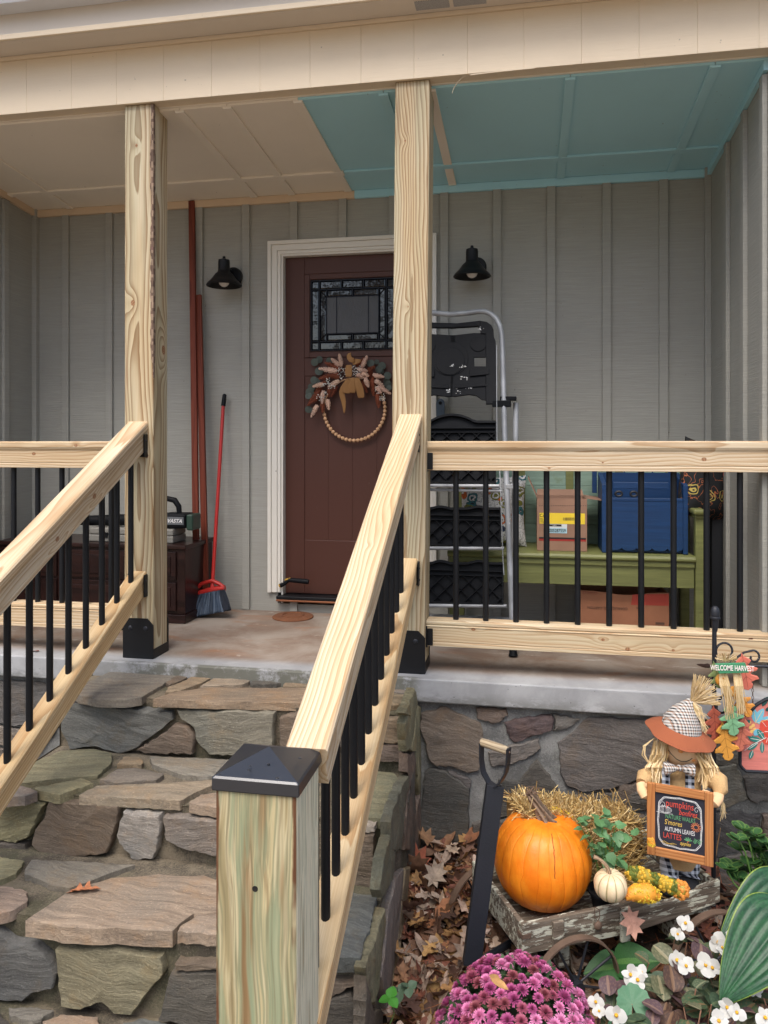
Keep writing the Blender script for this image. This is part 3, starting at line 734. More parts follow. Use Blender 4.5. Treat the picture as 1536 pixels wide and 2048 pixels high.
mb = MB(); mb.lathe([(0, .0004), (.0045, .0004), (.0055, .0008), (.0065, 0)], 12, F((-.565, 1.5425-.0004, at(513, 1778, Y=1.5425).z), (1, 0, 0), (0, -1, 0)))
mb.obj('drill_hole', simple('burnt_hole', (.01, .008, .006), .9), nw)

n2 = copy_tree(nw, Matrix.Translation((-1.78+.564, -.09, 0)), 'newel post with a black pyramid cap at the foot of the left stair railing')
n2['group'] = nw['group'] = 'capped newel posts at the foot of the steps'
nw['label'] = 'thick greenish pine newel post with a black pyramid cap in the foreground, right railing'
# ------------------------------------------------------------------ stone steps and walls
def densify(P, seg=.018, jit=.005):
    out = []
    n = len(P)
    for i in range(n):
        a, c = P[i], P[(i+1) % n]; L = (c-a).length; k = max(1, int(L/seg)); nn = Vector((-(c-a).y, (c-a).x))/max(L, 1e-6)
        for j in range(k):
            p = a+(c-a)*(j/k)
            if j: p = p+nn*jit*(noise.noise(Vector((p.x*38, p.y*38, L*9)))*1.6+rv(.5))
            out.append(p)
    return out
def stone(pts, nrm, color, parent, thick=.03, h=.010, relief=.006, jit=.0035, xdir=None, tilt=0, name='stone'):
    """pts: world points on a plane with normal nrm -> an irregular flagstone"""
    nrm = Vector(nrm); c = sum(pts, Vector())/len(pts)
    xd = Vector(xdir) if xdir else (Vector((1, 0, 0)) if abs(nrm.x) < .5 else Vector((0, 0, 1)))
    M = F(c, xd, nrm); Mi = M.inverted()
    P = [(Mi @ p).xy for p in pts]
    ar = sum(P[i].x*P[(i+1) % len(P)].y-P[(i+1) % len(P)].x*P[i].y for i in range(len(P)))
    if ar < 0: P.reverse()
    rad = sqrt(abs(ar)/2/pi)
    P = densify(P, max(.010, rad*.14), jit*1.3)
    n = len(P); vs = []; sd = random.random()*50
    def nz(p, k=1): return relief*(noise.noise(Vector((p.x*9+sd, p.y*16, sd)))+.6*noise.noise(Vector((p.x*30, p.y*44+sd, 2))))*k
    tx, ty = rv(tilt), rv(tilt)
    ins = min(.0045, rad*.08)
    rings = []
    for (sc, z, k) in ((0, -thick, 0), (0, h*.62, .25), (ins, h, .6), (rad*.30, h+.001, 1), (rad*.62, h+.0015, 1)):
        r = []
        for p in P:
            L = p.length; q = p*max(.08, (L-sc*(L/rad if sc > ins*1.1 else 1))/L) if L > 1e-6 else p
            zz = z+nz(q, k)+(tx*q.x+ty*q.y if z > 0 else 0)
            r.append((q.x, q.y, zz))
        rings.append(r); vs += r
    fs = []
    for i in range(len(rings)-1):
        for k in range(n):
            a = i*n+k; b = i*n+(k+1) % n; fs.append((a, b, b+n, a+n))
    vs.append((0, 0, h+.002+nz(Vector((0, 0, 0))))); ci = len(vs)-1; base = (len(rings)-1)*n
    for k in range(n): fs.append((base+k, base+(k+1) % n, ci))
    mb = MB(); mb.add(vs, fs, smooth=True)
    return mb.obj(name, STONE, parent, M, color=color, sharp=38)
def patch(mb, O, U, V, nu, nv, amp, sc=9):
    O, U, V = Vector(O), Vector(U), Vector(V); N_ = U.cross(V).normalized(); vs = []; fs = []
    for j in range(nv+1):
        for i in range(nu+1):
            p = O+U*(i/nu)+V*(j/nv); e = 0 if (i in (0, nu) or j in (0, nv)) else 1
            p = p+N_*(amp*(noise.noise(p*sc)+.5*noise.noise(p*sc*3.1)))*(1 if e else .3); vs.append(p)
    for j in range(nv):
        for i in range(nu):
            a = j*(nu+1)+i; fs.append((a, a+1, a+nu+2, a+nu+1))
    mb.add(vs, fs, smooth=True)
TR = [(-.055, 2.955), (-.283, 2.545), (-.483, 2.16), (-.752, 1.2)]   # tread height, front edge
SX0, SX1 = -1.97, -.468
steps = root('stone_steps', 'flight of stone steps in irregular brown and grey slate set in mortar', 'steps', ((SX0+SX1)/2, 2.4, GZ))
mb = MB(); yb = YS
for i, (z, yf) in enumerate(TR):
    zn = TR[i+1][0] if i < 3 else -.9
    W_ = SX1-SX0
    patch(mb, (SX0, yf+.030, z-.016), (W_, 0, 0), (0, (yb+.03)-(yf+.025), 0), 60, 18, .004)
    if i < 3: patch(mb, (SX0, yf+.034, zn-.018), (W_, 0, 0), (0, 0, z-.014-(zn-.018)), 60, 14, .008)
    # side cheek
    patch(mb, (SX1-.002, yf+.025, -.95), (0, (yb+.03)-(yf+.025), 0), (0, 0, z-.010+.95), 16, 26, .008)
    patch(mb, (SX0, (yb+.03), -.95), (0, -((yb+.03)-(yf+.025)), 0), (0, 0, z-.010+.95), 16, 26, .008)
    yb = yf
mb.obj('mortar_bed', MORTAR, steps, weld=True, sharp=50)
c3 = lambda x, y: (x/2.4, 1200+y/2.4)
c4 = lambda x, y: (x/2.4, 1640+y/2.4)
c5 = lambda x, y: (400+x/3.161, 1400+y/3.161)
c6 = lambda x, y: (680+x/5.536, 1330+y/5.536)
c7 = lambda x, y: (780+x/2.954, 1340+y/2.954)
c8 = lambda x, y: (1240+x/4.03, 1540+y/4.03)
GR, BR, OL, PK, DK, TN, BL_ = S(132, 126, 117), S(116, 104, 92), S(136, 132, 106), S(156, 141, 125), S(96, 91, 85), S(142, 126, 106), S(110, 111, 109)
def vary(c, a=.10):
    k = 1+rv(a); return tuple(max(0, min(1, x*k*(1+rv(.03)))) for x in c)
random.seed(21)
def tread(i, cf, pl, col, **k):
    z = TR[i][0]; stone([at(*cf(x, y), Z=z) for x, y in pl], (0, 0, 1), vary(col), steps, thick=k.pop('thick', .032), h=k.pop('h', .004), relief=.004, tilt=.012, **k)
def riser(i, cf, pl, col, **k):
    y_ = TR[i][1]+.012; stone([at(*cf(x, y), Y=y_) for x, y in pl], (0, -1, 0), vary(col), steps, thick=.035, h=.016, relief=.007, tilt=.06, **k)
def side(cf, pl, col, **k):
    stone([at(*cf(x, y), X=SX1+.002) for x, y in pl], (1, 0, 0), vary(col), steps, thick=.02, h=.014, relief=.008, jit=.004, **k)
# top tread
tread(0, c3, [(430,395),(520,352),(850,352),(868,373),(790,400),(700,455),(680,468),(600,480),(470,478),(375,460),(330,430)], GR)
tread(0, c3, [(792,396),(860,355),(930,353),(880,385),(815,412)], BR)
tread(0, c3, [(945,353),(1045,360),(975,398),(862,440),(792,447),(806,420),(890,388)], TN)
tread(0, c3, [(1055,362),(1228,360),(1190,398),(1150,410),(960,416)], PK)
tread(0, c3, [(1243,369),(1378,364),(1350,400),(1270,408),(1200,401)], DK)
tread(0, c3, [(1390,362),(1600,362),(1600,418),(1360,418)], TN)
tread(0, c3, [(735,480),(850,442),(1000,424),(1560,424),(1745,426),(1745,512),(1440,500),(1000,490)], TN, thick=.028, h=.005)
tread(0, c6, [(430,140),(560,150),(790,190),(740,318),(540,300),(430,300)], GR)
tread(0, c6, [(420,312),(540,312),(735,330),(720,380),(650,450),(480,480),(380,480)], TN)
# riser one
riser(0, c3, [(312,515),(372,488),(560,508),(828,537),(832,572),(740,648),(650,712),(580,733),(462,698),(342,708),(312,640),(297,560)], BL_)
riser(0, c3, [(848,592),(900,602),(937,650),(932,733),(692,733),(658,718),(762,655)], BR)
riser(0, c3, [(852,523),(1322,537),(1312,713),(1122,742),(1012,738),(952,680),(932,605),(872,563)], GR)
riser(0, c3, [(1345,562),(1420,542),(1560,542),(1560,708),(1350,713)], BR)
riser(0, c3, [(330,486),(440,490),(560,502),(372,484)], DK)
riser(0, c6, [(440,580),(650,585),(675,640),(690,760),(690,860),(410,850)], TN)
riser(0, c6, [(405,862),(690,870),(700,960),(670,1060),(370,1062)], BR)
riser(0, c3, [(1580,545),(1680,545),(1670,700),(1575,706)], GR)
# second tread
tread(1, c3, [(60,890),(180,775),(290,727),(450,716),(538,735),(528,790),(468,845),(368,852),(230,868)], OL)
tread(1, c3, [(168,905),(280,880),(390,860),(448,885),(330,923),(290,938),(195,920)], OL)
tread(1, c3, [(562,790),(592,758),(668,757),(688,775),(678,793)], TN)
tread(1, c3, [(722,755),(1110,768),(1100,850),(880,843),(770,808),(732,790)], GR)
tread(1, c3, [(478,868),(562,815),(650,807),(788,838),(748,868),(560,883)], GR)
tread(1, c3, [(380,940),(460,898),(660,888),(1020,870),(1030,888),(918,938),(862,968),(640,954)], PK, h=.005)
tread(1, c3, [(908,975),(962,937),(1045,927),(1220,925),(1225,1000),(1050,1000),(960,990)], PK)
tread(1, c3, [(-60,930),(40,880),(150,905),(180,925),(120,945),(-60,960)], GR)
tread(1, c3, [(1130,770),(1500,775),(1490,850),(1120,850)], GR)
tread(1, c3, [(1050,920),(1120,862),(1480,862),(1430,1000),(1240,1000),(1235,925)], PK)
tread(1, c5, [(1060,470),(1130,455),(1225,465),(1252,500),(1215,640),(1165,762),(1012,738),(960,730),(990,600)], OL)
# second riser
riser(1, c3, [(-40,1010),(60,950),(150,953),(222,977),(165,1095),(145,1133),(90,1158),(-40,1138)], OL)
riser(1, c3, [(-40,1150),(90,1162),(138,1158),(143,1208),(80,1218),(-40,1208)], DK)
riser(1, c3, [(243,962),(340,967),(460,977),(573,987),(568,1060),(530,1178),(518,1208),(330,1228),(202,1198),(168,1160),(182,1092),(222,1042)], BR)
riser(1, c3, [(602,1007),(700,1017),(773,1027),(778,1090),(763,1180),(740,1238),(652,1243),(600,1190),(568,1120)], S(150, 146, 138))
riser(1, c3, [(792,1032),(1035,1052),(1230,1052),(1230,1228),(1035,1223),(900,1190),(802,1140)], GR)
riser(1, c3, [(1250,1055),(1480,1060),(1480,1230),(1250,1230)], BR)
riser(1, c5, [(1000,780),(1112,782),(1112,820),(1000,822),(900,815),(900,785)], S(170, 160, 145))
riser(1, c5, [(880,835),(1108,836),(1103,1192),(940,1172),(860,1165)], BR)
# third tread
tread(2, c4, [(-120,180),(0,178),(118,200),(78,260),(0,292),(-120,300)], OL)
tread(2, c4, [(122,240),(152,197),(330,202),(560,216),(648,216),(540,253),(450,288),(330,328),(250,318),(180,285),(120,268)], GR)
tread(2, c4, [(-120,320),(0,322),(60,327),(133,350),(128,398),(60,438),(0,453),(-120,460)], PK)
tread(2, c4, [(122,490),(250,402),(332,342),(480,302),(530,283),(680,273),(760,262),(840,272),(980,270),(1035,290),(1250,290),(1250,450),(1035,448),(930,455),(868,500),(828,540),(640,534),(560,524),(440,530),(300,522),(260,508)], PK, h=.006, thick=.045)
tread(2, c4, [(852,543),(882,502),(952,456),(1035,456),(1230,455),(1230,560),(1035,555),(940,545)], PK)
tread(2, c5, [(920,1218),(1118,1242),(1080,1400),(1012,1635),(832,1628),(780,1628),(820,1400)], BL_, thick=.04)
tread(2, c4, [(1260,300),(1500,310),(1480,540),(1250,540)], GR)
# third riser
riser(2, c4, [(-120,520),(0,525),(30,548),(60,573),(160,588),(238,652),(278,730),(263,798),(170,818),(120,858),(0,852),(-120,850)], BL_)
riser(2, c4, [(283,602),(560,607),(700,642),(778,652),(792,730),(718,820),(640,928),(560,918),(502,858),(400,888),(312,868),(300,740)], S(136, 130, 108))
riser(2, c4, [(852,672),(1030,682),(1250,682),(1250,706),(852,704)], BR)
riser(2, c4, [(832,717),(1035,722),(1250,725),(1250,975),(900,973),(772,938),(802,830)], DK)
riser(2, c5, [(802,1772),(1000,1772),(870,1838),(740,1858),(740,1780)], BR)
riser(2, c5, [(740,1880),(950,1842),(1022,1902),(1018,2100),(720,2100)], DK)
# lowest paving
tread(3, c4, [(42,905),(150,902),(258,920),(180,968),(52,948)], GR)
tread(3, c4, [(205,972),(290,938),(468,947),(475,990),(440,1060),(230,1060)], PK)
tread(3, c4, [(592,975),(700,957),(768,970),(850,990),(840,1060),(600,1060)], BL_)
tread(3, c4, [(-120,930),(0,930),(45,975),(20,1060),(-120,1060)], DK)
tread(3, c4, [(870,985),(1200,990),(1200,1080),(860,1080)], GR)
# side cheek slabs
side(c6, [(790,250),(818,330),(828,420),(800,600),(752,928),(705,955),(692,800),(684,650),(705,560),(670,530),(720,440),(760,330)], S(140, 134, 108))
side(c6, [(832,432),(868,482),(862,700),(868,1000),(868,1450),(845,1500),(806,1100),(814,900),(775,955),(756,940),(804,650)], OL)
side(c6, [(706,975),(756,1000),(792,935),(802,1100),(792,1450),(806,1560),(790,1800),(762,2048),(690,2048),(686,1700),(722,1300),(738,1200),(706,1180)], BR)
side(c6, [(655,1310),(732,1212),(698,1500),(655,1900),(640,2048),(520,2048),(508,1740),(545,1600)], S(112, 112, 96))
side(c6, [(858,1560),(804,1880),(814,2048),(858,2048),(868,1800)], TN)
side(c5, [(1130,1010),(1180,845),(1210,800),(1225,900),(1190,1140),(1125,1250),(1112,1200)], S(104, 104, 88))
side(c5, [(1060,1560),(1140,1310),(1152,1400),(1100,1850),(1074,1925),(1035,1850),(1016,1690)], OL)
side(c5, [(1157,1400),(1205,1130),(1268,1060),(1230,1500),(1170,1900),(1145,1950),(1122,1750)], GR)
side(c5, [(1276,1060),(1312,1050),(1290,1300),(1250,1500),(1205,1850),(1176,1900),(1240,1400)], TN)
side(c5, [(1015,1740),(1040,1950),(1100,1960),(1135,1970),(1120,2150),(1010,2150)], BR)
side(c5, [(1290,640),(1312,500),(1330,400),(1345,700),(1335,1040),(1316,1040)], DK)
side(c5, [(1348,700),(1372,560),(1376,1000),(1362,1300),(1330,1050)], BR)

# foundation walls
YF = 3.272
fw = root('foundation_wall', 'grey fieldstone foundation wall under the right side of the porch', 'wall', (.4, YF+.1, GZ))
mb = MB(); patch(mb, (-.47, YF+.004, -.98), (2.4, 0, 0), (0, 0, .885), 90, 34, .009)
mb.box(-.47, 1.93, YF+.02, YF+.25, -.98, -.1005)
mb.obj('mortar_bed', MORTARG, fw, sharp=50)
def wst(cf, pl, col, par=fw, **k):
    stone([at(*cf(x, y), Y=YF) for x, y in pl], (0, -1, 0), vary(col, .06), par, thick=.03, h=k.pop('h', .014), relief=.008, tilt=.05, **k)
DG, DB = S(104, 101, 98), S(112, 102, 94)
wst(c7, [(185,250),(330,215),(378,242),(535,312),(550,360),(528,588),(460,604),(380,568),(275,562),(232,520),(203,400),(180,340)], S(122, 112, 102))
wst(c7, [(505,215),(688,225),(698,258),(640,305),(560,300),(515,280)], DB)
wst(c7, [(675,307),(740,284),(955,258),(970,290),(955,352),(732,427),(704,398)], S(96, 84, 84))
wst(c7, [(962,256),(1120,288),(1075,325),(965,355),(975,300)], DG)
wst(c7, [(695,450),(880,405),(890,455),(835,500),(715,555),(600,565),(580,480)], S(118, 112, 108))
wst(c7, [(988,430),(1050,385),(1180,275),(1536,292),(1720,330),(1720,600),(1455,638),(1300,697),(1130,712),(1042,678),(1003,600),(1002,480)], DG)
wst(c7, [(205,600),(240,575),(330,590),(470,690),(465,1000),(440,1150),(200,1150),(182,900)], S(92, 92, 90))
wst(c7, [(345,590),(470,640),(478,690),(420,660)], DG)
wst(c7, [(640,640),(760,655),(868,525),(925,600),(1000,705),(955,760),(800,828),(640,868)], S(90, 87, 85))
wst(c7, [(485,900),(640,882),(780,850),(860,900),(700,1130),(480,1160)], DG)
wst(c7, [(1075,735),(1300,722),(1480,660),(1720,640),(1720,790),(1400,830),(1100,830),(880,860)], DG)
wst(c7, [(880,880),(1100,850),(1500,850),(1500,1130),(760,1150)], DB)
wst(c8, [(-20,80),(60,100),(130,90),(280,120),(270,330),(-20,300)], DB)
wst(c8, [(790,-40),(930,-60),(985,60),(1000,150),(1030,230),(850,300),(770,320),(760,120)], S(124, 120, 112))
wst(c8, [(985,50),(1180,30),(1195,-20),(1300,0),(1300,240),(1150,235),(1100,260),(1040,235),(1010,150)], DG)
wst(c8, [(760,335),(985,322),(1000,345),(1130,350),(1110,560),(1060,610),(800,690),(740,680)], S(84, 83, 84))
wst(c8, [(1140,350),(1300,330),(1300,640),(1150,620)], DB)
wst(c8, [(800,705),(1060,625),(1140,650),(1300,660),(1300,900),(820,930),(740,900)], DG)
wst(c7, [(1460,120),(1720,140),(1720,300),(1540,280)], DB)
wst(c7, [(1740,150),(2100,170),(2100,420),(1900,470),(1740,440)], DG)
wst(c7, [(1740,460),(1900,490),(2100,440),(2100,560),(1740,560)], S(118, 114, 108))
fl = root('foundation_wall', 'fieldstone wall under the porch left of the steps, mostly behind the left stair railing', 'wall', (-2.8, YF+.1, GZ))
mb = MB(); patch(mb, (-4.2, YF+.004, -.98), (2.3, 0, 0), (0, 0, .885), 90, 34, .009); mb.box(-4.2, -1.9, YF+.02, YF+.25, -.98, -.1005)
mb.obj('mortar_bed', MORTARG, fl, sharp=50)
wst(c3, [(-100,385),(40,385),(190,392),(260,400),(220,470),(170,540),(150,600),(60,600),(-100,560)], DG, fl)
wst(c3, [(-100,575),(60,612),(110,620),(60,700),(-100,690)], S(130, 126, 120), fl)
wst(c3, [(225,480),(280,420),(300,470),(290,600),(180,740),(120,740),(170,600)], DB, fl)
wst(c3, [(-100,700),(60,712),(110,750),(60,840),(-100,850)], DB, fl)
for k in range(6):
    x = -2.55-.22*k; wst(lambda a, b_: (a, b_), [], DG, fl) if False else None
# ------------------------------------------------------------------ things on the porch
random.seed(31)
RED = wood('red_stained_board', S(124, 60, 42), S(84, 36, 28), scale=18, ctr=(0, .03), contrast=.6)
def lean_board(p0, p1, wd, th, nm, lab, grp):
    t = board(nm, p0, p1, wd, th, RED, None, z=(0, -1, .08), bev=.0015)
    tag(t, lab, 'board', grp)
a0, a1 = at(394, 1222, Y=4.20), at(383.5, 402, Y=4.365)
lean_board((a0.x, 4.20, .004), a1, .036, .02, 'red_board', 'long reddish brown board leaning on the wall, reaching up to the ceiling', 'red boards leaning on the wall')
a0, a1 = at(413, 1222, Y=4.215), at(397, 590, Y=4.345)
lean_board((a0.x, 4.215, .004), a1, .036, .02, 'red_board', 'shorter reddish brown board leaning between the longest board and the broom', 'red boards leaning on the wall')
# broom
REDP = simple('red_broom_plastic', S(176, 40, 34), .35, 0, .05, 100, .08)
br = root('broom', 'red handled angle broom with blue bristles leaning on the wall beside the door', 'broom', (at(420, 1230, Z=0).x, 4.15, 0))
h0, h1, h2 = at(425, 1168, Y=4.17), at(446.5, 812, Y=4.345), at(449.5, 788, Y=4.355)
MB().tube([h0, h1], .0105, 12).obj('handle', REDP, br)
MB().tube([h1, lerp(h1, h2, .9), h2], [.014, .0125, .008], 12).obj('grip', BLACKP, br)
Yb = 4.165
arc = [at(px, py, Y=Yb) for px, py in ((385, 1190), (391, 1178), (404, 1167), (425, 1161), (439, 1168), (448, 1175))]
MB().tube(arc, .0115, 10).obj('head_frame', REDP, br)
low = [at(px, py, Y=Yb) for px, py in ((384, 1191), (400, 1186), (425, 1179), (450, 1176))]
mb = MB(); mb.tube(low, .017, 10); mb.tube([h0, at(424.5, 1182, Y=Yb)], [.0105, .017], 10); mb.obj('head', REDP, br)
BRI = by_attr('broom_bristles', .55, 0, 50)
mb = MB()
for i in range(1300):
    u = random.random(); v = random.random()
    a = at(lerp(386, 449, u), lerp(1191, 1178, u), Y=Yb+rv(.016))
    b_ = at(lerp(366, 462, u), lerp(1237, 1219, u)+rv(2), Y=Yb-.01+rv(.045)); b_.z = max(b_.z, .003)
    dark = u < .2 or u > .84
    c = S(24, 30, 42) if dark else random.choice([S(62, 76, 94), S(84, 98, 114), S(44, 56, 72), S(54, 70, 90)])
    d = (b_-a).cross(Vector((0, 1, 0))).normalized()*.0022; m = (a+b_)/2+Vector((rv(.003), rv(.006), 0))
    mb.add([a-d, a+d, m+d*1.3, m-d*1.3, b_+d, b_-d], [(0, 1, 2, 3), (3, 2, 4, 5)], col=c)
mb.obj('bristles', BRI, br, kind='stuff')
# coir mat disc
COIR = simple('coir_fibre', S(120, 76, 50), .9, 0, .9, 260, .35, 40)
mx = at(587, 1221, Y=4.25).x
mt = root('round_mat', 'small round brown coir mat on the floor below the door', 'mat', (mx, 4.24, 0))
MB().lathe([(0, .012), (.055, .012), (.058, .018), (.064, .018), (.067, .012), (.11, .011), (.118, .006), (.118, .001), (0, .001)], 40, Matrix.Translation((mx, 4.24, 0))).obj('mat', COIR, mt)
# hose nozzle
hn = root('hose_nozzle', 'black and yellow garden hose nozzle lying on the door threshold', 'hose nozzle', (at(585, 1165, Y=4.36).x, 4.36, .098))
def hp(px, py): return at(px, py, Y=4.355)
YEL = simple('yellow_rubber', S(190, 150, 50), .5)
MB().tube([hp(577, 1160), hp(590, 1161), hp(612, 1163), hp(617, 1164)], [.012, .014, .015, .014], 12).obj('grip', BLACKP, hn)
MB().tube([hp(561, 1171), hp(568, 1168), hp(577, 1161)], [.014, .011, .010], 12).obj('head', BLACKP, hn)
mb = MB(); mb.tube([hp(559, 1172), hp(561, 1171)], .012, 10); mb.tube([hp(570, 1160), hp(581, 1157)], .006, 8); mb.obj('trim_ring', YEL, hn)

# dark chest with a leaf blower and a grey case on top
CH = wood('dark_mahogany', S(52, 32, 30), S(30, 18, 18), scale=14, ctr=(0, .1), contrast=.8, rough=.3)
cx0, cx1, cy0, cy1, cz = -3.02, at(403, 1150, Y=4.2).x, 3.97, 4.355, .43
ch = root('chest', 'dark brown wooden chest of drawers behind the left porch railing', 'chest', ((cx0+cx1)/2, cy0, 0))
MB().box(cx0, cx1, cy0+.012, cy1, .05, cz-.02).obj('body', CH, ch, bev=.003)
MB().box(cx0-.012, cx1+.012, cy0-.005, cy1+.01, cz-.0195, cz+.004).obj('chest_top', CH, ch, bev=.005)
MB().box(cx0-.008, cx1+.008, cy0-.001, cy1+.002, .002, .0495).obj('plinth', CH, ch, bev=.003)
BRS = simple('aged_brass', (.20, .17, .11), .35, .9, .2)
nx_ = 3
for j, (z0, z1) in enumerate(((.07, .225), (.24, .395))):
    for i in range(nx_):
        a = cx0+.03+(cx1-cx0-.06)/nx_*i; c = a+(cx1-cx0-.06)/nx_-.02
        d = MB().box(a, c, cy0, cy0+.0115, z0, z1).obj('drawer', CH, ch, bev=.002)
        MB().box(a+.03, c-.03, cy0-.005, cy0-.0003, z0+.025, z1-.025).obj('panel', CH, d, bev=.002)
        MB().lathe([(0, .02), (.012, .018), (.014, .01), (.006, .004), (.010, 0)], 12, F(((a+c)/2, cy0-.0055, (z0+z1)/2), (1, 0, 0), (0, -1, 0))).obj('knob', BRS, d)
gc = at(190, 1070, Y=4.1).x; gd = at(357, 1070, Y=4.1).x
gcs = root('tool_case', 'long grey plastic case lying on the dark chest under the leaf blower', 'case', ((gc+gd)/2, 4.1, cz+.005))
GRYP = simple('grey_case_plastic', S(128, 126, 120), .5, 0, .1, 90, .1)
MB().box(gc, gd, 4.03, 4.2, cz+.005, cz+.045).obj('case_base', GRYP, gcs, bev=.006)
MB().box(gc, gd, 4.03, 4.2, cz+.0465, cz+.085).obj('case_lid', GRYP, gcs, bev=.008)
for k in range(3): MB().box(lerp(gc, gd, .2+.3*k)-.02, lerp(gc, gd, .2+.3*k)+.02, 4.022, 4.0295, cz+.03, cz+.06).obj('latch', BLACKP, gcs, bev=.002)
lbz = cz+.087
lx0, lx1 = at(338, 1040, Y=4.1).x, at(386, 1040, Y=4.1).x
lb_ = root('leaf_blower', 'black battery leaf blower with a light logo, lying on the case beside the left post', 'leaf blower', ((lx0+lx1)/2, 4.11, lbz))
MB().box(lx0-.02, lx1-.02, 4.045, 4.17, lbz, lbz+.085).obj('motor_housing', BLACKP, lb_, bev=.014)
GRN = simple('dark_green_plastic', (.02, .05, .035), .4)
MB().box(lx1-.019, lx1+.02, 4.05, 4.165, lbz-.01, lbz+.08).obj('battery', GRN, lb_, bev=.008)
MB().tube([(lx0-.09, 4.11, lbz+.07), (lx0-.07, 4.11, lbz+.13), (lx0-.02, 4.11, lbz+.165), (lx0+.03, 4.11, lbz+.155), (lx0+.055, 4.11, lbz+.12), (lx0+.06, 4.11, lbz+.07)], [.016, .017, .017, .017, .016, .014], 12).obj('handle', BLACKP, lb_)
MB().tube([(lx0-.015, 4.11, lbz+.045), (lx0-.12, 4.11, lbz+.045), (lx0-.48, 4.11, lbz+.03), (lx0-.62, 4.11, lbz+.03)], [.04, .034, .030, .028], 16).obj('blower_tube', BLACKP, lb_)
PLATE = simple('grey_label_plate', S(98, 102, 106), .4)
MB().box(lx0-.01, lx1-.03, 4.041, 4.0448, lbz+.022, lbz+.066).obj('label_plate', PLATE, lb_, bev=.001)
WHT = simple('white_print', (.75, .75, .75), .5, 0, 0, 10, .02)
text('AVASTA', .030, WHT, lb_, F(((lx0+lx1)/2-.022, 4.0405, lbz+.043), (1, 0, 0), (0, -1, 0)), shear=.3, sx=1.0, bold=.0006)

# ------------------------------------------------------------------ wreath
cw = lambda x, y: (600+x/7.68, 690+y/7.68)
YWR = YD-.03
WC = at(708.7, 818.5, Y=YWR); WR = 62.5*mpp(709, YWR)
wr = root('wreath', 'autumn wreath of wooden beads, rust and pink plumes and tan bow on the door', 'wreath', (WC.x, YWR, WC.z))
BEAD = simple('raw_wood_bead', S(206, 164, 124), .6, 0, .15, 200, .12, 30)
bm_ = MB().ball((0, 0, 0), .0115, 14, 9).mesh('bead'); bm_.materials.append(BEAD)
for k in range(27):
    a = radians(190+k*(378-190)/26)
    link('bead', bm_, None, wr, Matrix.Translation((WC.x+WR*cos(a), YWR-.004+rv(.0015), WC.z+WR*sin(a))) @ Matrix.Rotation(a, 4, 'Y'))
MB().tube([(WC.x+WR*cos(radians(a)), YWR-.004, WC.z+WR*sin(radians(a))) for a in range(0, 361, 10)], .004, 6).obj('hoop', BEAD, wr)
PL = by_attr('dried_plume', .85, .6, 30, 'o', .45, 22)
random.seed(8)
pms = []
for s in range(3):
    mb = MB()
    mb.tube([(0, 0, 0), (.2, 0, 0), (1, 0, 0)], [.05, .13, .02], 8)
    for i in range(120):
        t = random.random()**.9; R = .145*(sin(pi*min(1, .12+t*.88))**.6)*(1-t*.35)+.02
        a = random.random()*2*pi
        mb.ball((t, R*cos(a), R*sin(a)), .030+rv(.006), 5, 3)
    me = mb.mesh('plume'); me.materials.append(PL); pms.append(me)
PKC, RUC, WHC = S(218, 182, 160), S(128, 66, 42), S(232, 222, 208)
plumes = [((570,400),(290,362),PKC,-.03),((640,330),(600,135),PKC,-.03),((600,320),(480,205),PKC,-.02),((640,380),(385,270),RUC,-.015),((600,440),(290,520),RUC,-.02),
 ((610,500),(430,470),RUC,-.03),((605,545),(430,640),PKC,-.04),((360,600),(195,640),PKC,-.035),((400,560),(250,690),RUC,-.02),((330,640),(130,920),RUC,-.01),((355,700),(340,900),PKC,-.04),
 ((560,620),(480,790),RUC,-.02),((460,640),(440,800),RUC,-.025),((420,830),(445,995),PKC,-.03),((345,880),(350,1040),RUC,-.025),((270,920),(170,1110),PKC,-.035),((300,760),(120,925),RUC,-.02),
 ((870,330),(990,200),RUC,-.02),((950,350),(1030,165),PKC,-.03),((880,370),(1040,400),PKC,-.045),((870,450),(985,510),PKC,-.05),((950,430),(1060,480),PKC,-.045),((1040,400),(1150,330),RUC,-.03),
 ((1090,400),(1060,520),RUC,-.03),((1120,460),(1290,490),PKC,-.03),((1110,480),(1130,780),RUC,-.02),((1150,540),(1290,640),PKC,-.035),((1000,500),(1055,650),PKC,-.05),((960,520),(1030,730),RUC,-.02),
 ((1200,640),(1395,750),PKC,-.04),((1170,640),(1250,740),PKC,-.045),((1190,720),(1210,965),RUC,-.025),((1070,420),(1110,350),RUC,-.04)]
for (a, b_, c, d) in plumes:
    A = at(*cw(*a), Y=YWR+d); B = at(*cw(*b_), Y=YWR+d-.005); L = (B-A).length
    M = F(A, B-A, (0, -1, .2)) @ Matrix.Diagonal((L, .105 if L > .09*1 else .09, .09, 1)) 
    link('plume', random.choice(pms), None, wr, M, color=vary(c, .12))
EUC = simple('eucalyptus_leaf', S(74, 82, 74), .7, 0, .2, 60, .25)
lm = MB().lathe([(0, .002), (.6, .001), (1, 0), (.6, -.002), (0, -.001)], 14).mesh('leaf'); lm.materials.append(EUC)
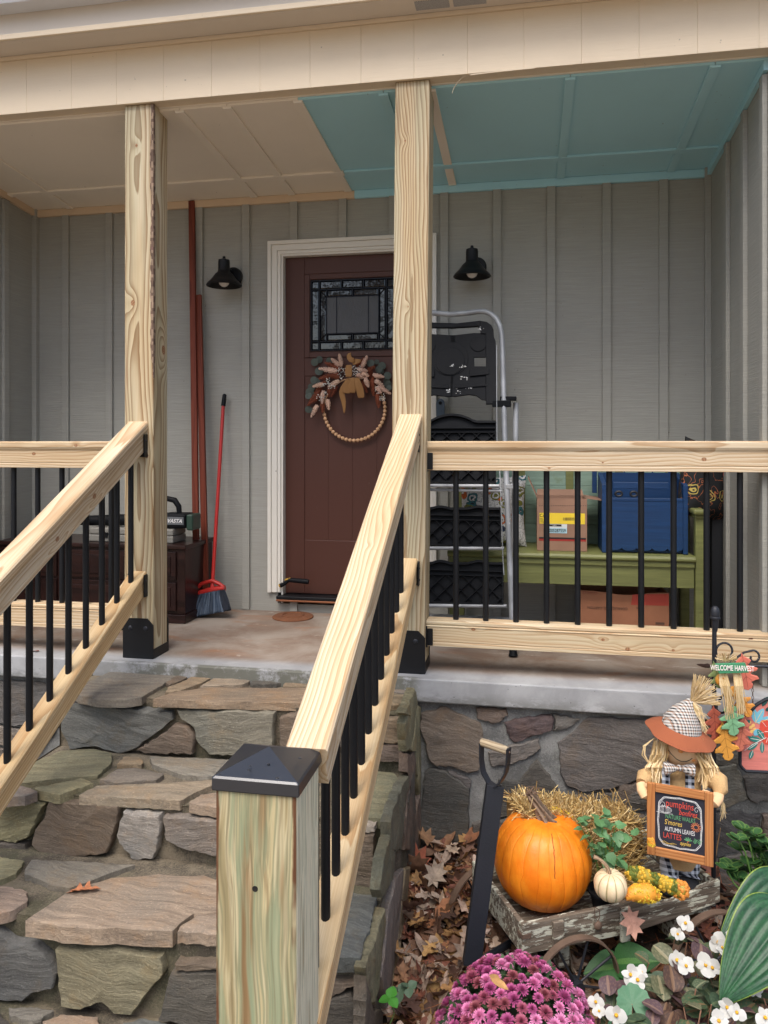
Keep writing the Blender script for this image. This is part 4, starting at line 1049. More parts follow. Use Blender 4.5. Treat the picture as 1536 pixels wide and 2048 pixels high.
for (x, y, r) in ((295,225,55),(225,265,60),(450,250,60),(295,400,70),(210,540,60),(260,560,55),(175,650,60),(150,720,65),(130,780,55),(180,760,55),(130,990,55),(160,1000,40),(1085,280,60),(1215,370,65),(1260,320,60),(1180,260,40),(1345,470,60),(1330,560,55),(1345,600,60),(1360,660,50),(1240,400,50)):
    p = at(*cw(x, y), Y=YWR-.005+rv(.008)); rr = r/7.68*mpp(700, YWR)
    M = Matrix.Translation(p) @ Matrix.Rotation(pi/2+rv(.35), 4, 'X') @ Matrix.Rotation(rv(.4), 4, 'Y') @ Matrix.Diagonal((rr, rr, 1, 1))
    link('leaf', lm, None, wr, M)
BRY = simple('white_berry', (.72, .70, .64), .5)
mb = MB(); 
for (x, y, w_, h_, n_) in ((640,440,60,90,34),(430,560,40,60,20),(480,640,60,30,14),(350,620,35,30,10),(860,380,80,60,34),(300,820,50,60,20),(1200,690,45,60,18),(1265,800,40,60,20),(840,440,30,40,8),(370,750,50,60,12)):
    for k in range(n_):
        p = at(*cw(x+rv(w_), y+rv(h_)), Y=YWR-.055+rv(.01)); mb.ball(p, .0028, 6, 4)
mb.obj('berries', BRY, wr, kind='stuff')
RIB = simple('tan_ribbon', S(150, 108, 62), .75, 0, .35, 900, .12)
def ribbon(path, wd, par, mat, nm='ribbon', ydir=(0, 0, 0)):
    mb = MB(); vs = []; fs = []
    P = [Vector(p) for p in path]
    for i, p in enumerate(P):
        t = (P[min(i+1, len(P)-1)]-P[max(0, i-1)]).normalized(); w_ = wd[i] if isinstance(wd, list) else wd
        s = t.cross(Vector((0, 1, 0))); s = s.normalized() if s.length > .1 else Vector((1, 0, 0))
        s = (s+Vector((0, .25*sin(i*1.3), 0))).normalized()
        for k in range(5):
            q = p+s*(k/4-.5)*w_; q.y += .003*cos((k/4-.5)*pi)*-1; vs.append(q)
    for i in range(len(P)-1):
        for k in range(4):
            a = i*5+k; fs.append((a, a+1, a+6, a+5))
    mb.add(vs, fs, smooth=True); o = mb.obj(nm, mat, par)
    m = o.modifiers.new('s', 'SOLIDIFY'); m.thickness = .0012
    m = o.modifiers.new('sub', 'SUBSURF'); m.levels = 1; m.render_levels = 1
    return o
def cp(L): return [at(*cw(x, y), Y=YWR-.06-d) for x, y, d in L]
k_ = 1/7.68*mpp(700, YWR)
ribbon(cp([(790,150,0),(740,150,.012),(770,240,.02),(840,230,.01)]), 90*k_, wr, RIB)
ribbon(cp([(750,300,.0),(745,400,.02),(750,500,.015)]), [100*k_, 115*k_, 100*k_], wr, RIB)
ribbon(cp([(800,270,.0),(870,250,.01),(940,240,.0)]), [100*k_, 90*k_, 30*k_], wr, RIB)
ribbon(cp([(760,510,.01),(700,600,.01),(620,720,0),(680,860,.0),(680,1060,-.01)]), [60*k_, 80*k_, 95*k_, 85*k_, 20*k_], wr, RIB)
ribbon(cp([(800,500,.02),(800,600,.02),(795,745,.01)]), [90*k_, 120*k_, 130*k_], wr, RIB)
ribbon(cp([(740,520,.025),(720,640,.02),(710,750,.015)]), [60*k_, 110*k_, 130*k_], wr, RIB)
ribbon(cp([(860,500,.015),(900,620,.02),(930,720,.012),(940,820,.005)]), [80*k_, 110*k_, 120*k_, 110*k_], wr, RIB)

# ------------------------------------------------------------------ step ladder
LT = .26
def lt(px, py, off=0):
    d = ray(px, py); t = (3.64+off+LT*1)/(d.y-LT*d.z); return CAM+d*t
lad = root('stepladder', 'folded stepladder with a paint spotted grey tube frame and black plastic steps', 'stepladder', (lt(901, 1290).x, 3.75, 0))
def alu():
    b = NB('scuffed_grey_tube'); v = b.obj(); n = b.noise(v, 26, 5, .7); f = b.noise(v, 7, 3, .5)
    c = b.mix(b.step(f, .4, .7), S(140, 143, 146), S(178, 181, 184)); c = b.mix(b.step(n, .66, .70), c, (.75, .75, .72))
    return b.fin(c, .38, b.bump(n, .1, .002), .15)
ALU = alu()
R = .0145
right = [(901, 629), (935, 626), (955, 623), (970, 623), (982, 628), (993, 638), (1000, 652), (1003.5, 670), (1005, 700), (1009, 860), (1013, 960), (1018, 1080), (1023, 1200), (1026, 1290)]
left = [(2*901-x, y) for x, y in right[:9]] + [(795, 860), (793, 1290)]
MB().tube([lt(*p) for p in reversed(left)]+[lt(*p) for p in right[1:]], R, 12).obj('front_frame', ALU, lad)
for (px_, s) in ((1026, 1), (792, -1)):
    p = lt(px_, 1290); q = lt(px_+.4*s, 1312); q.z = max(.002, q.z)
    MB().tube([p, lerp(p, q, .7), q], [.017, .018, .022], 12).obj('rubber_foot', BLACKP, lad)
for xs in ((1032, 1029, 1027), (800, 798, 796)):
    MB().tube([lt(xs[0], 806, .05), lt(xs[1], 1000, .12), lt(xs[2], 1232, .22)], R, 12).obj('rear_leg', ALU, lad)
MB().tube([lt(790, 1228, .22), lt(901, 1233, .22), lt(1025, 1239, .22)], .02, 8, flat=.5).obj('rear_crossbar', ALU, lad)
O_ = lt(901, 886); nrm = Vector((0, -1, LT)).normalized()
LM = F(O_, (1, 0, 0), nrm); LMi = LM.inverted()
def lc(px, py): return (LMi @ lt(px, py)).xy
e5 = lambda x, y: lc(840+x/5.69, 600+y/5.69)
e6 = lambda x, y: lc(860+x/6.02, 920+y/6.02)
def mir(pts):   # close a right-half outline around the ladder centre line
    xc = 0
    return [(-x, y) for x, y in reversed(pts)]+[(x, y) for x, y in pts] if False else pts+[(-x, y) for x, y in reversed(pts)]
def plate(pts, z0, z1, nm='plate', bev=.002, mat=BLACKP, par=lad):
    P = [tuple(p) for p in pts]; ar = sum(P[i][0]*P[(i+1) % len(P)][1]-P[(i+1) % len(P)][0]*P[i][1] for i in range(len(P)))
    if ar < 0: P.reverse()
    mb = MB(); mb.prism(P, z0, z1); return mb.obj(nm, mat, par, LM, bev=bev)
# top tray
arch = [e5(347, 288), e5(690, 250), e5(760, 262), e5(815, 300), e5(838, 350), e5(842, 430), e5(862, 480), e5(868, 700), e5(868, 1190), e5(752, 1195), e5(752, 1100), e5(752, 660), e5(750, 400), e5(690, 395), e5(682, 340), e5(660, 312), e5(347, 332)]
tray = plate(mir(arch[:1]+arch[1:2]+[arch[14], arch[15], arch[16]]), 0, .02, 'tray_handle')
for s in (1, -1):
    plate([(s*x, y) for x, y in [arch[1], arch[2], arch[3], arch[4], arch[5], arch[6], arch[7], arch[8], arch[9], arch[10], arch[11], arch[12], arch[13], arch[14]]], 0, .018, 'tray_side')
body = [e5(347, 412), e5(620, 385), e5(751, 385), e5(751, 662), e5(620, 662), e5(620, 762), e5(751, 762), e5(751, 1150), e5(700, 1140), e5(640, 1095), e5(560, 1085), e5(400, 1108), e5(347, 1105)]
for s in (1, -1):
    plate([(s*x, y) for x, y in body], .001, .012, 'tray_panel')
def disc(c, r, z0, z1, nm='recess_ring', n=32):
    P = [(c[0]+r*cos(2*pi*k/n), c[1]+r*sin(2*pi*k/n)) for k in range(n)]; return plate(P, z0, z1, nm, bev=.0015)
r1 = (Vector(e5(512, 720))-Vector(e5(347, 720))).length
disc(e5(347, 680), r1*1.25, .0121, .015); disc(e5(347, 710), r1, .0151, .019)
for s in (1, -1):
    c = e5(665, 510); disc((s*c[0], c[1]), r1*.56, .0121, .017)
    plate([(s*x, y) for x, y in [e5(570, 800), e5(790, 795), e5(790, 862), e5(565, 885)]], .0181, .023, 'rib')
    plate([(s*x, y) for x, y in [e5(400, 985), e5(785, 965), e5(785, 990), e5(400, 1018)]], .0125, .019, 'rib')
SPL = simple('white_paint_specks', (.7, .7, .68), .6)
mb = MB(); random.seed(5)
for i in range(70):
    x, y = random.choice([(350, 760), (400, 1000), (330, 1040), (440, 1055), (560, 1000), (490, 770), (700, 340), (500, 900)]); p = e5(x+rv(40), y+rv(18)); r = .0012+random.random()*.0025
    mb.ball((p[0], p[1], .0195 if y < 900 else .0128), r, 6, 3, sq=(1.3, 1, .3))
mb.obj('paint_specks', SPL, lad, LM)
MB().box(*sorted((lt(1000, 793).x, lt(1033, 793).x)), lt(1010, 793).y-.012, lt(1010, 793).y+.06, lt(1010, 800).z-.002, lt(1010, 793).z).obj('hinge', BLACKP, lad, bev=.003)
MB().box(*sorted((lt(985, 800).x, lt(1022, 800).x)), lt(1010, 810).y-.016, lt(1010, 810).y+.02, lt(1010, 814).z, lt(1010, 801).z).obj('hinge', BLACKP, lad, bev=.003)
MB().tube([lt(993, 690, -.02), lt(994, 900, -.02)], .0022, 6).obj('stay_wire', ALU, lad)
MB().tube([lt(999, 930, -.02), lt(1006, 1120, -.02), lt(1008, 1150, -.02)], .0022, 6).obj('stay_wire', ALU, lad)
def step_panel(y0, y1, xr, wave, arch_=False):
    """black lattice underside of a folded step; y0 top px, y1 bottom px"""
    xl = 2*901-xr; n = 24; top = []
    for i in range(n+1):
        px = lerp(xl, xr, i/n); wv = -wave*max(0, cos((px-882)/38.0*pi)) if not arch_ else (-14*max(0, 1-((px-905)/45.0)**2))
        top.append(lc(px, y0+wv))
    P = top+[lc(xr, y1), lc(xl, y1)]
    st = plate(P, -.012, -.004, 'step', bev=0)
    mb = MB()
    for a, b_ in zip(top[:-1], top[1:]):
        mb.prism([a, b_, (b_[0], b_[1]-.012), (a[0], a[1]-.012)], -.003, .020)
    x0, x1 = lc(xl, y1)[0], lc(xr, y1)[0]; zb_, zt_ = lc(901, y1)[1], lc(901, y0+3)[1]
    mb.box(x0, x1, zb_, zb_+.008, -.003, .02); mb.box(x0, x0+.006, zb_, zt_, -.003, .018); mb.box(x1-.006, x1, zb_, zt_, -.003, .018)
    hb = zt_-.055; mb.box(x0, x1, hb, hb+.004, -.003, .016); mb.box(x0, x1, hb+.022, hb+.026, -.003, .016)
    H = hb-zb_; st_ = .075; x = x0-H
    lines = []
    while x < x1:
        for s in (1, -1):
            xa, xb_ = (x, x+H) if s > 0 else (x+H, x)
            za, zb2 = zb_, hb
            # clip to panel
            def cl(xa, za, xb_, zb2):
                if xa > xb_: xa, za, xb_, zb2 = xb_, zb2, xa, za
                if xb_ < x0 or xa > x1: return None
                if xa < x0: za = za+(zb2-za)*(x0-xa)/(xb_-xa); xa = x0
                if xb_ > x1: zb2 = za+(zb2-za)*(x1-xa)/(xb_-xa); xb_ = x1
                return xa, za, xb_, zb2
            c = cl(xa, za, xb_, zb2)
            if c and abs(c[0]-c[2]) > .004:
                d = Vector((c[2]-c[0], c[3]-c[1])).normalized(); n_ = Vector((-d.y, d.x))*.0016
                q = [(c[0]+n_.x, c[1]+n_.y), (c[0]-n_.x, c[1]-n_.y), (c[2]-n_.x, c[3]-n_.y), (c[2]+n_.x, c[3]+n_.y)]
                mb.prism(q, -.003, .014)
        x += st_
    o = link('lattice', mb.mesh('lattice'), BLACKP, st, LM)
    rod = MB().tube([lt(xl-4, y1+4, -.012), lt(xr+6, y1+5, -.012)], .0095, 10).obj('step_rod', ALU, lad)
    return st
step_panel(843, 967, 992, 0, True); step_panel(1016, 1092, 1002, 4); step_panel(1125, 1207, 1007, 5)
MB().tube([lt(788, 978, .01), lt(1004, 982, .01)], .008, 8).obj('step_rod', ALU, lad)
MB().box(*sorted((lt(1012, 970).x, lt(1029, 970).x)), lt(1010, 973).y-.02, lt(1010, 973).y+.06, lt(1010, 977).z, lt(1010, 968).z).obj('link_bar', ALU, lad, bev=.002)
# blue-grey strip hanging on the wall behind the ladder
tp = at(881, 806, Y=YW-.05)
ho = MB(); c_ = (tp.x, tp.z)
mb = MB(); rr = .0235
P = [(tp.x+rr*cos(a), tp.z+rr*sin(a)) for a in [pi*k/12 for k in range(13)]]+[(tp.x-rr, tp.z-.35), (tp.x+rr, tp.z-.35)]
mb.prism(P, -.006, .006, Matrix(((1, 0, 0, 0), (0, 0, -1, YW-.05), (0, 1, 0, 0), (0, 0, 0, 1))))
lv = mb.obj('level_bar', simple('blue_grey_metal', S(84, 98, 112), .45, .3), bev=.002)
tag(lv, 'blue grey rounded bar with a hole hanging on the wall behind the stepladder', 'bar')
MB().lathe([(0, .001), (.006, .001), (.008, .002), (.010, 0)], 14, F((tp.x, YW-.0565, tp.z), (1, 0, 0), (0, -1, 0))).obj('hole', BLACKP, lv)
MB().box(tp.x-.01, tp.x+.01, YW-.0435, YW-.0005, tp.z-.01, tp.z+.01).obj('peg', BLACKP, lv)

# ------------------------------------------------------------------ bench
def oldpaint(name, col, under, amt=.5):
    b = NB(name); v = b.obj(); g = b.noise(b.mapp(v, (4, 60, 60)), 1.0, 5, .65); n = b.noise(v, 9, 5, .65)
    c = b.mix(b.step(g, .35, .75), tuple(x*.82 for x in col), tuple(x*1.12 for x in col))
    c = b.mix(b.math('MULTIPLY', b.step(n, .58, .72), amt), c, under)
    return b.fin(c, .5, b.bump(g, .3, .004))
OLV = oldpaint('olive_green_paint', S(124, 128, 76), S(84, 84, 46))
OLB = oldpaint('pale_green_washed_paint', S(142, 168, 150), S(120, 136, 100), .6)
YBF = 3.92
bx0, bx1 = at(899, 1130, Y=YBF).x, at(1411, 1130, Y=YBF).x
SZ = .452
bn = root('bench', 'old olive green painted wooden bench with pale green back boards behind the railing', 'bench', ((bx0+bx1)/2, YBF, 0))
mb = MB(); pf = [(YBF-.018, SZ-.012), (YBF-.012, SZ-.002), (YBF, SZ), (YBF+.40, SZ), (YBF+.40, SZ-.03), (YBF+.0, SZ-.03), (YBF-.010, SZ-.028), (YBF-.018, SZ-.02)]
mb.add([(bx0-.01, a, c) for a, c in pf]+[(bx1-.045, a, c) for a, c in pf], [tuple(range(8)), tuple(reversed(range(8, 16)))]+[(i, i+8, (i+1) % 8+8, (i+1) % 8) for i in range(8)])
mb.obj('seat', OLV, bn, bev=.003)
MB().box(bx0+.03, bx1-.05, YBF+.004, YBF+.024, SZ-.155, SZ-.0305).obj('apron', OLV, bn, bev=.002)
MB().box(bx0+.03, bx1-.05, YBF-.006, YBF+.0035, SZ-.055, SZ-.0305).obj('apron_moulding', OLV, bn, bev=.003)
for x in (bx0, bx1-.045):
    MB().box(x, x+.045, YBF, YBF+.045, .001, .655 if x > 0 else SZ-.031).obj('leg', OLV, bn, bev=.003)
    MB().box(x, x+.045, YBF+.37, YBF+.415, .001, .93).obj('leg', OLV, bn, bev=.003)
MB().box(bx1-.06, bx1-.002, YBF-.03, YBF+.40, .656, .682).obj('arm', OLV, bn, bev=.009)
MB().box(bx1-.05, bx1-.006, YBF-.012, YBF+.369, .636, .6555).obj('arm', OLV, bn, bev=.006)
MB().box(bx0+.046, bx1-.046, YBF+.375, YBF+.41, .87, .93).obj('back_rail', OLV, bn, bev=.003)
for k in range(4):
    MB().box(bx0+.046, bx1-.046, YBF+.385, YBF+.402, SZ+.001+k*.1045, SZ+.001+k*.1045+.103).obj('back_board', OLB, bn, bev=.0015)
for k in range(5):
    x = lerp(bx0+.1, bx1-.1, k/4); MB().box(x-.02, x+.02, YBF+.374, YBF+.3845, SZ+.001, .868).obj('back_slat', OLV, bn, bev=.002)
# cushions
def cushion(name, c, w_, h_, th, rot, mat, lab, grp):
    mb = MB(); n = 18; vs = []; fs = []
    for s in (1, -1):
        for j in range(n+1):
            for i in range(n+1):
                u, v = i/n*2-1, j/n*2-1
                pin = 1-.10*(abs(u)**2)*(1-abs(v)**3) - 0
                k = ((1-abs(u)**2.6)*(1-abs(v)**2.6))**.45
                x = u*w_/2*(1-.09*(1-v*v)*abs(u)); z = v*h_/2*(1-.09*(1-u*u)*abs(v))
                vs.append((x, s*(th/2*k+.001)+.006*noise.noise(Vector((u*2+c[0], v*2, s))), z))
    for s in range(2):
        b0 = s*(n+1)**2
        for j in range(n):
            for i in range(n):
                a = b0+j*(n+1)+i; f = (a, a+1, a+n+2, a+n+1); fs.append(f if s == 1 else tuple(reversed(f)))
    mb.add(vs, fs, smooth=True)
    o = mb.obj(name, mat, None, Matrix.Translation(c) @ rot, weld=True)
    return tag(o, lab, 'cushion', grp)
def paisley():
    b = NB('paisley_cotton'); v = b.obj(); q = b.vmath('ADD', v, b.vmath('SCALE', b.vmath('SUBTRACT', b.n('TexNoise', i_0=v, i_2=14.0).outputs['Color'], (.5, .5, .5)), .05))
    vo = b.n('TexVoronoi'); b.set(vo.inputs['Vector'], b.mapp(q, (1, .3, 1))); vo.inputs['Scale'].default_value = 15
    d = vo.outputs['Distance']; rn = b.n('SeparateColor'); b.set(rn.inputs[0], vo.outputs['Color'])
    pal = b.ramp(rn.outputs[0], [(0, S(120, 120, 40)), (.3, S(50, 110, 116)), (.5, S(200, 100, 40)), (.7, S(140, 40, 40)), (.85, S(40, 60, 90))], 'CONSTANT')
    rings = b.math('SINE', b.math('MULTIPLY', d, 22)); W_ = (.62, .62, .60)
    c = b.mix(b.step(rings, .1, .3), W_, pal)
    c = b.mix(b.step(b.math('ABSOLUTE', b.math('SUBTRACT', rings, .1)), .25, .15), c, (.02, .02, .03))
    c = b.mix(b.step(d, .42, .5), c, W_)
    sq = b.noise(q, 55, 2, .5); c = b.mix(b.step(b.math('ABSOLUTE', b.math('SUBTRACT', sq, .5)), .02, .01), c, (.03, .03, .04))
    return b.fin(c, .85, b.bump(b.noise(v, 600, 2, .5), .2, .002))
def floral():
    b = NB('black_floral_cotton'); v = b.obj(); q = b.vmath('ADD', v, b.vmath('SCALE', b.vmath('SUBTRACT', b.n('TexNoise', i_0=v, i_2=9.0).outputs['Color'], (.5, .5, .5)), .09))
    vo = b.n('TexVoronoi'); b.set(vo.inputs['Vector'], b.mapp(q, (1, .3, 1))); vo.inputs['Scale'].default_value = 12
    rn = b.n('SeparateColor'); b.set(rn.inputs[0], vo.outputs['Color'])
    pal = b.ramp(rn.outputs[0], [(0, S(196, 60, 40)), (.25, S(210, 120, 60)), (.5, S(60, 140, 120)), (.65, S(190, 170, 90)), (.85, S(200, 190, 180))], 'CONSTANT')
    rings = b.math('SINE', b.math('MULTIPLY', vo.outputs['Distance'], 48))
    m = b.math('MULTIPLY', b.step(rings, .2, .5), b.step(vo.outputs['Distance'], .38, .30))
    n2 = b.noise(q, 16, 2, .5); vine = b.step(b.math('ABSOLUTE', b.math('SUBTRACT', n2, .5)), .012, .006)
    m2 = b.math('MULTIPLY', m, b.step(rn.outputs[1], .35, .36))
    c = b.mix(b.math('MULTIPLY', vine, .8), (.012, .014, .016), S(190, 110, 70)); c = b.mix(m2, c, pal)
    return b.fin(c, .85)
PAI, FLO = paisley(), floral()
c0 = at(985, 1052, Y=4.15)
cushion('cushion', (c0.x, 4.15, SZ+.19), .36, .38, .12, Matrix.Rotation(-.18, 4, 'X'), PAI, 'white cushion with a colourful paisley print on the bench behind the ladder', 'cushions on the bench')
YC = simple('yellow_cushion_cloth', S(216, 158, 40), .85, 0, .2, 500, .1)
cushion('cushion', (at(1003, 1003, Y=4.26).x, 4.262, SZ+.17), .10, .34, .05, Matrix.Rotation(-.1, 4, 'X'), YC, 'plain yellow cushion showing behind the paisley one', 'cushions on the bench')
c1 = at(1413, 958, Y=4.05)
cushion('cushion', (c1.x-.005, 4.08, .815), .28, .40, .14, Matrix.Rotation(.12, 4, 'Y') @ Matrix.Rotation(-.10, 4, 'X') @ Matrix.Rotation(.5, 4, 'Z'), FLO, 'black cushion with a bright floral print propped on the bench arm', 'cushions on the bench')
# open carton on the bench
def cardboard(name, col):
    b = NB(name); v = b.obj(); n = b.noise(v, 7, 5, .6); s = b.math('SINE', b.math('MULTIPLY', b.n('SeparateXYZ', i_0=v).outputs[0], 1200))
    c = b.mix(b.step(n, .35, .7), tuple(x*.9 for x in col), tuple(x*1.08 for x in col))
    return b.fin(c, .75, b.bump(b.math('ADD', n, b.math('MULTIPLY', s, .05)), .2, .004))
CARD = cardboard('brown_cardboard', S(150, 116, 96)); CARD2 = cardboard('orange_brown_cardboard', S(158, 106, 76))
KX0, KX1, KY0, KY1 = at(1074, 1090, Y=3.99).x, at(1174, 1090, Y=3.99).x, 3.99, 4.24
KZ0, KZ1 = SZ+.002, at(1120, 997, Y=3.99).z
cbx = root('cardboard_box', 'open brown cardboard box with a yellow label standing on the bench', 'box', ((KX0+KX1)/2, 4.1, SZ))
q = .004
MB().box(KX0, KX1, KY0, KY0+q, KZ0, KZ1).obj('box_side', CARD, cbx)
MB().box(KX0, KX1, KY1-q, KY1, KZ0, KZ1).obj('box_side', CARD, cbx)
MB().box(KX0, KX0+q, KY0+q+.0002, KY1-q-.0002, KZ0, KZ1).obj('box_side', CARD, cbx); MB().box(KX1-q, KX1, KY0+q+.0002, KY1-q-.0002, KZ0, KZ1).obj('box_side', CARD, cbx)
MB().box(KX0+q, KX1-q, KY0+q, KY1-q, KZ0, KZ0+q).obj('box_bottom', CARD, cbx)
def flap(x0, y0, x1, y1, dx, dy, dz, th=.004):
    a, c = Vector((x0, y0, KZ1+.0005)), Vector((x1, y1, KZ1+.0005)); d = Vector((dx, dy, dz)); n_ = (c-a).cross(d).normalized()*th
    mb = MB(); i_ = .006; e = (c-a).normalized()*i_
    v = [a, c, c+d-e, a+d+e]; v = v+[p+n_ for p in v]
    mb.add(v, [(0, 1, 2, 3), (7, 6, 5, 4), (0, 4, 5, 1), (1, 5, 6, 2), (2, 6, 7, 3), (3, 7, 4, 0)]); return mb.obj('flap', CARD, cbx)
flap(KX0, KY0, KX0, KY1, -.045, 0, .10); flap(KX1, KY1, KX1, KY0, .095, 0, -.012); flap(KX1, KY1, KX0, KY1, 0, .03, .03); 
LBY = simple('yellow_label', S(236, 206, 60), .4); LBW = simple('white_label', S(214, 220, 222), .5); LBB = simple('pale_blue_label', S(176, 212, 224), .5); INK = simple('black_ink', (.02, .02, .022), .6); REDI = simple('red_ink', S(160, 46, 40), .6)
def dec(px0, px1, py0, py1, mat, nm='label', par=cbx, Y=KY0, k=1):
    a, c = at(px0, py1, Y=Y), at(px1, py0, Y=Y)
    return MB().box(a.x, c.x, Y-.0006*k-.0004, Y-.0002, a.z, c.z).obj(nm, mat, par)
dec(1079, 1170, 1027, 1047, LBY); dec(1098, 1134, 1048.5, 1056, LBW); dec(1098, 1134, 1056.5, 1066, LBB)
dec(1098, 1123, 1049, 1052.5, INK, k=2, nm='print'); dec(1078, 1172, 1076, 1077.3, INK, nm='stripe'); dec(1078, 1172, 1078.5, 1081, REDI, nm='stripe')
def tx(body, px, py, h, mat, par=cbx, Y=KY0, **k):
    p = at(px, py, Y=Y-.0018); return text(body, h*mpp(px, Y), mat, par, F(p, (1, 0, 0), (0, -1, 0)), **k)
tx('Copy', 1089, 1031, 9, INK, align='CENTER'); tx('005287559', 1115, 1061.5, 9, INK, sx=.8, bold=.0003)
random.seed(2)
mb = MB(); x = 1126
while x < 1152:
    wdt = random.choice([.5, .8, 1.3]); a, c = at(x, 1041, Y=KY0), at(x+wdt, 1035, Y=KY0); mb.box(a.x, c.x, KY0-.0018, KY0-.0011, a.z, c.z); x += wdt+random.choice([.6, .9])
x = 1078
while x < 1170:
    a, c = at(x, 1011.7, Y=KY0), at(x+3, 1011, Y=KY0); mb.box(a.x, c.x, KY0-.0008, KY0-.0002, a.z, c.z); x += 4.6
for k in range(4):
    a, c = at(1079.5, 1037+k*2.4, Y=KY0), at(1087+rv(1.5), 1036.4+k*2.4, Y=KY0); mb.box(a.x, c.x, KY0-.0018, KY0-.0011, a.z, c.z)
mb.obj('print', INK, cbx)
tx('UPS', 1109, 1051, 4, WHT, sx=1.1)
# blue wooden bin
BLUE = oldpaint('navy_blue_paint', S(12, 56, 102), S(8, 36, 68), .3)
BXA, BXB, BYF, BYB = at(1204, 1050, Y=3.97).x, at(1376, 1050, Y=3.97).x, 3.97, 4.2
bb = root('blue_wooden_bin', 'navy blue wooden bin with a scalloped front panel standing on the bench', 'bin', ((BXA+BXB)/2, 4.08, SZ))
zt0, zt1 = at(1205, 968, Y=BYF).z, at(1206, 1001, Y=BYF).z
for xa in (BXA, BXB-.022):
    mb = MB(); P = [(BYF, SZ+.002), (BYB, SZ+.002), (BYB, zt0+.05), (BYF+.06, zt0+.01), (BYF, zt0)]
    mb.add([(xa, a, c) for a, c in P]+[(xa+.022, a, c) for a, c in P], [tuple(range(5)), tuple(reversed(range(5, 10)))]+[(i, i+5, (i+1) % 5+5, (i+1) % 5) for i in range(5)])
    mb.obj('bin_side', BLUE, bb, bev=.002)
# scalloped front
n = 5; fx0, fx1 = BXA+.0225, BXB-.0225; wv = (fx1-fx0)/n; zs = SZ+.018
P = [(fx0, zt1-.003), (fx0, zs+.012)]
for i in range(n):
    for k in range(0, 9):
        a = pi*k/8; P.append((fx0+wv*(i+.5)-wv/2*cos(a), zs+.012-.016*sin(a)))
P.append((fx1, zt1-.003))
mb = MB(); mb.prism(P, 0, .012, Matrix(((1, 0, 0, 0), (0, 0, -1, BYF+.018), (0, 1, 0, 0), (0, 0, 0, 1)))); mb.obj('front_panel', BLUE, bb)
MB().box(fx0, fx1, BYF+.004, BYF+.03, zt1-.002, zt1+.014).obj('front_ledge', BLUE, bb, bev=.002)
MB().box(fx0, fx1, BYB-.014, BYB-.002, SZ+.002, zt0+.05).obj('bin_back', BLUE, bb)
MB().box(fx0, fx1, BYF+.031, BYB-.015, SZ+.004, SZ+.014).obj('bin_floor', BLUE, bb)
za = at(1280, 977, Y=4.02).z; MB().box(at(1226, 970, Y=4.0).x, at(1337, 970, Y=4.0).x, 4.0, 4.02, za, za+.032).obj('top_rail', BLUE, bb, bev=.002)
for px in (1189, 1341):
    p = at(px, 975, Y=4.21); MB().box(p.x-.012, p.x+.012, 4.202, 4.222, zt0-.06, .87).obj('back_post', BLUE, bb, bev=.002)
for px in (1219, 1249, 1277, 1305):
    p = at(px, 975, Y=4.21); MB().tube([(p.x, 4.212, za), (p.x, 4.212, .86)], .0035, 8).obj('spindle', BLUE, bb)
for px in (1237, 1267):
    p = at(px, 980, Y=BYF+.03)
    mb = MB(); mb.tube([(p.x+.016*cos(a), BYF+.02, zt1+.033+.012*sin(a)) for a in [2*pi*k/12 for k in range(13)]], .006, 8)
    mb.obj('knob', METALD, bb)
# carton under the bench
UX0, UX1, UY0 = at(1158, 1230, Y=3.98).x, at(1338, 1230, Y=3.98).x, 3.98
UZ1 = at(1240, 1184, Y=UY0).z
ub = root('cardboard_box', 'sagging orange brown cardboard box with a red corner on the floor under the bench', 'box', ((UX0+UX1)/2, 4.1, 0))
def sagtop(x): 
    t_ = (x-UX0)/(UX1-UX0); return UZ1+.012*abs(2*t_-1)**1.5-.010+.004*sin(t_*9)
mb = MB(); n = 14
for y0, y1 in ((UY0, UY0+.005), (4.25, 4.255)):
    for i in range(n):
        xa, xb_ = lerp(UX0, UX1, i/n), lerp(UX0, UX1, (i+1)/n)
        mb.add([(xa,y0,.002),(xb_,y0,.002),(xb_,y1,.002),(xa,y1,.002),(xa,y0,sagtop(xa)),(xb_,y0,sagtop(xb_)),(xb_,y1,sagtop(xb_)),(xa,y1,sagtop(xa))], [(3,2,1,0),(4,5,6,7),(0,1,5,4),(2,3,7,6)])
for x in (UX0, UX1-.005): mb.box(x, x+.005, UY0+.0052, 4.2498, .002, UZ1-.002)
mb.obj('box_body', CARD2, ub)
mb = MB(); mb.prism([(at(1265, 1200, Y=UY0).x, UZ1-.010), (UX1-.001, UZ1-.001), (UX1-.001, UZ1-.06), (at(1262, 1200, Y=UY0).x, UZ1-.062)], .0002, .0008, Matrix(((1, 0, 0, 0), (0, 0, -1, UY0), (0, 1, 0, 0), (0, 0, 0, 1))))
mb.obj('red_corner', simple('faded_red_print', S(176, 70, 54), .7), ub)
FRD = simple('faint_red_print', S(150, 84, 62), .7); INK2 = simple('faded_dark_print', S(92, 66, 52), .7)
tx('STAPLES', 1180, 1186, 8, FRD, ub, UY0); p = at(1215, 1216, Y=UY0-.002)
text('CORRUGATED CARTON', 7*mpp(1215, UY0), INK2, ub, F(p, (-1, 0, 0), (0, -1, 0)) , align='CENTER', sx=1)
text('R 200', 6*mpp(1215, UY0), INK2, ub, F(at(1280, 1216, Y=UY0-.002), (-1, 0, 0), (0, -1, 0)), align='CENTER')
mb = MB(); a, c = at(1311, 1249, Y=UY0), at(1329, 1245, Y=UY0); mb.box(a.x, c.x, UY0-.001, UY0-.0002, a.z, c.z)
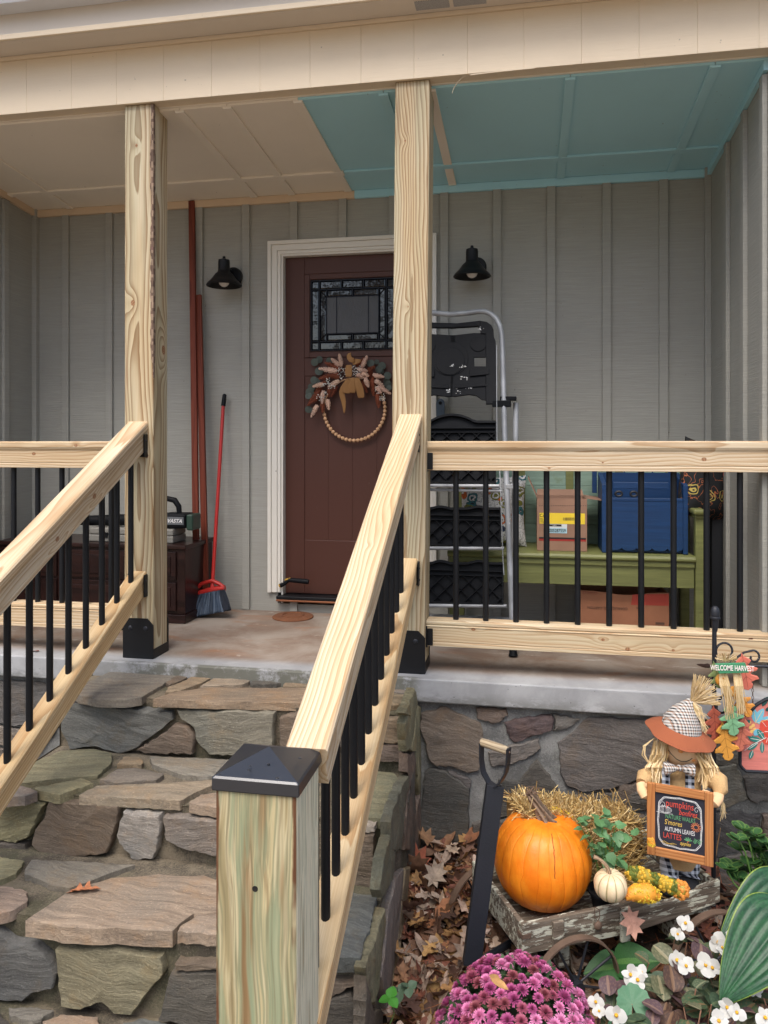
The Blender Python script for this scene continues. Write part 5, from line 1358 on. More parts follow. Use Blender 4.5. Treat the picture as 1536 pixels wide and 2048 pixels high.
for k in range(9):
    a, c = at(1311+k*2, 1262, Y=UY0), at(1312+k*2, 1251, Y=UY0); mb.box(a.x, c.x, UY0-.001, UY0-.0002, a.z, c.z)
mb.obj('print', INK2, ub)
# narrow black upright box filling the gap in the corner
MB_ = MB(); MB_.box(at(1419, 1100, Y=4.15).x, at(1441, 1100, Y=4.15).x, 4.10, 4.36, .002, .64)
fb = MB_.obj('flat_black_box', simple('black_panel', (.012, .014, .018), .6), bev=.004); tag(fb, 'narrow black upright panel shape in the corner between the bench and the wall', 'panel')
# ------------------------------------------------------------------ garden: wagon and what stands in it
random.seed(77)
C0 = Vector((-.017, 2.51, 0)); LA = Vector((.884, .468, 0)); SA = Vector((-.468, .884, 0)); WT = -.55
WLn, WSn = .77, .40
WMx = Matrix(((LA.x, SA.x, 0, C0.x), (LA.y, SA.y, 0, C0.y), (0, 0, 1, WT), (0, 0, 0, 1)))
def wl(x, y, z): return WMx @ Vector((x, y, z))
def oldwood():
    b = NB('weathered_painted_wood'); v = b.off(11); 
    g = b.noise(b.mapp(v, (5, 90, 90)), 1.0, 6, .7); p = b.noise(b.mapp(v, (14, 60, 60), (3, 3, 3)), 1.0, 5, .7); big = b.noise(v, 7, 3, .5)
    c = b.ramp(g, [(.3, S(60, 50, 40)), (.5, S(104, 92, 78)), (.7, S(136, 126, 112))])
    f = b.math('MULTIPLY', b.step(b.math('ADD', p, b.math('MULTIPLY', b.math('SUBTRACT', big, .5), .5)), .52, .56), .9)
    c = b.mix(f, c, S(192, 192, 174))
    return b.fin(c, .85, b.bump(b.math('ADD', g, b.math('MULTIPLY', f, .5)), .6, .006))
OLDW = oldwood()
wag = root('garden_wagon', 'small weathered wooden garden wagon with peeling paint and iron wheels', 'wagon', wl(WLn/2, WSn/2, GZ-WT))
def long_board(y0, y1, nm='side_board', wave=1):
    top = [(0, 0), (.20, .002), (.36, 0), (.40, .006), (.44, .006), (.50, -.018), (.57, -.022), (.63, -.010), (.70, .006), (.77, .016)]
    if not wave: top = [(0, 0), (.77, .006)]
    P = [(0, -.095)]+top+[(.77, -.062), (.6, -.085), (.4, -.103), (.2, -.10)]
    mb = MB(); n = len(P)
    vs = [(x, y0, z) for x, z in P]+[(x, y1, z) for x, z in P]
    mb.add(vs, [tuple(range(n)), tuple(reversed(range(n, 2*n)))]+[(i, i+n, (i+1) % n+n, (i+1) % n) for i in range(n)])
    return mb.obj(nm, OLDW, wag, WMx, bev=.003)
long_board(0, .018); long_board(WSn-.018, WSn, wave=0)
MB().box(.0005, .0185, .0185, WSn-.0185, -.10, -.003).obj('end_board', OLDW, wag, WMx, bev=.003)
MB().box(WLn-.0185, WLn-.0005, .0185, WSn-.0185, -.085, .006).obj('end_board', OLDW, wag, WMx, bev=.003)
for k in range(4):
    a = .02+k*(WSn-.04)/4; MB().box(.019, WLn-.019, a+.001, a+(WSn-.04)/4-.001, -.10, -.086).obj('floor_board', OLDW, wag, WMx, bev=.002)
for x0, x1, z0 in ((.105, .145, -.094), (.36, .395, -.118)):
    MB().box(x0, x1, -.014, -.0003, z0, -.004).obj('batten', OLDW, wag, WMx, bev=.003)
RUST = simple('rusty_iron', S(104, 84, 70), .7, .2, .5, 120, .45, 20)
MB().box(-.002, .03, -.0025, -.0002, -.045, -.030).obj('corner_iron', RUST, wag, WMx); MB().box(-.003, -.0002, -.0025, .03, -.045, -.030).obj('corner_iron', RUST, wag, WMx)
mb = MB(); mb.tube([(.262, -.004, .002), (.263, -.008, -.02), (.270, -.010, -.03), (.279, -.008, -.02), (.281, -.004, .002), (.272, .01, .004), (.262, -.004, .002)], .0016, 6)
mb.ball((.271, -.012, -.044), .015, 12, 8, sq=(1, .6, 1)); mb.obj('hanging_bolt', RUST, wag, WMx)
def wheel(c, r, axis, nm='wheel'):
    M = F(c, Vector((0, 0, 1)), Vector(axis).normalized())
    rim = MB(); n = 40; prof = [(r, -.013), (r, .013), (r-.006, .013), (r-.006, -.013)]; vs = []; fs = []
    for k in range(n):
        a = 2*pi*k/n
        for (rr, z) in prof: vs.append((rr*cos(a), rr*sin(a), z))
    for k in range(n):
        for j in range(4):
            a = k*4+j; b_ = k*4+(j+1) % 4; a2 = ((k+1) % n)*4+j; b2 = ((k+1) % n)*4+(j+1) % 4; fs.append((a, a2, b2, b_))
    rim.add(vs, fs, smooth=True)
    w_ = rim.obj(nm, RUST, wag, M, sharp=30)
    for k in range(8):
        a = 2*pi*k/8+.3; MB().tube([(.015*cos(a), .015*sin(a), 0), ((r-.004)*cos(a), (r-.004)*sin(a), 0)], .0042, 8).obj('spoke', METALD, w_, M)
    MB().tube([(0, 0, -.022), (0, 0, .022)], .02, 14).obj('hub', METALD, w_, M)
    return w_
naf = Vector(tuple(wl(.175, -.035, -.205)))
faf = at(962, 1812, Y=2.93)
wheel(naf, .155, SA*1.0+LA*.0)
wheel(faf, .150, (faf-naf))
nar = at(1427, 1925, Y=2.80-.04); far_ = nar+SA*(WSn+.06)
wheel(nar, .172, SA); wheel(far_, .172, SA)
MB().tube([naf, faf], .009, 8).obj('axle', METALD, wag); MB().tube([nar, far_], .009, 8).obj('axle', METALD, wag)
for x in (.17, .62):
    MB().box(x-.02, x+.02, .03, WSn-.03, -.19, -.1005).obj('bolster', OLDW, wag, WMx, bev=.003)
# handle
hb_, ht = at(944, 1932, Y=2.49), at(991, 1572, Y=2.585)
M = F((hb_+ht)/2, ht-hb_, (.25, -1, .1)); L = (ht-hb_).length
MB().box(-L/2, L/2, -.029, .029, -.006, .006).obj('handle_bar', METALD, wag, M, bev=.002)
MB().box(-L/2, L/2, -.027, -.021, -.030, -.0065).obj('handle_bar', METALD, wag, M, bev=.001)
MB().box(-L/2, L/2, .021, .027, -.030, -.0065).obj('handle_bar', METALD, wag, M, bev=.001)
MB().tube([hb_, wl(.06, .2, -.19)], .012, 8).obj('tongue', METALD, wag)
u_ = (ht-hb_).normalized(); s_ = (at(1018, 1500, Y=2.57)-at(962, 1488, Y=2.62)).normalized()
ga, gb = at(963, 1484, Y=2.62), at(1015, 1502, Y=2.575)
pth = [ga, at(963, 1520, Y=2.615), at(967, 1545, Y=2.61), at(978, 1565, Y=2.60), ht+Vector((0, 0, -.002)), at(1003, 1562, Y=2.58), at(1012, 1545, Y=2.577), at(1016, 1525, Y=2.575), at(1017.5, 1497, Y=2.572)]
mb = MB(); vs = []; fs = []; nn = Vector((.45, .88, 0)).normalized()
for i, p in enumerate(pth):
    t = (pth[min(i+1, len(pth)-1)]-pth[max(0, i-1)]).normalized(); o_ = t.cross(nn).normalized()*.0025; w_ = nn*.013
    vs += [p-w_-o_, p+w_-o_, p+w_+o_, p-w_+o_]
for i in range(len(pth)-1):
    for j in range(4): a = i*4+j; b_ = i*4+(j+1) % 4; fs.append((a, b_, b_+4, a+4))
fs += [(3, 2, 1, 0), tuple(range(len(vs)-4, len(vs)))]
mb.add(vs, fs, smooth=True); mb.obj('grip_strap', METALD, wag, sharp=40)
GRIP = wood('bleached_grip_wood', S(196, 182, 156), S(130, 112, 88), scale=30, weather=.5, rough=.8)
M = F((ga+gb)/2, gb-ga, (0, 0, 1)); L = (gb-ga).length
MB().tube([(-L/2, 0, 0), (-L/4, 0, .001), (L/4, 0, .001), (L/2, 0, 0)], [.013, .0145, .0145, .013], 14).obj('grip', GRIP, wag, M)
MB().ball(gb+Vector((.006, -.002, -.003)), .004, 8, 6).obj('rivet', RUST, wag)

# pumpkins and gourds
def pumpkin_mat(name, c0, c1, groove, nrib, warm=.3, gw=.05):
    b = NB(name); v = b.obj(); sp = b.n('SeparateXYZ'); b.set(sp.inputs[0], v)
    ang = b.math('ARCTAN2', sp.outputs[1], sp.outputs[0])
    wob = b.math('MULTIPLY', b.math('SUBTRACT', b.noise(v, 8, 2, .5), .5), .25)
    rb_ = b.math('ABSOLUTE', b.math('SINE', b.math('MULTIPLY', b.math('ADD', ang, wob), nrib/2)))
    n = b.noise(v, 14, 5, .6); f = b.noise(b.mapp(v, (90, 90, 30)), 1.0, 3, .6)
    c = b.mix(b.step(n, .3, .7), c0, c1)
    c = b.mix(b.math('MULTIPLY', b.step(rb_, gw*3, 0), .75), c, groove)
    sc = b.noise(b.mapp(v, (16, 16, 40)), 1.0, 4, .6); c = b.mix(b.math('MULTIPLY', b.step(sc, .66, .72), .35), c, tuple(min(1, x*1.3+.05) for x in c1))
    return b.fin(c, .42, b.bump(b.math('ADD', b.math('MULTIPLY', b.step(rb_, 0, .3), .8), b.math('ADD', n, f)), .22, .006), Specular_IOR_Level=.4, Subsurface_Weight=.05)
STEMV = by_attr('ribbed_dry_stem', .85, 1.0, 70, 'v', .35, 40)
STEM = simple('dry_stem', S(104, 82, 66), .85, 0, 1.0, 60, .75, 45)
PY_ = 2.79; p0, p1 = at(988, 1740, Y=PY_), at(1184, 1740, Y=PY_); Rp = (p1-p0).length/2; pc = (p0+p1)/2; pz0 = at(1086, 1836, Y=2.56).z; pz1 = at(1086, 1626, Y=PY_).z
pz0 = WT-.084; Hh = (pz1-pz0)/2
pk = root('pumpkin', 'large tall orange pumpkin with a ribbed brown stem standing in the wagon', 'pumpkin', (pc.x, PY_, pz0))
PM = pumpkin_mat('orange_pumpkin_skin', S(226, 116, 18), S(240, 140, 32), S(204, 94, 12), 22, gw=.028)
prof = []
for i in range(25):
    th = pi*i/24; r = sin(th)**.82; z = -cos(th)
    if z > .75: z -= (z-.75)*.55*(1-r)
    if z < -.8: z += (-.8-z)*.5*(1-r)
    prof.append((max(.001, r*Rp), z*Hh))
Mp = Matrix.Translation((pc.x, PY_, pz0+Hh)) @ Matrix.Rotation(.05, 4, 'Y')
MB().lathe(prof, 132, Mp.__class__.Identity(4), fn=lambda a, z: 1-.014*(1-abs(sin(a*11))**.6)+.008*sin(a*2+.5)+.006*sin(a*5)).obj('pumpkin_skin', PM, pk, Mp, sharp=70)
def stem(path, radii, par, mat, nrib=7, twist=1.2, amp=.30, n=36, M=None):
    mb = MB(); P = [Vector(p) for p in path]
    # refine
    Q = []; R_ = []
    for i in range(len(P)-1):
        for k in range(4):
            t = k/4; a = P[max(0, i-1)]; b_ = P[i]; c = P[i+1]; d = P[min(len(P)-1, i+2)]
            Q.append(.5*((2*b_)+(c-a)*t+(2*a-5*b_+4*c-d)*t*t+(-a+3*b_-3*c+d)*t**3)); R_.append(lerp(radii[i], radii[i+1], t))
    Q.append(P[-1]); R_.append(radii[-1])
    vs = []; prev = None
    for i, p in enumerate(Q):
        t = (Q[min(i+1, len(Q)-1)]-Q[max(0, i-1)]).normalized()
        x = t.cross(Vector((0, 1, 0))).normalized() if prev is None else (prev-t*prev.dot(t)).normalized(); prev = x; y = t.cross(x)
        for k in range(n):
            a = 2*pi*k/n; rr = R_[i]*(1+amp*cos(nrib*(a+twist*i/len(Q))))
            vs.append(p+(x*cos(a)+y*sin(a))*rr)
    fs = []
    for i in range(len(Q)-1):
        for k in range(n): a = i*n+k; b_ = i*n+(k+1) % n; fs.append((a, b_, b_+n, a+n))
    cl_f = [tuple(x_*(.55+.75*(.5+.5*cos(nrib*(2*pi*(j_ % n)/n+twist*(j_//n)/len(Q))))) for x_ in ((.17, .115, .075) if mat is STEM else (.33, .22, .13))) for j_ in range(len(fs))]  # striped stem; the shade in its grooves is put into the vertex colour
    for f_, c_ in zip(list(fs), cl_f): mb.f.append(list(f_)); mb.c.append(c_); mb.sm.append(True)
    mb.v += vs; mb.f.append(list(range((len(Q)-1)*n, len(Q)*n))); mb.c.append((.12, .08, .05)); mb.sm.append(False); return mb.obj('stem', STEMV, par, sharp=80)
def a2(px, py, Y): return at(px, py, Y=Y)
stem([a2(1092, 1645, PY_), a2(1086, 1630, PY_), a2(1076, 1612, PY_), a2(1066, 1595, PY_), a2(1060, 1586, PY_)], [.036, .022, .0165, .0155, .012], pk, STEM)
mb = MB()
for k in range(16):
    p = a2(1062+rv(8), 1590+rv(8), PY_+rv(.01)); mb.tube([p, p+Vector((rv(.02), rv(.01), .008+rv(.015))), p+Vector((rv(.035), rv(.02), .012+rv(.022)))], [.003, .002, .0008], 5)
mb.obj('stem_fibres', STEM, pk)
CRK = simple('dark_scar', S(120, 62, 20), .8)
mb = MB(); pts = []; 
for k in range(14):
    ang = -1.35+.004*sin(k*2.1)+rv(.012); z = Hh*(.86-k*.055); r = Rp*sin(math.acos(max(-1, min(1, z/Hh))))**.82*.992
    pts.append(Mp @ Vector((r*cos(ang), r*sin(ang), z)))
mb.tube(pts, .0012, 5); mb.obj('skin_scar', CRK, pk)
# small cream pumpkin
q0, q1 = a2(1187, 1770, 2.60), a2(1255, 1770, 2.60); Rq = (q1-q0).length/2; qc = (q0+q1)/2
sp_ = root('pumpkin', 'small cream pumpkin with thin green stripes and a curved stem in the wagon', 'pumpkin', (qc.x, 2.60, WT-.03))
PM2 = pumpkin_mat('cream_pumpkin_skin', S(214, 190, 152), S(228, 208, 172), S(112, 104, 50), 10, gw=.13)
Mq = Matrix.Translation((qc.x, 2.60, a2(1220, 1770, 2.60).z)) @ Matrix.Rotation(.1, 4, 'X')
prof = [(max(.001, sin(pi*i/16)**.8*Rq), -cos(pi*i/16)*Rq*.86*(1 if i < 12 else 1-.04*(i-12))) for i in range(17)]
MB().lathe(prof, 80, None, fn=lambda a, z: 1-.075*(1-abs(sin(a*5))**.5)).obj('pumpkin_skin', PM2, sp_, Mq, sharp=70)
stem([a2(1219, 1752, 2.60), a2(1216, 1738, 2.60), a2(1208, 1726, 2.60), a2(1198, 1718, 2.60), a2(1187, 1713, 2.60)], [.010, .0065, .0055, .005, .006], sp_, simple('tan_stem', S(150, 120, 84), .8, 0, .5, 90, .3), amp=.15, n=16)
# warty gourds
def gourd(path, radii, cols, lab, warts=150, wr_=.005):
    P = [Vector(p) for p in path]; c = sum(P, Vector())/len(P)
    t = root('gourd', lab, 'gourd', c, 'warty gourds in the wagon')
    mb = MB(); Q = []; R_ = []
    for i in range(len(P)-1):
        for k in range(4): Q.append(lerp(P[i], P[i+1], k/4)); R_.append(lerp(radii[i], radii[i+1], k/4))
    Q.append(P[-1]); R_.append(radii[-1])
    mb.tube(Q, R_, 14, col=cols[0])
    for k in range(warts):
        i = random.randrange(len(Q)-1); p = lerp(Q[i], Q[i+1], random.random()); d = Vector((rv(1), rv(1), rv(1))).normalized()
        tdir = (Q[i+1]-Q[i]).normalized(); d = (d-tdir*d.dot(tdir)).normalized()
        s = noise.noise(p*22)
        mb.ball(p+d*R_[i]*.95, wr_*(.6+random.random()*.6), 6, 4, col=cols[1] if s < .02 else (cols[2] if s < .3 else (.70, .27, .05)))
    mb.obj('gourd_skin', GOURD, t)
    return t
GOURD = by_attr('gourd_skin', .5, .3, 200, 'v', .2, 40)
YG, OG, DGn = S(200, 170, 50), S(222, 150, 50), S(92, 104, 40)
gourd([a2(1256, 1752, 2.66), a2(1268, 1746, 2.67), a2(1290, 1751, 2.67), a2(1315, 1762, 2.68), a2(1340, 1772, 2.69), a2(1364, 1781, 2.69), a2(1374, 1786, 2.69)], [.010, .022, .020, .018, .022, .027, .012], (S(160, 140, 50), S(206, 166, 56), DGn), 'yellow and green warty gourd lying along the wagon edge, the longest gourd', 420, .0066)
gourd([a2(1250, 1794, 2.60), a2(1270, 1786, 2.61), a2(1295, 1786, 2.62), a2(1318, 1792, 2.63)], [.010, .026, .030, .012], (OG, OG, YG), 'orange warty gourd beside the small cream pumpkin', 230, .004)
gourd([a2(1102, 1620, 2.86), a2(1116, 1626, 2.86), a2(1134, 1636, 2.86), a2(1146, 1650, 2.86)], [.012, .020, .020, .010], (S(212, 178, 56), YG, OG), 'yellow gourd lying on the straw behind the large pumpkin', 130, .004)
gourd([a2(1302, 1678, 2.74), a2(1303, 1690, 2.74)], [.010, .014], (S(196, 150, 60), OG, YG), 'tiny tan gourd hanging at the left edge of the chalkboard frame', 50, .003)
# straw bale
STRAW = by_attr('straw', .95, 0, 50)
SC_ = [S(208, 182, 126), S(194, 164, 104), S(224, 202, 152), S(172, 140, 84), S(204, 174, 114), S(148, 118, 72)]
def straws(mb, n, fn, lmin, lmax, r=.0014):
    for i in range(n):
        p, d = fn(i); L = lmin+random.random()*(lmax-lmin); d = d.normalized(); a = p-d*L/2; b_ = p+d*L/2
        x = d.cross(Vector((.3, .5, .8))).normalized()*r; y = d.cross(x).normalized()*r; m = (a+b_)/2+x*rv(3)+y*rv(3)
        vs = []
        for q in (a, m, b_): vs += [q+x, q-x*.5+y*.87, q-x*.5-y*.87]
        mb.add(vs, [(0, 1, 4, 3), (1, 2, 5, 4), (2, 0, 3, 5), (3, 4, 7, 6), (4, 5, 8, 7), (5, 3, 6, 8)], col=random.choice(SC_))
bal = root('straw_bale', 'small straw bale standing in the wagon behind the pumpkins', 'straw bale', wl(.40, .3, -.08))
by0, by1, bxa, bxb, bz0, bz1 = .225, .375, .13, .60, -.082, .185
def btop(x): return lerp(.235, .135, max(0, min(1, (x-bxa)/(bxb-bxa))))
mb = MB(); mb.add([(bxa,by0+.01,bz0),(bxb,by0+.01,bz0),(bxb,by1,bz0),(bxa,by1,bz0),(bxa,by0+.01,btop(bxa)-.015),(bxb,by0+.01,btop(bxb)-.015),(bxb,by1,btop(bxb)-.015),(bxa,by1,btop(bxa)-.015)], [(3,2,1,0),(4,5,6,7),(0,1,5,4),(1,2,6,5),(2,3,7,6),(3,0,4,7)])
mb.obj('bale_core', simple('packed_straw', S(120, 90, 46), .9, 0, .8, 80, .4, 40), bal, WMx)
mb = MB()
def bf(i):
    x = lerp(bxa, bxb, random.random()); k = random.random()
    if k < .6: p = Vector((x, by0+.004+rv(.012), lerp(bz0, btop(x), random.random()))); d = Vector((1, rv(.35), rv(1.1)))
    elif k < .9: p = Vector((x, lerp(by0, by1, random.random()), btop(x)-.004+rv(.014))); d = Vector((rv(1), rv(1), rv(.7)))
    else: p = Vector((x, lerp(by0, by1, random.random()), btop(x)+.004)); d = Vector((rv(.5)-.35, -.3, 1))
    return WMx @ p, WMx.to_3x3() @ d
straws(mb, 2800, bf, .04, .13, .0017)
straws(mb, 12, lambda i: (WMx @ Vector((lerp(bxa, bxb, random.random()), by0+.03, .2)), Vector((rv(.5)-.3, -.2, 1))), .10, .16, .0015)
straws(mb, 90, lambda i: (wl(lerp(.42, .62, random.random()), .06+random.random()*.17, -.045+rv(.02)), Vector((1, rv(.8), rv(.3)))), .06, .14, .0016)
mb.obj('straw', STRAW, bal, kind='stuff')

# ------------------------------------------------------------------ leaves and plants
def leafgrid(L, W, shape, nx=10, ny=4, fold=.2, curl=.1, ridge=0, nr=0, wav=0, colf=None):
    """grid leaf: x from base to tip, y across"""
    vs = []; fs = []; cols = []
    for i in range(nx+1):
        t = i/nx; w_ = W*shape(t)
        for j in range(-ny, ny+1):
            s = j/ny; y = s*w_; z = fold*abs(y)-curl*L*t*t+ridge*W*abs(sin(nr*s*pi/2))*shape(t)+wav*W*sin(t*9+s*2)*abs(s)
            vs.append((t*L, y, z))
    m = 2*ny+1
    for i in range(nx):
        for j in range(2*ny):
            a = i*m+j; fs.append((a, a+m, a+m+1, a+1)); cols.append(colf((i+.5)/nx, (j+.5)/ny-1) if colf else None)
    return vs, fs, cols
def leafmesh(name, mat, *a, **k):
    vs, fs, cols = leafgrid(*a, **k); mb = MB()
    mb.v = [Vector(v) for v in vs]; mb.f = [list(f) for f in fs]; mb.c = cols; mb.sm = [True]*len(fs)
    me = mb.mesh(name, sharp=180); me.materials.append(mat); return me
ov = lambda t: max(0, sin(pi*min(1, t**.75)))**.8
def leafmat(name, src='o', rough=.5, var=.2, trans=.25, vein=None):
    b = NB(name); v = b.obj(); base = b.ocol() if src == 'o' else b.vcol()
    n = b.noise(v, 40, 4, .6); c = b.mix(1.0, base, b.ramp(n, [(.3, (1-var,)*3), (.7, (1+var,)*3)]), 'MULTIPLY')
    m = b.fin(c, rough, b.bump(n, .2, .002), Specular_IOR_Level=.45)
    tr = b.n('BsdfTranslucent'); b.set(tr.inputs[0], c); mx_ = b.n('MixShader'); mx_.inputs[0].default_value = trans
    b.t.links.new(b.b.outputs[0], mx_.inputs[1]); b.t.links.new(tr.outputs[0], mx_.inputs[2]); b.t.links.new(mx_.outputs[0], b.out.inputs[0])
    return m
LEAFO, LEAFV = leafmat('plant_leaf'), leafmat('plant_leaf_veined', 'v')
DRYV = leafmat('dry_leaf', 'v', .75, .35, .12); DRYO = leafmat('dry_leaf_single', 'o', .75, .3, .12)
def place(me, p, yaw, pitch, roll, s, par, name='leaf', color=None, label=None):
    M = Matrix.Translation(p) @ Matrix.Rotation(yaw, 4, 'Z') @ Matrix.Rotation(-pitch, 4, 'Y') @ Matrix.Rotation(roll, 4, 'X') @ Matrix.Scale(s, 4)
    return link(name, me, None, par, M, color=color, label=label)
# oak leaf outline
OAK = [(0, .0), (.10, .03), (.16, .10), (.24, .17), (.30, .12), (.34, .07), (.40, .16), (.47, .28), (.53, .24), (.54, .12), (.60, .11), (.68, .24), (.76, .27), (.77, .17), (.80, .09), (.87, .12), (.95, .09), (1.0, .0)]
def oak_pts(L, jit=0):
    up = [(x*L, y*L*(1+rv(jit))) for x, y in OAK]; return up+[(x, -y*(1+rv(jit))) for x, y in reversed(up[1:-1])]
def leaf_fan(mb, L, M, col, curl=.3, jit=.15, kind=0):
    if kind == 0: P = [Vector((x, y, 0)) for x, y in oak_pts(L, jit)]
    elif kind == 1: P = [Vector((L*t, s*L*.22*ov(t)*(1+rv(.2)), 0)) for s, ts in ((1, (0, .15, .35, .55, .75, 1)), (-1, (.85, .6, .4, .2))) for t in ts]
    else: P = [Vector((L*x, y*L, 0)) for x, y in ((0, 0), (.2, .08), (.15, .3), (.35, .2), (.45, .45), (.6, .22), (.8, .3), (.78, .12), (1, 0), (.78, -.12), (.8, -.3), (.6, -.2), (.45, -.45), (.35, -.2), (.15, -.3), (.2, -.08))]
    c1, c2 = rv(curl), curl*(.2+random.random()); tw = rv(.8)
    def bend(p): return Vector((p.x, p.y, c1*p.x*p.x/L*1.2+c2*p.y*p.y/L*3+tw*p.x*p.y/L+.06*L*noise.noise(Vector((p.x*30, p.y*30, c1*20)))))
    n = len(P); mids = [bend(Vector((L*t, 0, 0)))+Vector((0, 0, -.01*L)) for t in (0.02, .25, .5, .75, .98)]
    vs = [bend(p) for p in P]+mids; fs = []
    def near(p): return n+min(range(5), key=lambda k: abs(P and mids[k].x-p.x))
    for i in range(n):
        a, b_ = i, (i+1) % n; ka, kb_ = near(P[a]), near(P[b_])
        if ka == kb_: fs.append((a, b_, ka))
        else: fs.append((a, b_, kb_)); fs.append((a, kb_, ka))
    mb.add(vs, fs, M, col)
LC = [S(120, 88, 66), S(142, 106, 78), S(100, 70, 56), S(164, 142, 124), S(132, 88, 60), S(88, 64, 54), S(168, 132, 84), S(180, 160, 144), S(120, 74, 58), S(150, 114, 72), S(108, 80, 64), S(150, 132, 116)]
random.seed(5)
def gz2(x, y):
    t = max(0, min(1, (3.25-y)/.8)); return -.755-.125*t
bpy.data.objects.remove(bpy.data.objects['garden_bed'])
mb = MB(); nx, ny = 80, 70; vs = []; fs = []
for j in range(ny+1):
    for i in range(nx+1):
        x = lerp(-.50, 1.7, i/nx); y = lerp(.9, 3.30, j/ny); vs.append((x, y, gz2(x, y)+.014*noise.noise(Vector((x*6, y*6, 0)))))
for j in range(ny):
    for i in range(nx):
        a = j*(nx+1)+i; fs.append((a, a+1, a+nx+2, a+nx+1))
mb.add(vs, fs, smooth=True)
o = mb.obj('garden_bed', bpy.data.materials['dark_garden_soil']); o['kind'] = 'structure'; o['label'] = 'garden bed soil between the steps and the stone wall'
bpy.data.objects['ground'].location.z = -.10
mb = MB()
for i in range(2300):
    if i < 1300: x = rv(.33)-.16; y = 2.05+random.random()*1.2
    else: x = -.45+random.random()*1.7; y = 1.9+random.random()*1.33
    if x < -.45: continue
    L = .065+random.random()*.065; h = random.random()**2*.05
    if x < .05 and y > 2.6: h += .05*random.random()
    M = Matrix.Translation((x, y, gz2(x, y)+.008+h)) @ Matrix.Rotation(random.random()*6.28, 4, 'Z') @ Matrix.Rotation(rv(.6), 4, 'Y') @ Matrix.Rotation(rv(.7), 4, 'X')
    c = tuple(min(1, k_*1.05) for k_ in vary(random.choice(LC), .25)); leaf_fan(mb, L, M, c, .35, .2, random.choice((0, 0, 0, 1, 2)))
o = mb.obj('leaf_litter', DRYV); tag(o, 'bed of fallen brown oak leaves', 'leaf litter', kind='stuff')
mb = MB()
for i in range(1500):
    x = -.45+random.random()*1.6; y = 2.0+random.random()*1.2; z = gz2(x, y)+.02+random.random()*.06; L = .05+random.random()*.07
    a = random.random()*6.28; d = Vector((cos(a), sin(a), rv(.4)))*L; p = Vector((x, y, z)); x_ = Vector((-sin(a), cos(a), 0))*.0013
    c = random.choice([S(130, 74, 44), S(108, 62, 40), S(150, 92, 56), S(90, 52, 36)]); m = p+d/2+Vector((0, 0, rv(.01)))
    mb.add([p-x_, p+x_, m+x_, m-x_, p+d], [(0, 1, 2, 3), (3, 2, 4)], col=c)
o = mb.obj('pine_needles', DRYV); tag(o, 'scattered brown pine needles', 'pine needles', kind='stuff')
def one_leaf(p, L, col, yaw, pitch, roll, lab, kind=0, mat=None, cat='leaf', nm='fallen_leaf', curl=.3):
    mb = MB(); random.seed(int(L*10000)); leaf_fan(mb, L, Matrix.Identity(4), None, curl, .12, kind)
    M = Matrix.Translation(p) @ Matrix.Rotation(yaw, 4, 'Z') @ Matrix.Rotation(-pitch, 4, 'Y') @ Matrix.Rotation(roll, 4, 'X')
    o = mb.obj(nm, mat or DRYO, None, M, color=col); m = o.modifiers.new('s', 'SOLIDIFY'); m.thickness = .0008
    return tag(o, lab, cat)
one_leaf(at(202, 1779, Z=-.468), .115, S(176, 114, 78), pi+.1, .08, .25, 'curled orange brown oak leaf lying on the lowest wide stone step', curl=.45)
one_leaf(wl(.385, -.016, .005), .10, S(186, 142, 124), -1.2, -1.15, .3, 'pinkish oak leaf hanging over the wagon edge below the small cream pumpkin', kind=2)
one_leaf(at(978, 1950, Y=2.03), .055, S(176, 134, 84), 0.2, -.7, 1.0, 'rolled tan leaf caught on the pink chrysanthemum', kind=1, curl=.8)
one_leaf(at(915, 1935, Z=-.83), .10, S(206, 180, 156), 2.2, .3, -.5, 'pale beige oak leaf on the litter beside the wagon handle')
one_leaf(at(862, 1738, Z=-.72), .12, S(150, 84, 60), 2.8, .25, -.4, 'reddish brown oak leaf lying against the foot of the stone wall', kind=2)
one_leaf(at(845, 1860, Z=-.79), .11, S(184, 140, 92), 2.4, .3, -.4, 'yellowish tan oak leaf lying flat between the steps and the wagon')
one_leaf(at(818, 1905, Z=-.80), .10, S(190, 172, 162), 0.4, .4, -.5, 'greyish pink oak leaf lying close to the side of the steps')
one_leaf(at(1505, 1276, Y=YR-.045), .05, S(122, 74, 52), 2.2, -.9, .5, 'small brown leaf stuck on the lower rail near the right edge', kind=1)
one_leaf(at(1425, 1334, Y=3.0), .055, S(84, 66, 60), 3.2, .05, 1.2, 'small dark dry leaf on the flag pole beside the welcome sign', kind=1)
one_leaf(at(78, 1302, Z=.006), .05, S(120, 60, 44), 3.0, .1, .2, 'small reddish leaf lying on the porch edge behind the left stair railing', kind=1)
# clover by the steps
cl_ = root('clover', 'bright green three lobed clover growing at the foot of the steps', 'plant', at(775, 2012, Y=2.30))
cm = leafmesh('leaf', LEAFO, 1, .5, lambda t: ov(t)*(1-.25*max(0, t-.85)*6), 8, 4, .15, .05)
cpt = at(780, 1996, Y=2.30)
for k in range(3): place(cm, cpt, radians(80+120*k), .45*sin(radians(80+120*k)), .0, .036, cl_, color=S(84, 160, 60))
MB().tube([cpt, cpt+Vector((.01, .02, -.06)), at(775, 2060, Y=2.30)], .0014, 6).obj('stem', simple('green_stem', S(90, 130, 60), .6), cl_)
for (px, py, s_) in ((797, 1984, .034), (818, 1975, .030)):
    for k in range(3): place(cm, at(px, py, Y=2.34), radians(40+120*k), .5*sin(radians(40+120*k)), .3, s_, cl_, color=S(92, 116, 92))
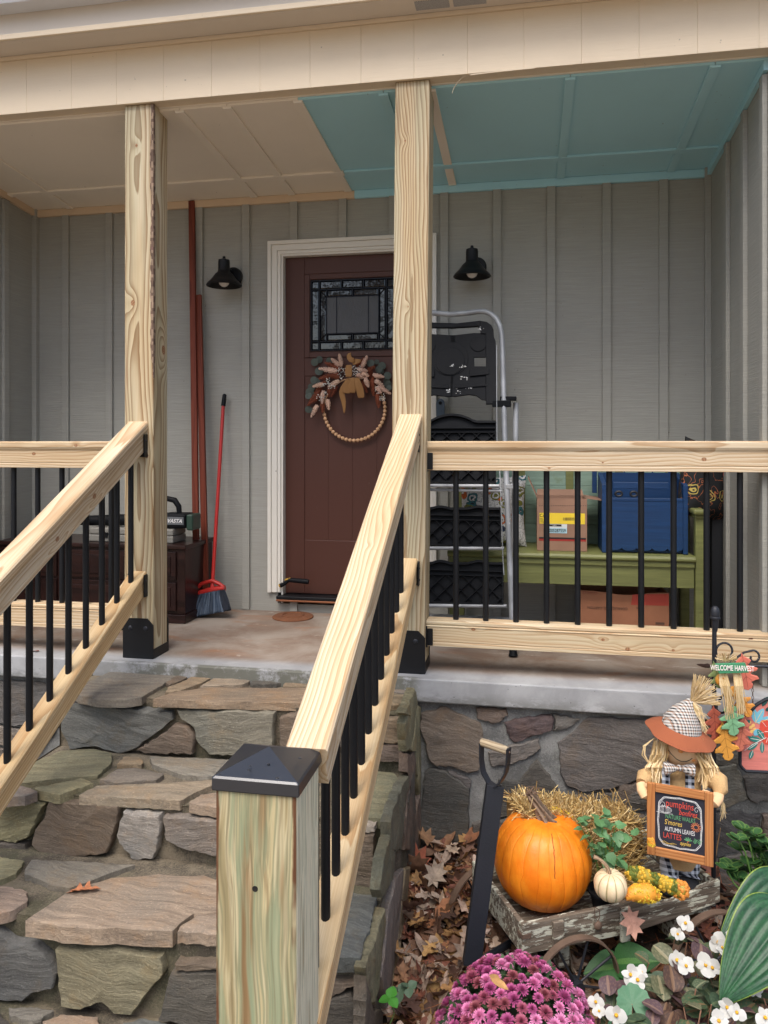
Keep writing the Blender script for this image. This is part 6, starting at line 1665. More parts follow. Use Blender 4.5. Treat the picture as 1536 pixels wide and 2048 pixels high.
# chrysanthemum
mc = at(1037, 1990, Y=2.20); mcx, mcy = mc.x, 2.20; MZ = -.755; MR, MH = .228, .268
mu = root('chrysanthemum', 'round pink flowering chrysanthemum plant in front of the wagon', 'flowering plant', (mcx, mcy, GZ-.1))
PKM = by_attr('pink_petals', .6, 0, 50, 'o', .18, 300)
fms = []
for s in range(3):
    mb = MB(); random.seed(100+s)
    for ring, (n, r, tl, L) in enumerate(((17, .35, .0, .70), (16, .32, .35, .68), (14, .28, .7, .62), (12, .20, 1.0, .55), (8, .12, 1.3, .48), (5, .05, 1.5, .42))):
        for k in range(n):
            a = 2*pi*k/n+ring*.4+rv(.15); ti = tl+rv(.12); d = Vector((cos(a)*cos(ti), sin(a)*cos(ti), sin(ti))); t_ = Vector((-sin(a), cos(a), 0))*.085
            p = Vector((cos(a)*r*.5, sin(a)*r*.5, ring*.05)); e = p+d*L; up = Vector((0, 0, .06)); m = p+d*L*.6
            mb.add([p-t_*.5, p+t_*.5, m+t_+up, m-t_+up, e+t_*.5+up*.3, e-t_*.5+up*.3], [(0, 1, 2, 3), (3, 2, 4, 5)])
    me = mb.mesh('flower'); me.materials.append(PKM); fms.append(me)
random.seed(42)
cnt = 0; pts = []
tries = 0
while len(pts) < 290 and tries < 14000:
    tries += 1
    a = random.random()*2*pi; ph = math.acos(1-random.random()*.92) if True else 0
    d = Vector((sin(ph)*cos(a), sin(ph)*sin(a), cos(ph)))
    if all((d-q).length > .088 for q in pts): pts.append(d)
for d in pts:
    lump = 1+.05*noise.noise(d*3.1)+.03*noise.noise(d*8)
    p = Vector((mcx+d.x*MR*lump, mcy+d.y*MR*lump, MZ+d.z*MH*lump))
    if noise.noise(d*2.2+Vector((3, 1, 0))) > .42 and d.z < .6: continue
    nd = (Vector((d.x, d.y, d.z+.5))).normalized()
    q = nd.to_track_quat('Z', 'Y').to_matrix().to_4x4() @ Matrix.Rotation(random.random()*6, 4, 'Z')
    s_ = .0215*(1+rv(.2))
    c = random.choice([S(206, 112, 160), S(214, 128, 172), S(172, 78, 128), S(216, 136, 178), S(162, 80, 104), S(182, 88, 138), S(150, 78, 88)])
    link('flower', random.choice(fms), None, mu, Matrix.Translation(p) @ q @ Matrix.Scale(s_, 4), color=c)
mb = MB()
for i in range(2600):
    a = random.random()*2*pi; ph = math.acos(1-random.random()*1.1); r = .72+random.random()*.24
    d = Vector((sin(ph)*cos(a), sin(ph)*sin(a), cos(ph))); p = Vector((mcx+d.x*MR*r, mcy+d.y*MR*r, MZ+d.z*MH*r)); L = .022+random.random()*.016
    M = Matrix.Translation(p) @ (d+Vector((rv(.6), rv(.6), rv(.6)))).to_track_quat('X', 'Z').to_matrix().to_4x4()
    w_ = L*.28; mb.add([(0, 0, 0), (L*.4, w_, .003), (L*.55, w_*.5, .0), (L*.75, w_*.8, -.002), (L, 0, -.004), (L*.75, -w_*.8, -.002), (L*.55, -w_*.5, 0), (L*.4, -w_, .003)], [(0, 1, 2, 6, 7), (2, 3, 4, 5, 6)], M, random.choice([S(60, 84, 52), S(76, 100, 62), S(50, 70, 46)]))
mb.obj('foliage', LEAFV, mu, kind='stuff')
MB().lathe([(0, 0), (.12, 0), (.155, .20), (.165, .20), (.165, .215), (.145, .215), (.14, .18), (0, .18)], 32, Matrix.Translation((mcx, mcy, -.90))).obj('pot', BLACKP, mu)
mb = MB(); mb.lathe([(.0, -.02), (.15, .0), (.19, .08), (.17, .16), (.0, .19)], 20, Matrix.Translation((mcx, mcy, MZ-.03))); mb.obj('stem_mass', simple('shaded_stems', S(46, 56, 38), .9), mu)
# begonia bed
bgo = root('begonia', 'bed of white flowered begonias with bronze and green leaves, lower right corner', 'flowering plant', at(1380, 2040, Y=2.45))
rd = lambda t: max(0, 1-(2*t-1)**2)**.5
def vc(c1, c2):
    def f(t, s): return c2 if (abs(s) < .1 or abs(s) > .95 or t > .96) else (tuple(lerp(p_, q_, .35) for p_, q_ in zip(c1, c2)) if abs(sin((abs(s)*1.2-t*.9)*9)) > .9 else c1)
    return f
bls = []
for c1, c2 in ((S(84, 100, 76), S(140, 146, 116)), (S(96, 76, 80), S(136, 110, 98)), (S(70, 92, 64), S(124, 104, 74)), (S(104, 108, 82), S(150, 144, 114)), (S(86, 66, 58), S(128, 100, 78)), (S(64, 84, 62), S(96, 112, 80))):
    bls.append(leafmesh('leaf', LEAFV, 1, .47, rd, 10, 6, .25, .18, .02, 5, .05, vc(c1, c2)))
BST = simple('begonia_stem', S(150, 112, 90), .5)
random.seed(17)
lf = [(1375,1885),(1358,1892),(1398,1885),(1410,1900),(1430,1885),(1448,1915),(1300,1930),(1308,1945),(1318,1948),(1345,1945),(1362,1950),(1378,1962),(1325,1965),(1348,1985),(1338,1970),(1392,1980),(1410,1990),(1398,1955),(1408,1945),(1420,1940),(1440,1960),(1455,1970),(1470,1985),(1385,2005),(1368,2018),(1350,2020),(1330,2032),(1310,2025),(1330,2005),(1290,2000),(1280,1965),(1228,1975),(1222,1995),(1240,2000),(1265,1990),(1290,2035),(1405,2020),(1420,2030),(1440,2020),(1460,2005),(1480,2000),(1495,1995),(1510,2010),(1490,2025),(1470,2035),(1520,2030),(1450,2045),(1380,2042),(1235,2030),(1250,2045),(1215,2040),(1420,2008),(1435,1985),(1360,1920),(1345,1925),(1385,1920),(1400,1925),(1475,1960),(1490,1965),(1520,1975),(1530,1995)]
for i in range(90): lf.append((1215+random.random()*320, 1990+random.random()*80))
for i, (px, py) in enumerate(lf):
    Y = 2.62-(py-1850)/200*.38+rv(.05)
    if i >= 61: Y += .06
    p = at(px+rv(4), py+rv(4), Y=Y); s_ = .058*(1+rv(.3)); m = bls[int(random.random()*6)]
    yaw = random.random()*6.28; place(m, p, yaw, .45*sin(yaw)+rv(.35), rv(.5), s_, bgo)
    if i % 3 == 0: MB().tube([p, p+Vector((rv(.02), rv(.02), -.06)), p+Vector((rv(.03), rv(.03)+.02, -.16))], .002, 5).obj('stem', BST, bgo)
WPM = leafmat('white_petals', 'o', .45, .04, .3)
pm = leafmesh('petal', WPM, 1, .56, lambda t: max(0, sin(pi*t**.8))**.6, 6, 3, -.1, -.1)
pm2 = leafmesh('petal', WPM, 1, .36, lambda t: max(0, sin(pi*t**.8))**.6, 6, 3, -.1, -.1)
YST = simple('yellow_stamen', S(226, 170, 40), .6, 0, .5, 400)
stm = MB().ball((0, 0, 0), 1, 8, 6).mesh('stamen'); stm.materials.append(YST)
fl_ = [(1371,1846,1),(1355,1868,.8),(1436,1885,1.15),(1462,1892,.9),(1467,1872,.8),(1354,1920,1.1),(1372,1932,1),(1412,1930,1.2),(1425,1936,1),(1262,1950,1.1),(1276,1960,1.1),(1283,1945,.8),(1192,2004,.9),(1198,2022,.7),(1232,2030,1.1),(1510,1978,.9),(1526,1962,.7),(1455,2015,1),(1474,2025,.9),(1438,2042,1),(1530,2035,1),(1445,1895,.8),(1460,1930,.0)]
random.seed(9)
for (px, py, s_) in fl_:
    if s_ == 0: continue
    Y = 2.60-(py-1850)/200*.38-.06; p = at(px, py, Y=Y); s_ *= .030; yaw0 = random.random()*6; nrm_ = Vector((rv(.5)-.1, -1, .75+rv(.3))).normalized()
    Q = nrm_.to_track_quat('Z', 'Y').to_matrix().to_4x4()
    fo = MB().ball((0, 0, .12), .17, 8, 6).mesh('flower'); fo.materials.append(YST)
    f = link('flower', fo, None, bgo, Matrix.Translation(p) @ Q @ Matrix.Scale(s_, 4))
    for k in range(4):
        me = pm if k % 2 == 0 else pm2
        M = Matrix.Translation(p) @ Q @ Matrix.Rotation(yaw0+k*pi/2+rv(.2), 4, 'Z') @ Matrix.Rotation(-rv(.35)-.1, 4, 'Y') @ Matrix.Scale(s_*(.95 if k % 2 == 0 else .85), 4)
        link('petal', me, None, f, M, color=(.66, .66, .62))
    MB().tube([p, p+Vector((rv(.01), .01, -.03)), p+Vector((rv(.02), .04, -.09))], .0013, 5).obj('stem', BST, bgo)
# hosta
HM = leafmat('hosta_leaf', 'v', .45, .35, .06)
def hcol(t, s):
    if abs(s) > .975: return S(120, 140, 62)
    v = abs(sin(4*s*pi)); return S(40, 80, 48) if v < .10 else (S(34, 72, 46) if noise.noise(Vector((t*5, s*4, 0))) > 0 else S(40, 82, 50))
hs = lambda t: max(0, sin(pi*(t**.62)))**.75
hm = leafmesh('leaf', HM, 1, .34, hs, 26, 24, .22, .30, .038, 8, .06, hcol)
ho_ = root('hosta', 'hosta with large ribbed green leaves at the right picture edge', 'plant', at(1560, 2000, Y=2.6))
def hleaf(base, tip, up, s_w=1.0):
    d = tip-base; M = F(base, d, up) @ Matrix.Diagonal((d.length, d.length*s_w, d.length, 1)); link('leaf', hm, None, ho_, M)
hleaf(at(1600, 1768, Y=2.66), at(1452, 1868, Y=2.46), Vector((.1, -.5, .85)), .80)
hleaf(at(1585, 1815, Y=2.40), at(1452, 1975, Y=2.20), Vector((-.3, -.75, .55)), .88)
hleaf(at(1600, 1880, Y=2.45), at(1475, 1930, Y=2.3), Vector((.1, -.6, .8)), .8)
hleaf(at(1545, 1800, Y=2.72), at(1470, 1880, Y=2.62), Vector((0, -.8, .5)), .7)
h2 = root('hosta', 'low dark green leaves growing under the wagon beside its front wheel', 'plant', at(1240, 1950, Y=2.62))
hm2 = leafmesh('leaf', LEAFV, 1, .36, hs, 14, 6, .2, .2, .02, 7, .02, lambda t, s: S(78, 120, 60) if abs(s) < .1 else S(48, 92, 46))
for b_, t_ in (((1228, 1925), (1312, 1915)), ((1245, 1930), (1172, 1940)), ((1220, 1948), (1300, 1945)), ((1218, 1940), (1222, 1962))):
    B, T = at(*b_, Y=2.66), at(*t_, Y=2.60); d = T-B; link('leaf', hm2, None, h2, F(B, d, (0, -.6, .8)) @ Matrix.Diagonal((d.length, d.length, d.length, 1)))
for px in (1195, 1200): MB().tube([at(px, 1958, Y=2.66), at(px+8, 1982, Y=2.64)], .003, 6).obj('stem', simple('green_stem_dark', S(70, 100, 50), .6), h2)
# geranium leaf
ge = root('geranium', 'blue green scalloped geranium leaf standing in front of the begonias', 'plant', at(1265, 2060, Y=2.30))
def ger(px, py, s_, Y=2.28):
    mb = MB(); n = 60; vs = [(0, -.05, 0)]; 
    for r in (.4, .75, 1.0):
        for k in range(n+1):
            a = radians(-75+330*k/n); rr = r*(1+.10*abs(sin(a*3.5))+.04*sin(a*14))*(.9+.1*cos(a)); vs.append((rr*cos(a), rr*sin(a), .10*r*r+.035*sin(a*7)*r))
    fs = [(0, 1+k, 2+k) for k in range(n)]
    for j in range(2):
        for k in range(n): a = 1+j*(n+1)+k; fs.append((a, a+n+1, a+n+2, a+1))
    mb.add(vs, fs, smooth=True); p = at(px, py, Y=Y)
    mb.obj('leaf', LEAFO, ge, Matrix.Translation(p) @ Matrix.Rotation(radians(42), 4, 'X') @ Matrix.Rotation(rv(.3), 4, 'Z') @ Matrix.Scale(s_, 4), color=S(86, 132, 98), sharp=180)
    MB().tube([p, p+Vector((.0, .01, -.12))], .002, 6).obj('stem', BST, ge)
ger(1264, 2008, .050); ger(1240, 2052, .036, 2.25)
# potted ivy-like plant in the wagon
po = root('potted_plant', 'green leafy plant in a black pot between the large pumpkin and the straw', 'potted plant', wl(.33, .13, -.08))
pp = at(1212, 1745, Y=2.76)
MB().lathe([(0, 0), (.04, 0), (.056, .075), (.062, .075), (.062, .083), (.053, .083), (.05, .065), (0, .065)], 24, Matrix.Translation((pp.x, 2.76, WT-.08))).obj('pot', BLACKP, po)
il = leafmesh('leaf', LEAFO, 1, .42, lambda t: max(0, sin(pi*(t**.6)))**.9*(1+.12*sin(t*16)), 10, 4, .2, .25)
random.seed(23)
lvs = [(1160,1633),(1170,1655),(1190,1640),(1205,1650),(1218,1633),(1225,1645),(1205,1672),(1175,1668),(1190,1662),(1237,1668),(1250,1680),(1265,1677),(1240,1685),(1205,1712),(1190,1700),(1218,1700),(1225,1715),(1200,1728),(1235,1722),(1185,1722),(1215,1738),(1240,1735),(1180,1690),(1212,1690),(1232,1655),(1165,1648),(1195,1684)]
for i, (px, py) in enumerate(lvs*2):
    p = at(px+rv(7), py+rv(7), Y=2.74+rv(.045)); yaw = random.random()*6.28
    place(il, p, yaw, -.1+rv(.5)+.5*sin(yaw), rv(.5), .040*(1+rv(.3)), po, color=vary(S(96, 140, 92), .15))
    if i % 3 == 0: MB().tube([p, (p+pp)/2+Vector((rv(.01), 0, 0)), (pp.x+rv(.02), 2.76, WT-.01)], .0013, 5).obj('stem', bpy.data.materials['green_stem'], po)
# sedum
se = root('sedum', 'bushy plant with rounded glossy green leaves by the stone wall at the right edge', 'plant', at(1510, 1800, Y=2.95))
sm = leafmesh('leaf', LEAFV, 1, .40, lambda t: max(0, sin(pi*(t**1.15)))**.55, 8, 4, .15, -.15, 0, 0, 0, lambda t, s: S(96, 130, 66) if abs(s) > .85 or t > .92 else S(56, 98, 54))
random.seed(12)
for (px, py) in ((1486,1660),(1478,1680),(1496,1682),(1510,1672),(1512,1692),(1480,1700),(1520,1700),(1508,1706),(1532,1690),(1462,1735),(1475,1740),(1490,1742),(1500,1730),(1520,1735),(1535,1720),(1530,1750),(1500,1765),(1508,1775),(1520,1790),(1455,1742),(1545,1700),(1550,1740),(1540,1770),(1478,1760)):
    c = at(px, py, Y=2.92+rv(.06)); MB().tube([c, c+Vector((.02, .0, -.04)), at(1528+rv(10), 1820, Y=2.95)], .003, 6).obj('stem', bpy.data.materials['green_stem'], se)
    for k in range(7):
        yaw = k*2.4+rv(.3); place(sm, c+Vector((0, 0, rv(.006))), yaw, .15+.12*(k % 3), 0, .040*(1+rv(.25)), se)
# ------------------------------------------------------------------ scarecrow with chalkboard
random.seed(61)
YC_ = 2.93
def sc(px, py, d=0): return at(px, py, Y=YC_+d)
K = mpp(1362, YC_)
def plaid(name, k, a, b_c, thin=None, bg=(.62, .60, .56)):
    b = NB(name); v = b.obj(); sp = b.n('SeparateXYZ'); b.set(sp.inputs[0], v)
    xx = b.math('ADD', sp.outputs[0], b.math('MULTIPLY', sp.outputs[1], .6)); zz = b.math('ADD', sp.outputs[2], b.math('MULTIPLY', sp.outputs[1], .3))
    def st(q, kk, w_): return b.math('LESS_THAN', b.math('FRACT', b.math('MULTIPLY', q, kk)), w_)
    s1, s2 = st(xx, k, a), st(zz, k, a)
    c = b.mix(b.math('MULTIPLY', b.math('ADD', s1, s2), .5), bg, b_c)
    if thin:
        t1 = b.math('MAXIMUM', st(xx, k*.5, .10), st(zz, k*.5, .10)); c = b.mix(b.math('MULTIPLY', t1, .5), c, thin)
    return b.fin(c, .9, b.bump(b.noise(v, 500, 2, .5), .3, .002))
PLH = plaid('hat_plaid_cloth', 95, .5, (.03, .03, .035), S(190, 140, 100))
PLG = plaid('black_white_gingham', 46, .5, (.008, .012, .022), None, (.62, .66, .72))
FELT = simple('rust_felt', S(150, 84, 54), .95, 0, .4, 300, .12)
SKIN = simple('peach_doll_cloth', S(226, 186, 142), .85, 0, .2, 500, .08)
BURL = simple('burlap', S(204, 168, 118), .95, 0, .9, 420, .18, 200)
BFELT = simple('black_felt', (.014, .015, .018), .95, 0, .5, 250, .3)
sco = root('scarecrow', 'scarecrow doll with a plaid hat, raffia hair and bow tie standing in the wagon', 'scarecrow', sc(1360, 1785))
hc = sc(1364, 1499)
MB().ball(hc, 37*K, 24, 16, sq=(1, .9, .95)).obj('head', SKIN, sco)
# hat brim, tilted
BM = Matrix.Translation(sc(1363, 1457, .0)) @ Matrix.Rotation(radians(13), 4, 'Y') @ Matrix.Rotation(radians(4), 4, 'X')
MB().lathe([(.046, .012), (.075, .004), (.105, -.014), (.122, -.026), (.121, -.028), (.104, -.017), (.074, .0), (.046, .008)], 48, None, fn=lambda a, z: 1+.06*sin(a*3+1)*(1 if z < 0 else 0)+.03*sin(a*7)*(1 if z < -.01 else 0)).obj('hat_brim', FELT, sco, BM)
MB().tube([sc(1361, 1478), sc(1362, 1458), sc(1364, 1440), sc(1370, 1424), sc(1378, 1408), sc(1383, 1400)], [.066, .070, .064, .046, .022, .012], 28).obj('hat_crown', PLH, sco, M=Matrix.Identity(4))
RAF = by_attr('raffia', .7, 0, 40)
RC = [S(222, 196, 148), S(206, 178, 128), S(190, 158, 106), S(230, 208, 166)]
def strand(mb, pts, w_, dy=0):
    P = [Vector(p) for p in pts]; col = random.choice(RC); vs = []
    for i, p in enumerate(P):
        t = (P[min(i+1, len(P)-1)]-P[max(0, i-1)]).normalized(); s = t.cross(Vector((rv(.4), 1, rv(.4)))).normalized()*w_*(1 if 0 < i < len(P)-1 else .6)
        o_ = t.cross(s).normalized()*w_*.35; vs += [p-s, p+o_, p+s]
    fs = []
    for i in range(len(P)-1):
        a = i*3; fs += [(a, a+1, a+4, a+3), (a+1, a+2, a+5, a+4), (a+2, a, a+3, a+5)]
    mb.add(vs, fs, col=col)
mb = MB()
for i in range(150):
    a = lerp(-12, 88, random.random()); L = (38+random.random()*22); r = radians(a)
    b0 = sc(1384+rv(4), 1402+rv(4), rv(.01)); e = sc(1384+L*cos(r)*1.0, 1402-L*sin(r)*.95, rv(.05)); m = (b0+e)/2+Vector((rv(.006), rv(.01), rv(.006)))
    strand(mb, [b0, m, e], .0016)
for i in range(14):
    strand(mb, [sc(1384, 1402, -.01), sc(1395+rv(8), 1420+rv(6), -.02), sc(1410+rv(10), 1430+random.random()*40, -.02)], .0016)
mb.obj('hat_tuft', RAF, sco, kind='stuff')
mb = MB()
for side_, x0, n_ in ((-1, 1322, 80), (1, 1402, 60)):
    for i in range(n_):
        sx = x0+rv(14); s0 = sc(sx, 1482+rv(6), -.02+rv(.03)); bx = sx+side_*(8+random.random()*14); ln = 1545+random.random()*35
        strand(mb, [s0, sc(sx+side_*(4+rv(5)), 1510, -.03+rv(.03)), sc(bx, 1535, -.04+rv(.03)), sc(bx+rv(10), ln, -.05+rv(.03))], .0022)
for i in range(4): strand(mb, [sc(1310, 1475, -.03), sc(1290+rv(6), 1492, -.04), sc(1288+rv(4), 1510, -.04), sc(1300, 1530, -.04)], .0016)
mb.obj('raffia_hair', RAF, sco, kind='stuff')
# face
INKF = simple('face_ink', (.01, .01, .01), .7)
def onhead(px, py, off=.001):
    p = sc(px, py); dx, dz = (p.x-hc.x)/(37*K), (p.z-hc.z)/(37*K*.95); q = 1-dx*dx-dz*dz
    return Vector((p.x, hc.y-37*K*.9*sqrt(max(.02, q))-off, p.z))
MB().tube([onhead(1333, 1492), onhead(1338, 1498), onhead(1347, 1506), onhead(1356, 1510), onhead(1366, 1510), onhead(1373, 1507), onhead(1378, 1504)], .0011, 6).obj('smile', INKF, sco)
CHK = simple('orange_cheek', S(226, 150, 84), .85)
for px, py in ((1333, 1497), (1380, 1509)):
    p = onhead(px, py, -.0005); MB().ball(p, .0085, 12, 6, sq=(1, .25, .6)).obj('cheek', CHK, sco)
MB().ball(onhead(1355, 1488, .004), .009, 12, 8).obj('nose', CHK, sco)
for px in (1341, 1372): MB().ball(onhead(px, 1480, .0), .004, 10, 6, sq=(1, .4, 1)).obj('eye', INKF, sco)
# body, suspenders, bow tie
MB().tube([sc(1362, 1535, .01), sc(1361, 1550, .01), sc(1360, 1600, .01), sc(1360, 1680, .01), sc(1360, 1722, .01)], [.045, .068, .075, .075, .07], 24).obj('burlap_shirt', BURL, sco)
for x0, x1 in ((1324, 1340), (1371, 1389)):
    a, c = sc(x0, 1530, -.067), sc(x1, 1600, -.067)
    MB().box(a.x, c.x, a.y-.002, a.y+.01, c.z-.12, a.z).obj('suspender', PLG, sco, bev=.002)
mb = MB()
for s in (-1, 1):
    pts = []
    for i in range(9):
        t = i/8; pts.append((sc(1358+s*(2+t*28), 1536+t*3+s*t*2, -.085), .008+.022*t-.005*(t > .9)))
    mb.tube([p for p, r in pts], [r for p, r in pts], 14, flat=.85)
mb.ball(sc(1358, 1536, -.095), .011, 12, 8); mb.obj('bow_tie', PLH, sco, M=Matrix.Identity(4))
# arms + mitten hands
MB().tube([sc(1332, 1550, .0), sc(1308, 1552, -.02), sc(1288, 1556, -.05), sc(1284, 1566, -.07)], [.030, .034, .030, .020], 16).obj('sleeve', BURL, sco)
MB().tube([sc(1392, 1542, .0), sc(1418, 1552, -.02), sc(1438, 1565, -.05), sc(1440, 1580, -.07), sc(1435, 1590, -.08)], [.032, .038, .034, .026, .014], 16).obj('sleeve', BURL, sco)
def mitten(pts, rs, thumb):
    mb = MB(); mb.tube(pts, rs, 16, flat=.75); mb.ball(pts[-1], rs[-1], 12, 8); mb.tube(thumb, [.010, .011, .007], 10); mb.ball(thumb[-1], .007, 8, 6)
    return mb.obj('hand', SKIN, sco)
mitten([sc(1281, 1566, -.08), sc(1286, 1578, -.095), sc(1293, 1590, -.105), sc(1297, 1595, -.105)], [.016, .024, .024, .010], [sc(1293, 1572, -.10), sc(1301, 1571, -.115), sc(1306, 1577, -.118)])
mitten([sc(1440, 1590, -.08), sc(1432, 1596, -.10), sc(1424, 1605, -.115), sc(1420, 1611, -.115)], [.015, .026, .026, .010], [sc(1424, 1592, -.11), sc(1414, 1587, -.125), sc(1408, 1583, -.128)])
mb = MB()
for i in range(18): strand(mb, [sc(1438+rv(6), 1598+rv(4), -.07), sc(1446+rv(4), 1612+rv(4), -.07), sc(1446+rv(8), 1622+random.random()*22, -.07)], .0009)
mb.obj('cuff_threads', RAF, sco)
# legs and feet
for x in (1341, 1379):
    MB().tube([sc(x, 1695, -.01), sc(x, 1715, -.01), sc(x-1, 1738, -.02), sc(x-1, 1750, -.03), sc(x-1, 1756, -.035)], [.036, .037, .036, .030, .040], 20).obj('trouser_leg', PLG, sco, M=Matrix.Identity(4))
    MB().ball(sc(x-4, 1772, -.06), .045, 20, 12, sq=(1, 1.15, .62)).obj('foot', BFELT, sco)
# chalkboard
A_ = at(1294, 1553, Y=2.815); dirx = Vector((cos(radians(13)), -sin(radians(13)), 0))
BW, BH = .214, .250
sgn = root('chalkboard', 'wood framed chalkboard with coloured autumn lettering held by the scarecrow', 'chalkboard', A_+dirx*BW/2-Vector((0, 0, BH)))
CM = F(A_+dirx*BW/2-Vector((0, 0, BH/2+.018)), Matrix.Rotation(radians(0), 3, dirx.cross(Vector((0, 0, 1)))) @ dirx, dirx.cross(Vector((0, 0, 1))))
# local: x right, y up, z toward the viewer
FRW = wood('chalkboard_frame_wood', S(196, 138, 88), S(158, 98, 56), scale=30, rough=.5, ctr=(.0, .06), contrast=.7)
def fbox(x0, x1, y0, y1, z0, z1, nm, mat, vertical=False, bev=.002):
    if vertical:
        M = CM @ Matrix.Rotation(pi/2, 4, 'Z'); return MB().box(y0, y1, -x1, -x0, z0, z1).obj(nm, mat, sgn, M, bev=bev)
    return MB().box(x0, x1, y0, y1, z0, z1).obj(nm, mat, sgn, CM, bev=bev)
fw_ = .027
fbox(-BW/2, -BW/2+fw_, -BH/2, BH/2, -.006, .008, 'frame_stile', FRW, True); fbox(BW/2-fw_, BW/2, -BH/2, BH/2, -.006, .008, 'frame_stile', FRW, True)
fbox(-BW/2+fw_+.0005, BW/2-fw_-.0005, BH/2-.028, BH/2, -.006, .0075, 'frame_rail', FRW); fbox(-BW/2+fw_+.0005, BW/2-fw_-.0005, -BH/2, -BH/2+.030, -.006, .0075, 'frame_rail', FRW)
fbox(-BW/2+fw_, BW/2-fw_, -BH/2+.030, BH/2-.028, -.004, .001, 'board', simple('slate_black_board', S(40, 40, 52), .75, 0, .15, 60, .25, 20), bev=0)
ch_ = {k: simple('chalk_'+k, c, .8) for k, c in (('red', S(206, 76, 62)), ('green', S(96, 156, 110)), ('yellow', S(216, 182, 84)), ('white', S(226, 226, 226)), ('orange', S(210, 124, 80)))}
def ct(s, x, y, h, col, sh=0, sx=1, bold=.0):
    text(s, h*.95, ch_[col], sgn, CM @ Matrix.Translation((x*.80, y*.95, .0016)), shear=sh, sx=sx*.84, bold=bold*.4, ext=.0003)
ct('pumpkins', 0, .066, .036, 'red', 0, .82); ct('bonfires', .032, .040, .027, 'red', .35, .82, .0003); ct('NATURE WALKS', .002, .018, .022, 'green', 0, .74)
ct("S'mores", -.026, -.003, .026, 'yellow', .1, .85); ct('AUTUMN LEAVES', .0, -.028, .0225, 'white', 0, .70); ct('LATTES', -.030, -.052, .029, 'red', 0, .78); ct('apples', .022, -.070, .018, 'yellow', .35, .95, .0003)
def curve(pts, r, col, nm='chalk_line'):
    return MB().tube([(x, y, .0017) for x, y in pts], r, 5, flat=.4).obj(nm, ch_[col], sgn, CM)
bx_, by_ = BW/2-fw_-.008, BH/2-.030-.007
pts = []
for k in range(97):
    a = 2*pi*k/96; c, s = cos(a), sin(a); r = (abs(c)**5+abs(s)**5)**(-1/5); w_ = 1-.035*abs(sin(a*4))-.05*max(0, 1-abs(abs(c)-abs(s))*5)
    pts.append((bx_*c*r*w_, by_*s*r*w_))
curve(pts, .0011, 'white'); curve([(x*.955, y*.963) for x, y in pts], .0007, 'white')
for k in range(60):
    x, y = pts[int(k*96/60)]; curve([(x, y), (x*.955, y*.963)], .0005, 'white')
for sx in (-1, 1):   # corner scrolls
    curve([(sx*(.054+.009*cos(t)*(1-t/9)), .055+.012*sin(t)*(1-t/9)) for t in [i*.4 for i in range(18)]], .0006, 'white')
# small chalk pumpkin, sun, sprigs
for k in range(5):
    w_ = .004+.0045*k; curve([(-.048+w_*cos(t), .040+.012*sin(t)) for t in [i*pi/8 for i in range(17)]], .0005, 'white')
curve([(-.076, .028), (-.05, .026), (-.022, .028)], .0006, 'white')
for k in range(14):
    a = 2*pi*k/14; curve([(.052+.010*cos(a), -.003+.010*sin(a)), (.052+.016*cos(a), -.003+.016*sin(a))], .0012, 'orange')
curve([(.052+.008*cos(t), -.003+.008*sin(t)) for t in [i*.5 for i in range(14)]], .0012, 'orange')
for k in range(5):
    a = radians(20+35*k); curve([(.027, -.055), (.027+.013*cos(a), -.055+.013*sin(a))], .0018, 'green')
curve([(.026, -.056), (.028, -.057)], .003, 'red')
for x0 in (.048, .062):
    curve([(x0, -.060), (x0+.006, -.044)], .0006, 'green')
    for k in range(3): curve([(x0+.002*k, -.058+.005*k), (x0+.002*k+.006, -.055+.005*k)], .0011, 'green'); curve([(x0+.002*k, -.058+.005*k), (x0+.002*k-.005, -.052+.005*k)], .0011, 'green')
curve([(-.062, -.074), (-.050, -.070), (-.035, -.076), (-.020, -.078), (-.010, -.074), (-.022, -.072), (-.04, -.078), (-.062, -.074)], .0008, 'yellow')
curve([(.045, .028), (.055, .031), (.062, .027), (.070, .031), (.062, .025), (.055, .028), (.045, .028)], .0006, 'yellow')

# ------------------------------------------------------------------ garden flag holder, flag and hanging harvest sign
YFg = 3.08
def fg(px, py, d=0): return at(px, py, Y=YFg+d)
hol = root('flag_holder', 'black iron garden flag pole with scrolls behind the wagon', 'flag holder', (fg(1428, 1500).x, YFg, GZ))
pt = fg(1429, 1232); pb = Vector((fg(1427, 1500).x, YFg, -.80))
MB().tube([pt, fg(1428, 1400), pb], .0085, 12).obj('pole', METALD, hol)
Mf = Matrix.Translation(fg(1430, 1236))
MB().lathe([(.0, .046), (.008, .044), (.014, .036), (.017, .024), (.0175, .014), (.0165, .006), (.019, .004), (.019, -.002), (.013, -.004), (.012, -.03), (.0085, -.05)], 18, Mf).obj('finial', METALD, hol)
def spir(cx, cy, r0, r1, a0, a1, n=26): return [fg(cx+lerp(r0, r1, i/n)*cos(radians(lerp(a0, a1, i/n))), cy-lerp(r0, r1, i/n)*sin(radians(lerp(a0, a1, i/n))), -.002*(i % 2)) for i in range(n+1)]
MB().tube([fg(1429, 1330), fg(1500, 1332), fg(1640, 1336)], .0055, 10).obj('arm', METALD, hol)
for P_ in ([fg(1430, 1322)]+spir(1449, 1302, 17, 15, 200, -70)+[fg(1462, 1322)], [fg(1470, 1318), fg(1488, 1305), fg(1505, 1301)]+spir(1507, 1315, 14, 5, 85, -200), [fg(1450, 1385), fg(1440, 1398), fg(1434, 1410)]+spir(1446, 1416, 13, 7, 180, 330)):
    MB().tube(P_, .0042, 8).obj('scroll', METALD, hol)
fl = root('garden_flag', 'pink flowered metal garden sign with a black arched frame hanging at the right edge', 'garden sign', fg(1560, 1543))
def lz(px, py, d=0): return fg(px, py, d)
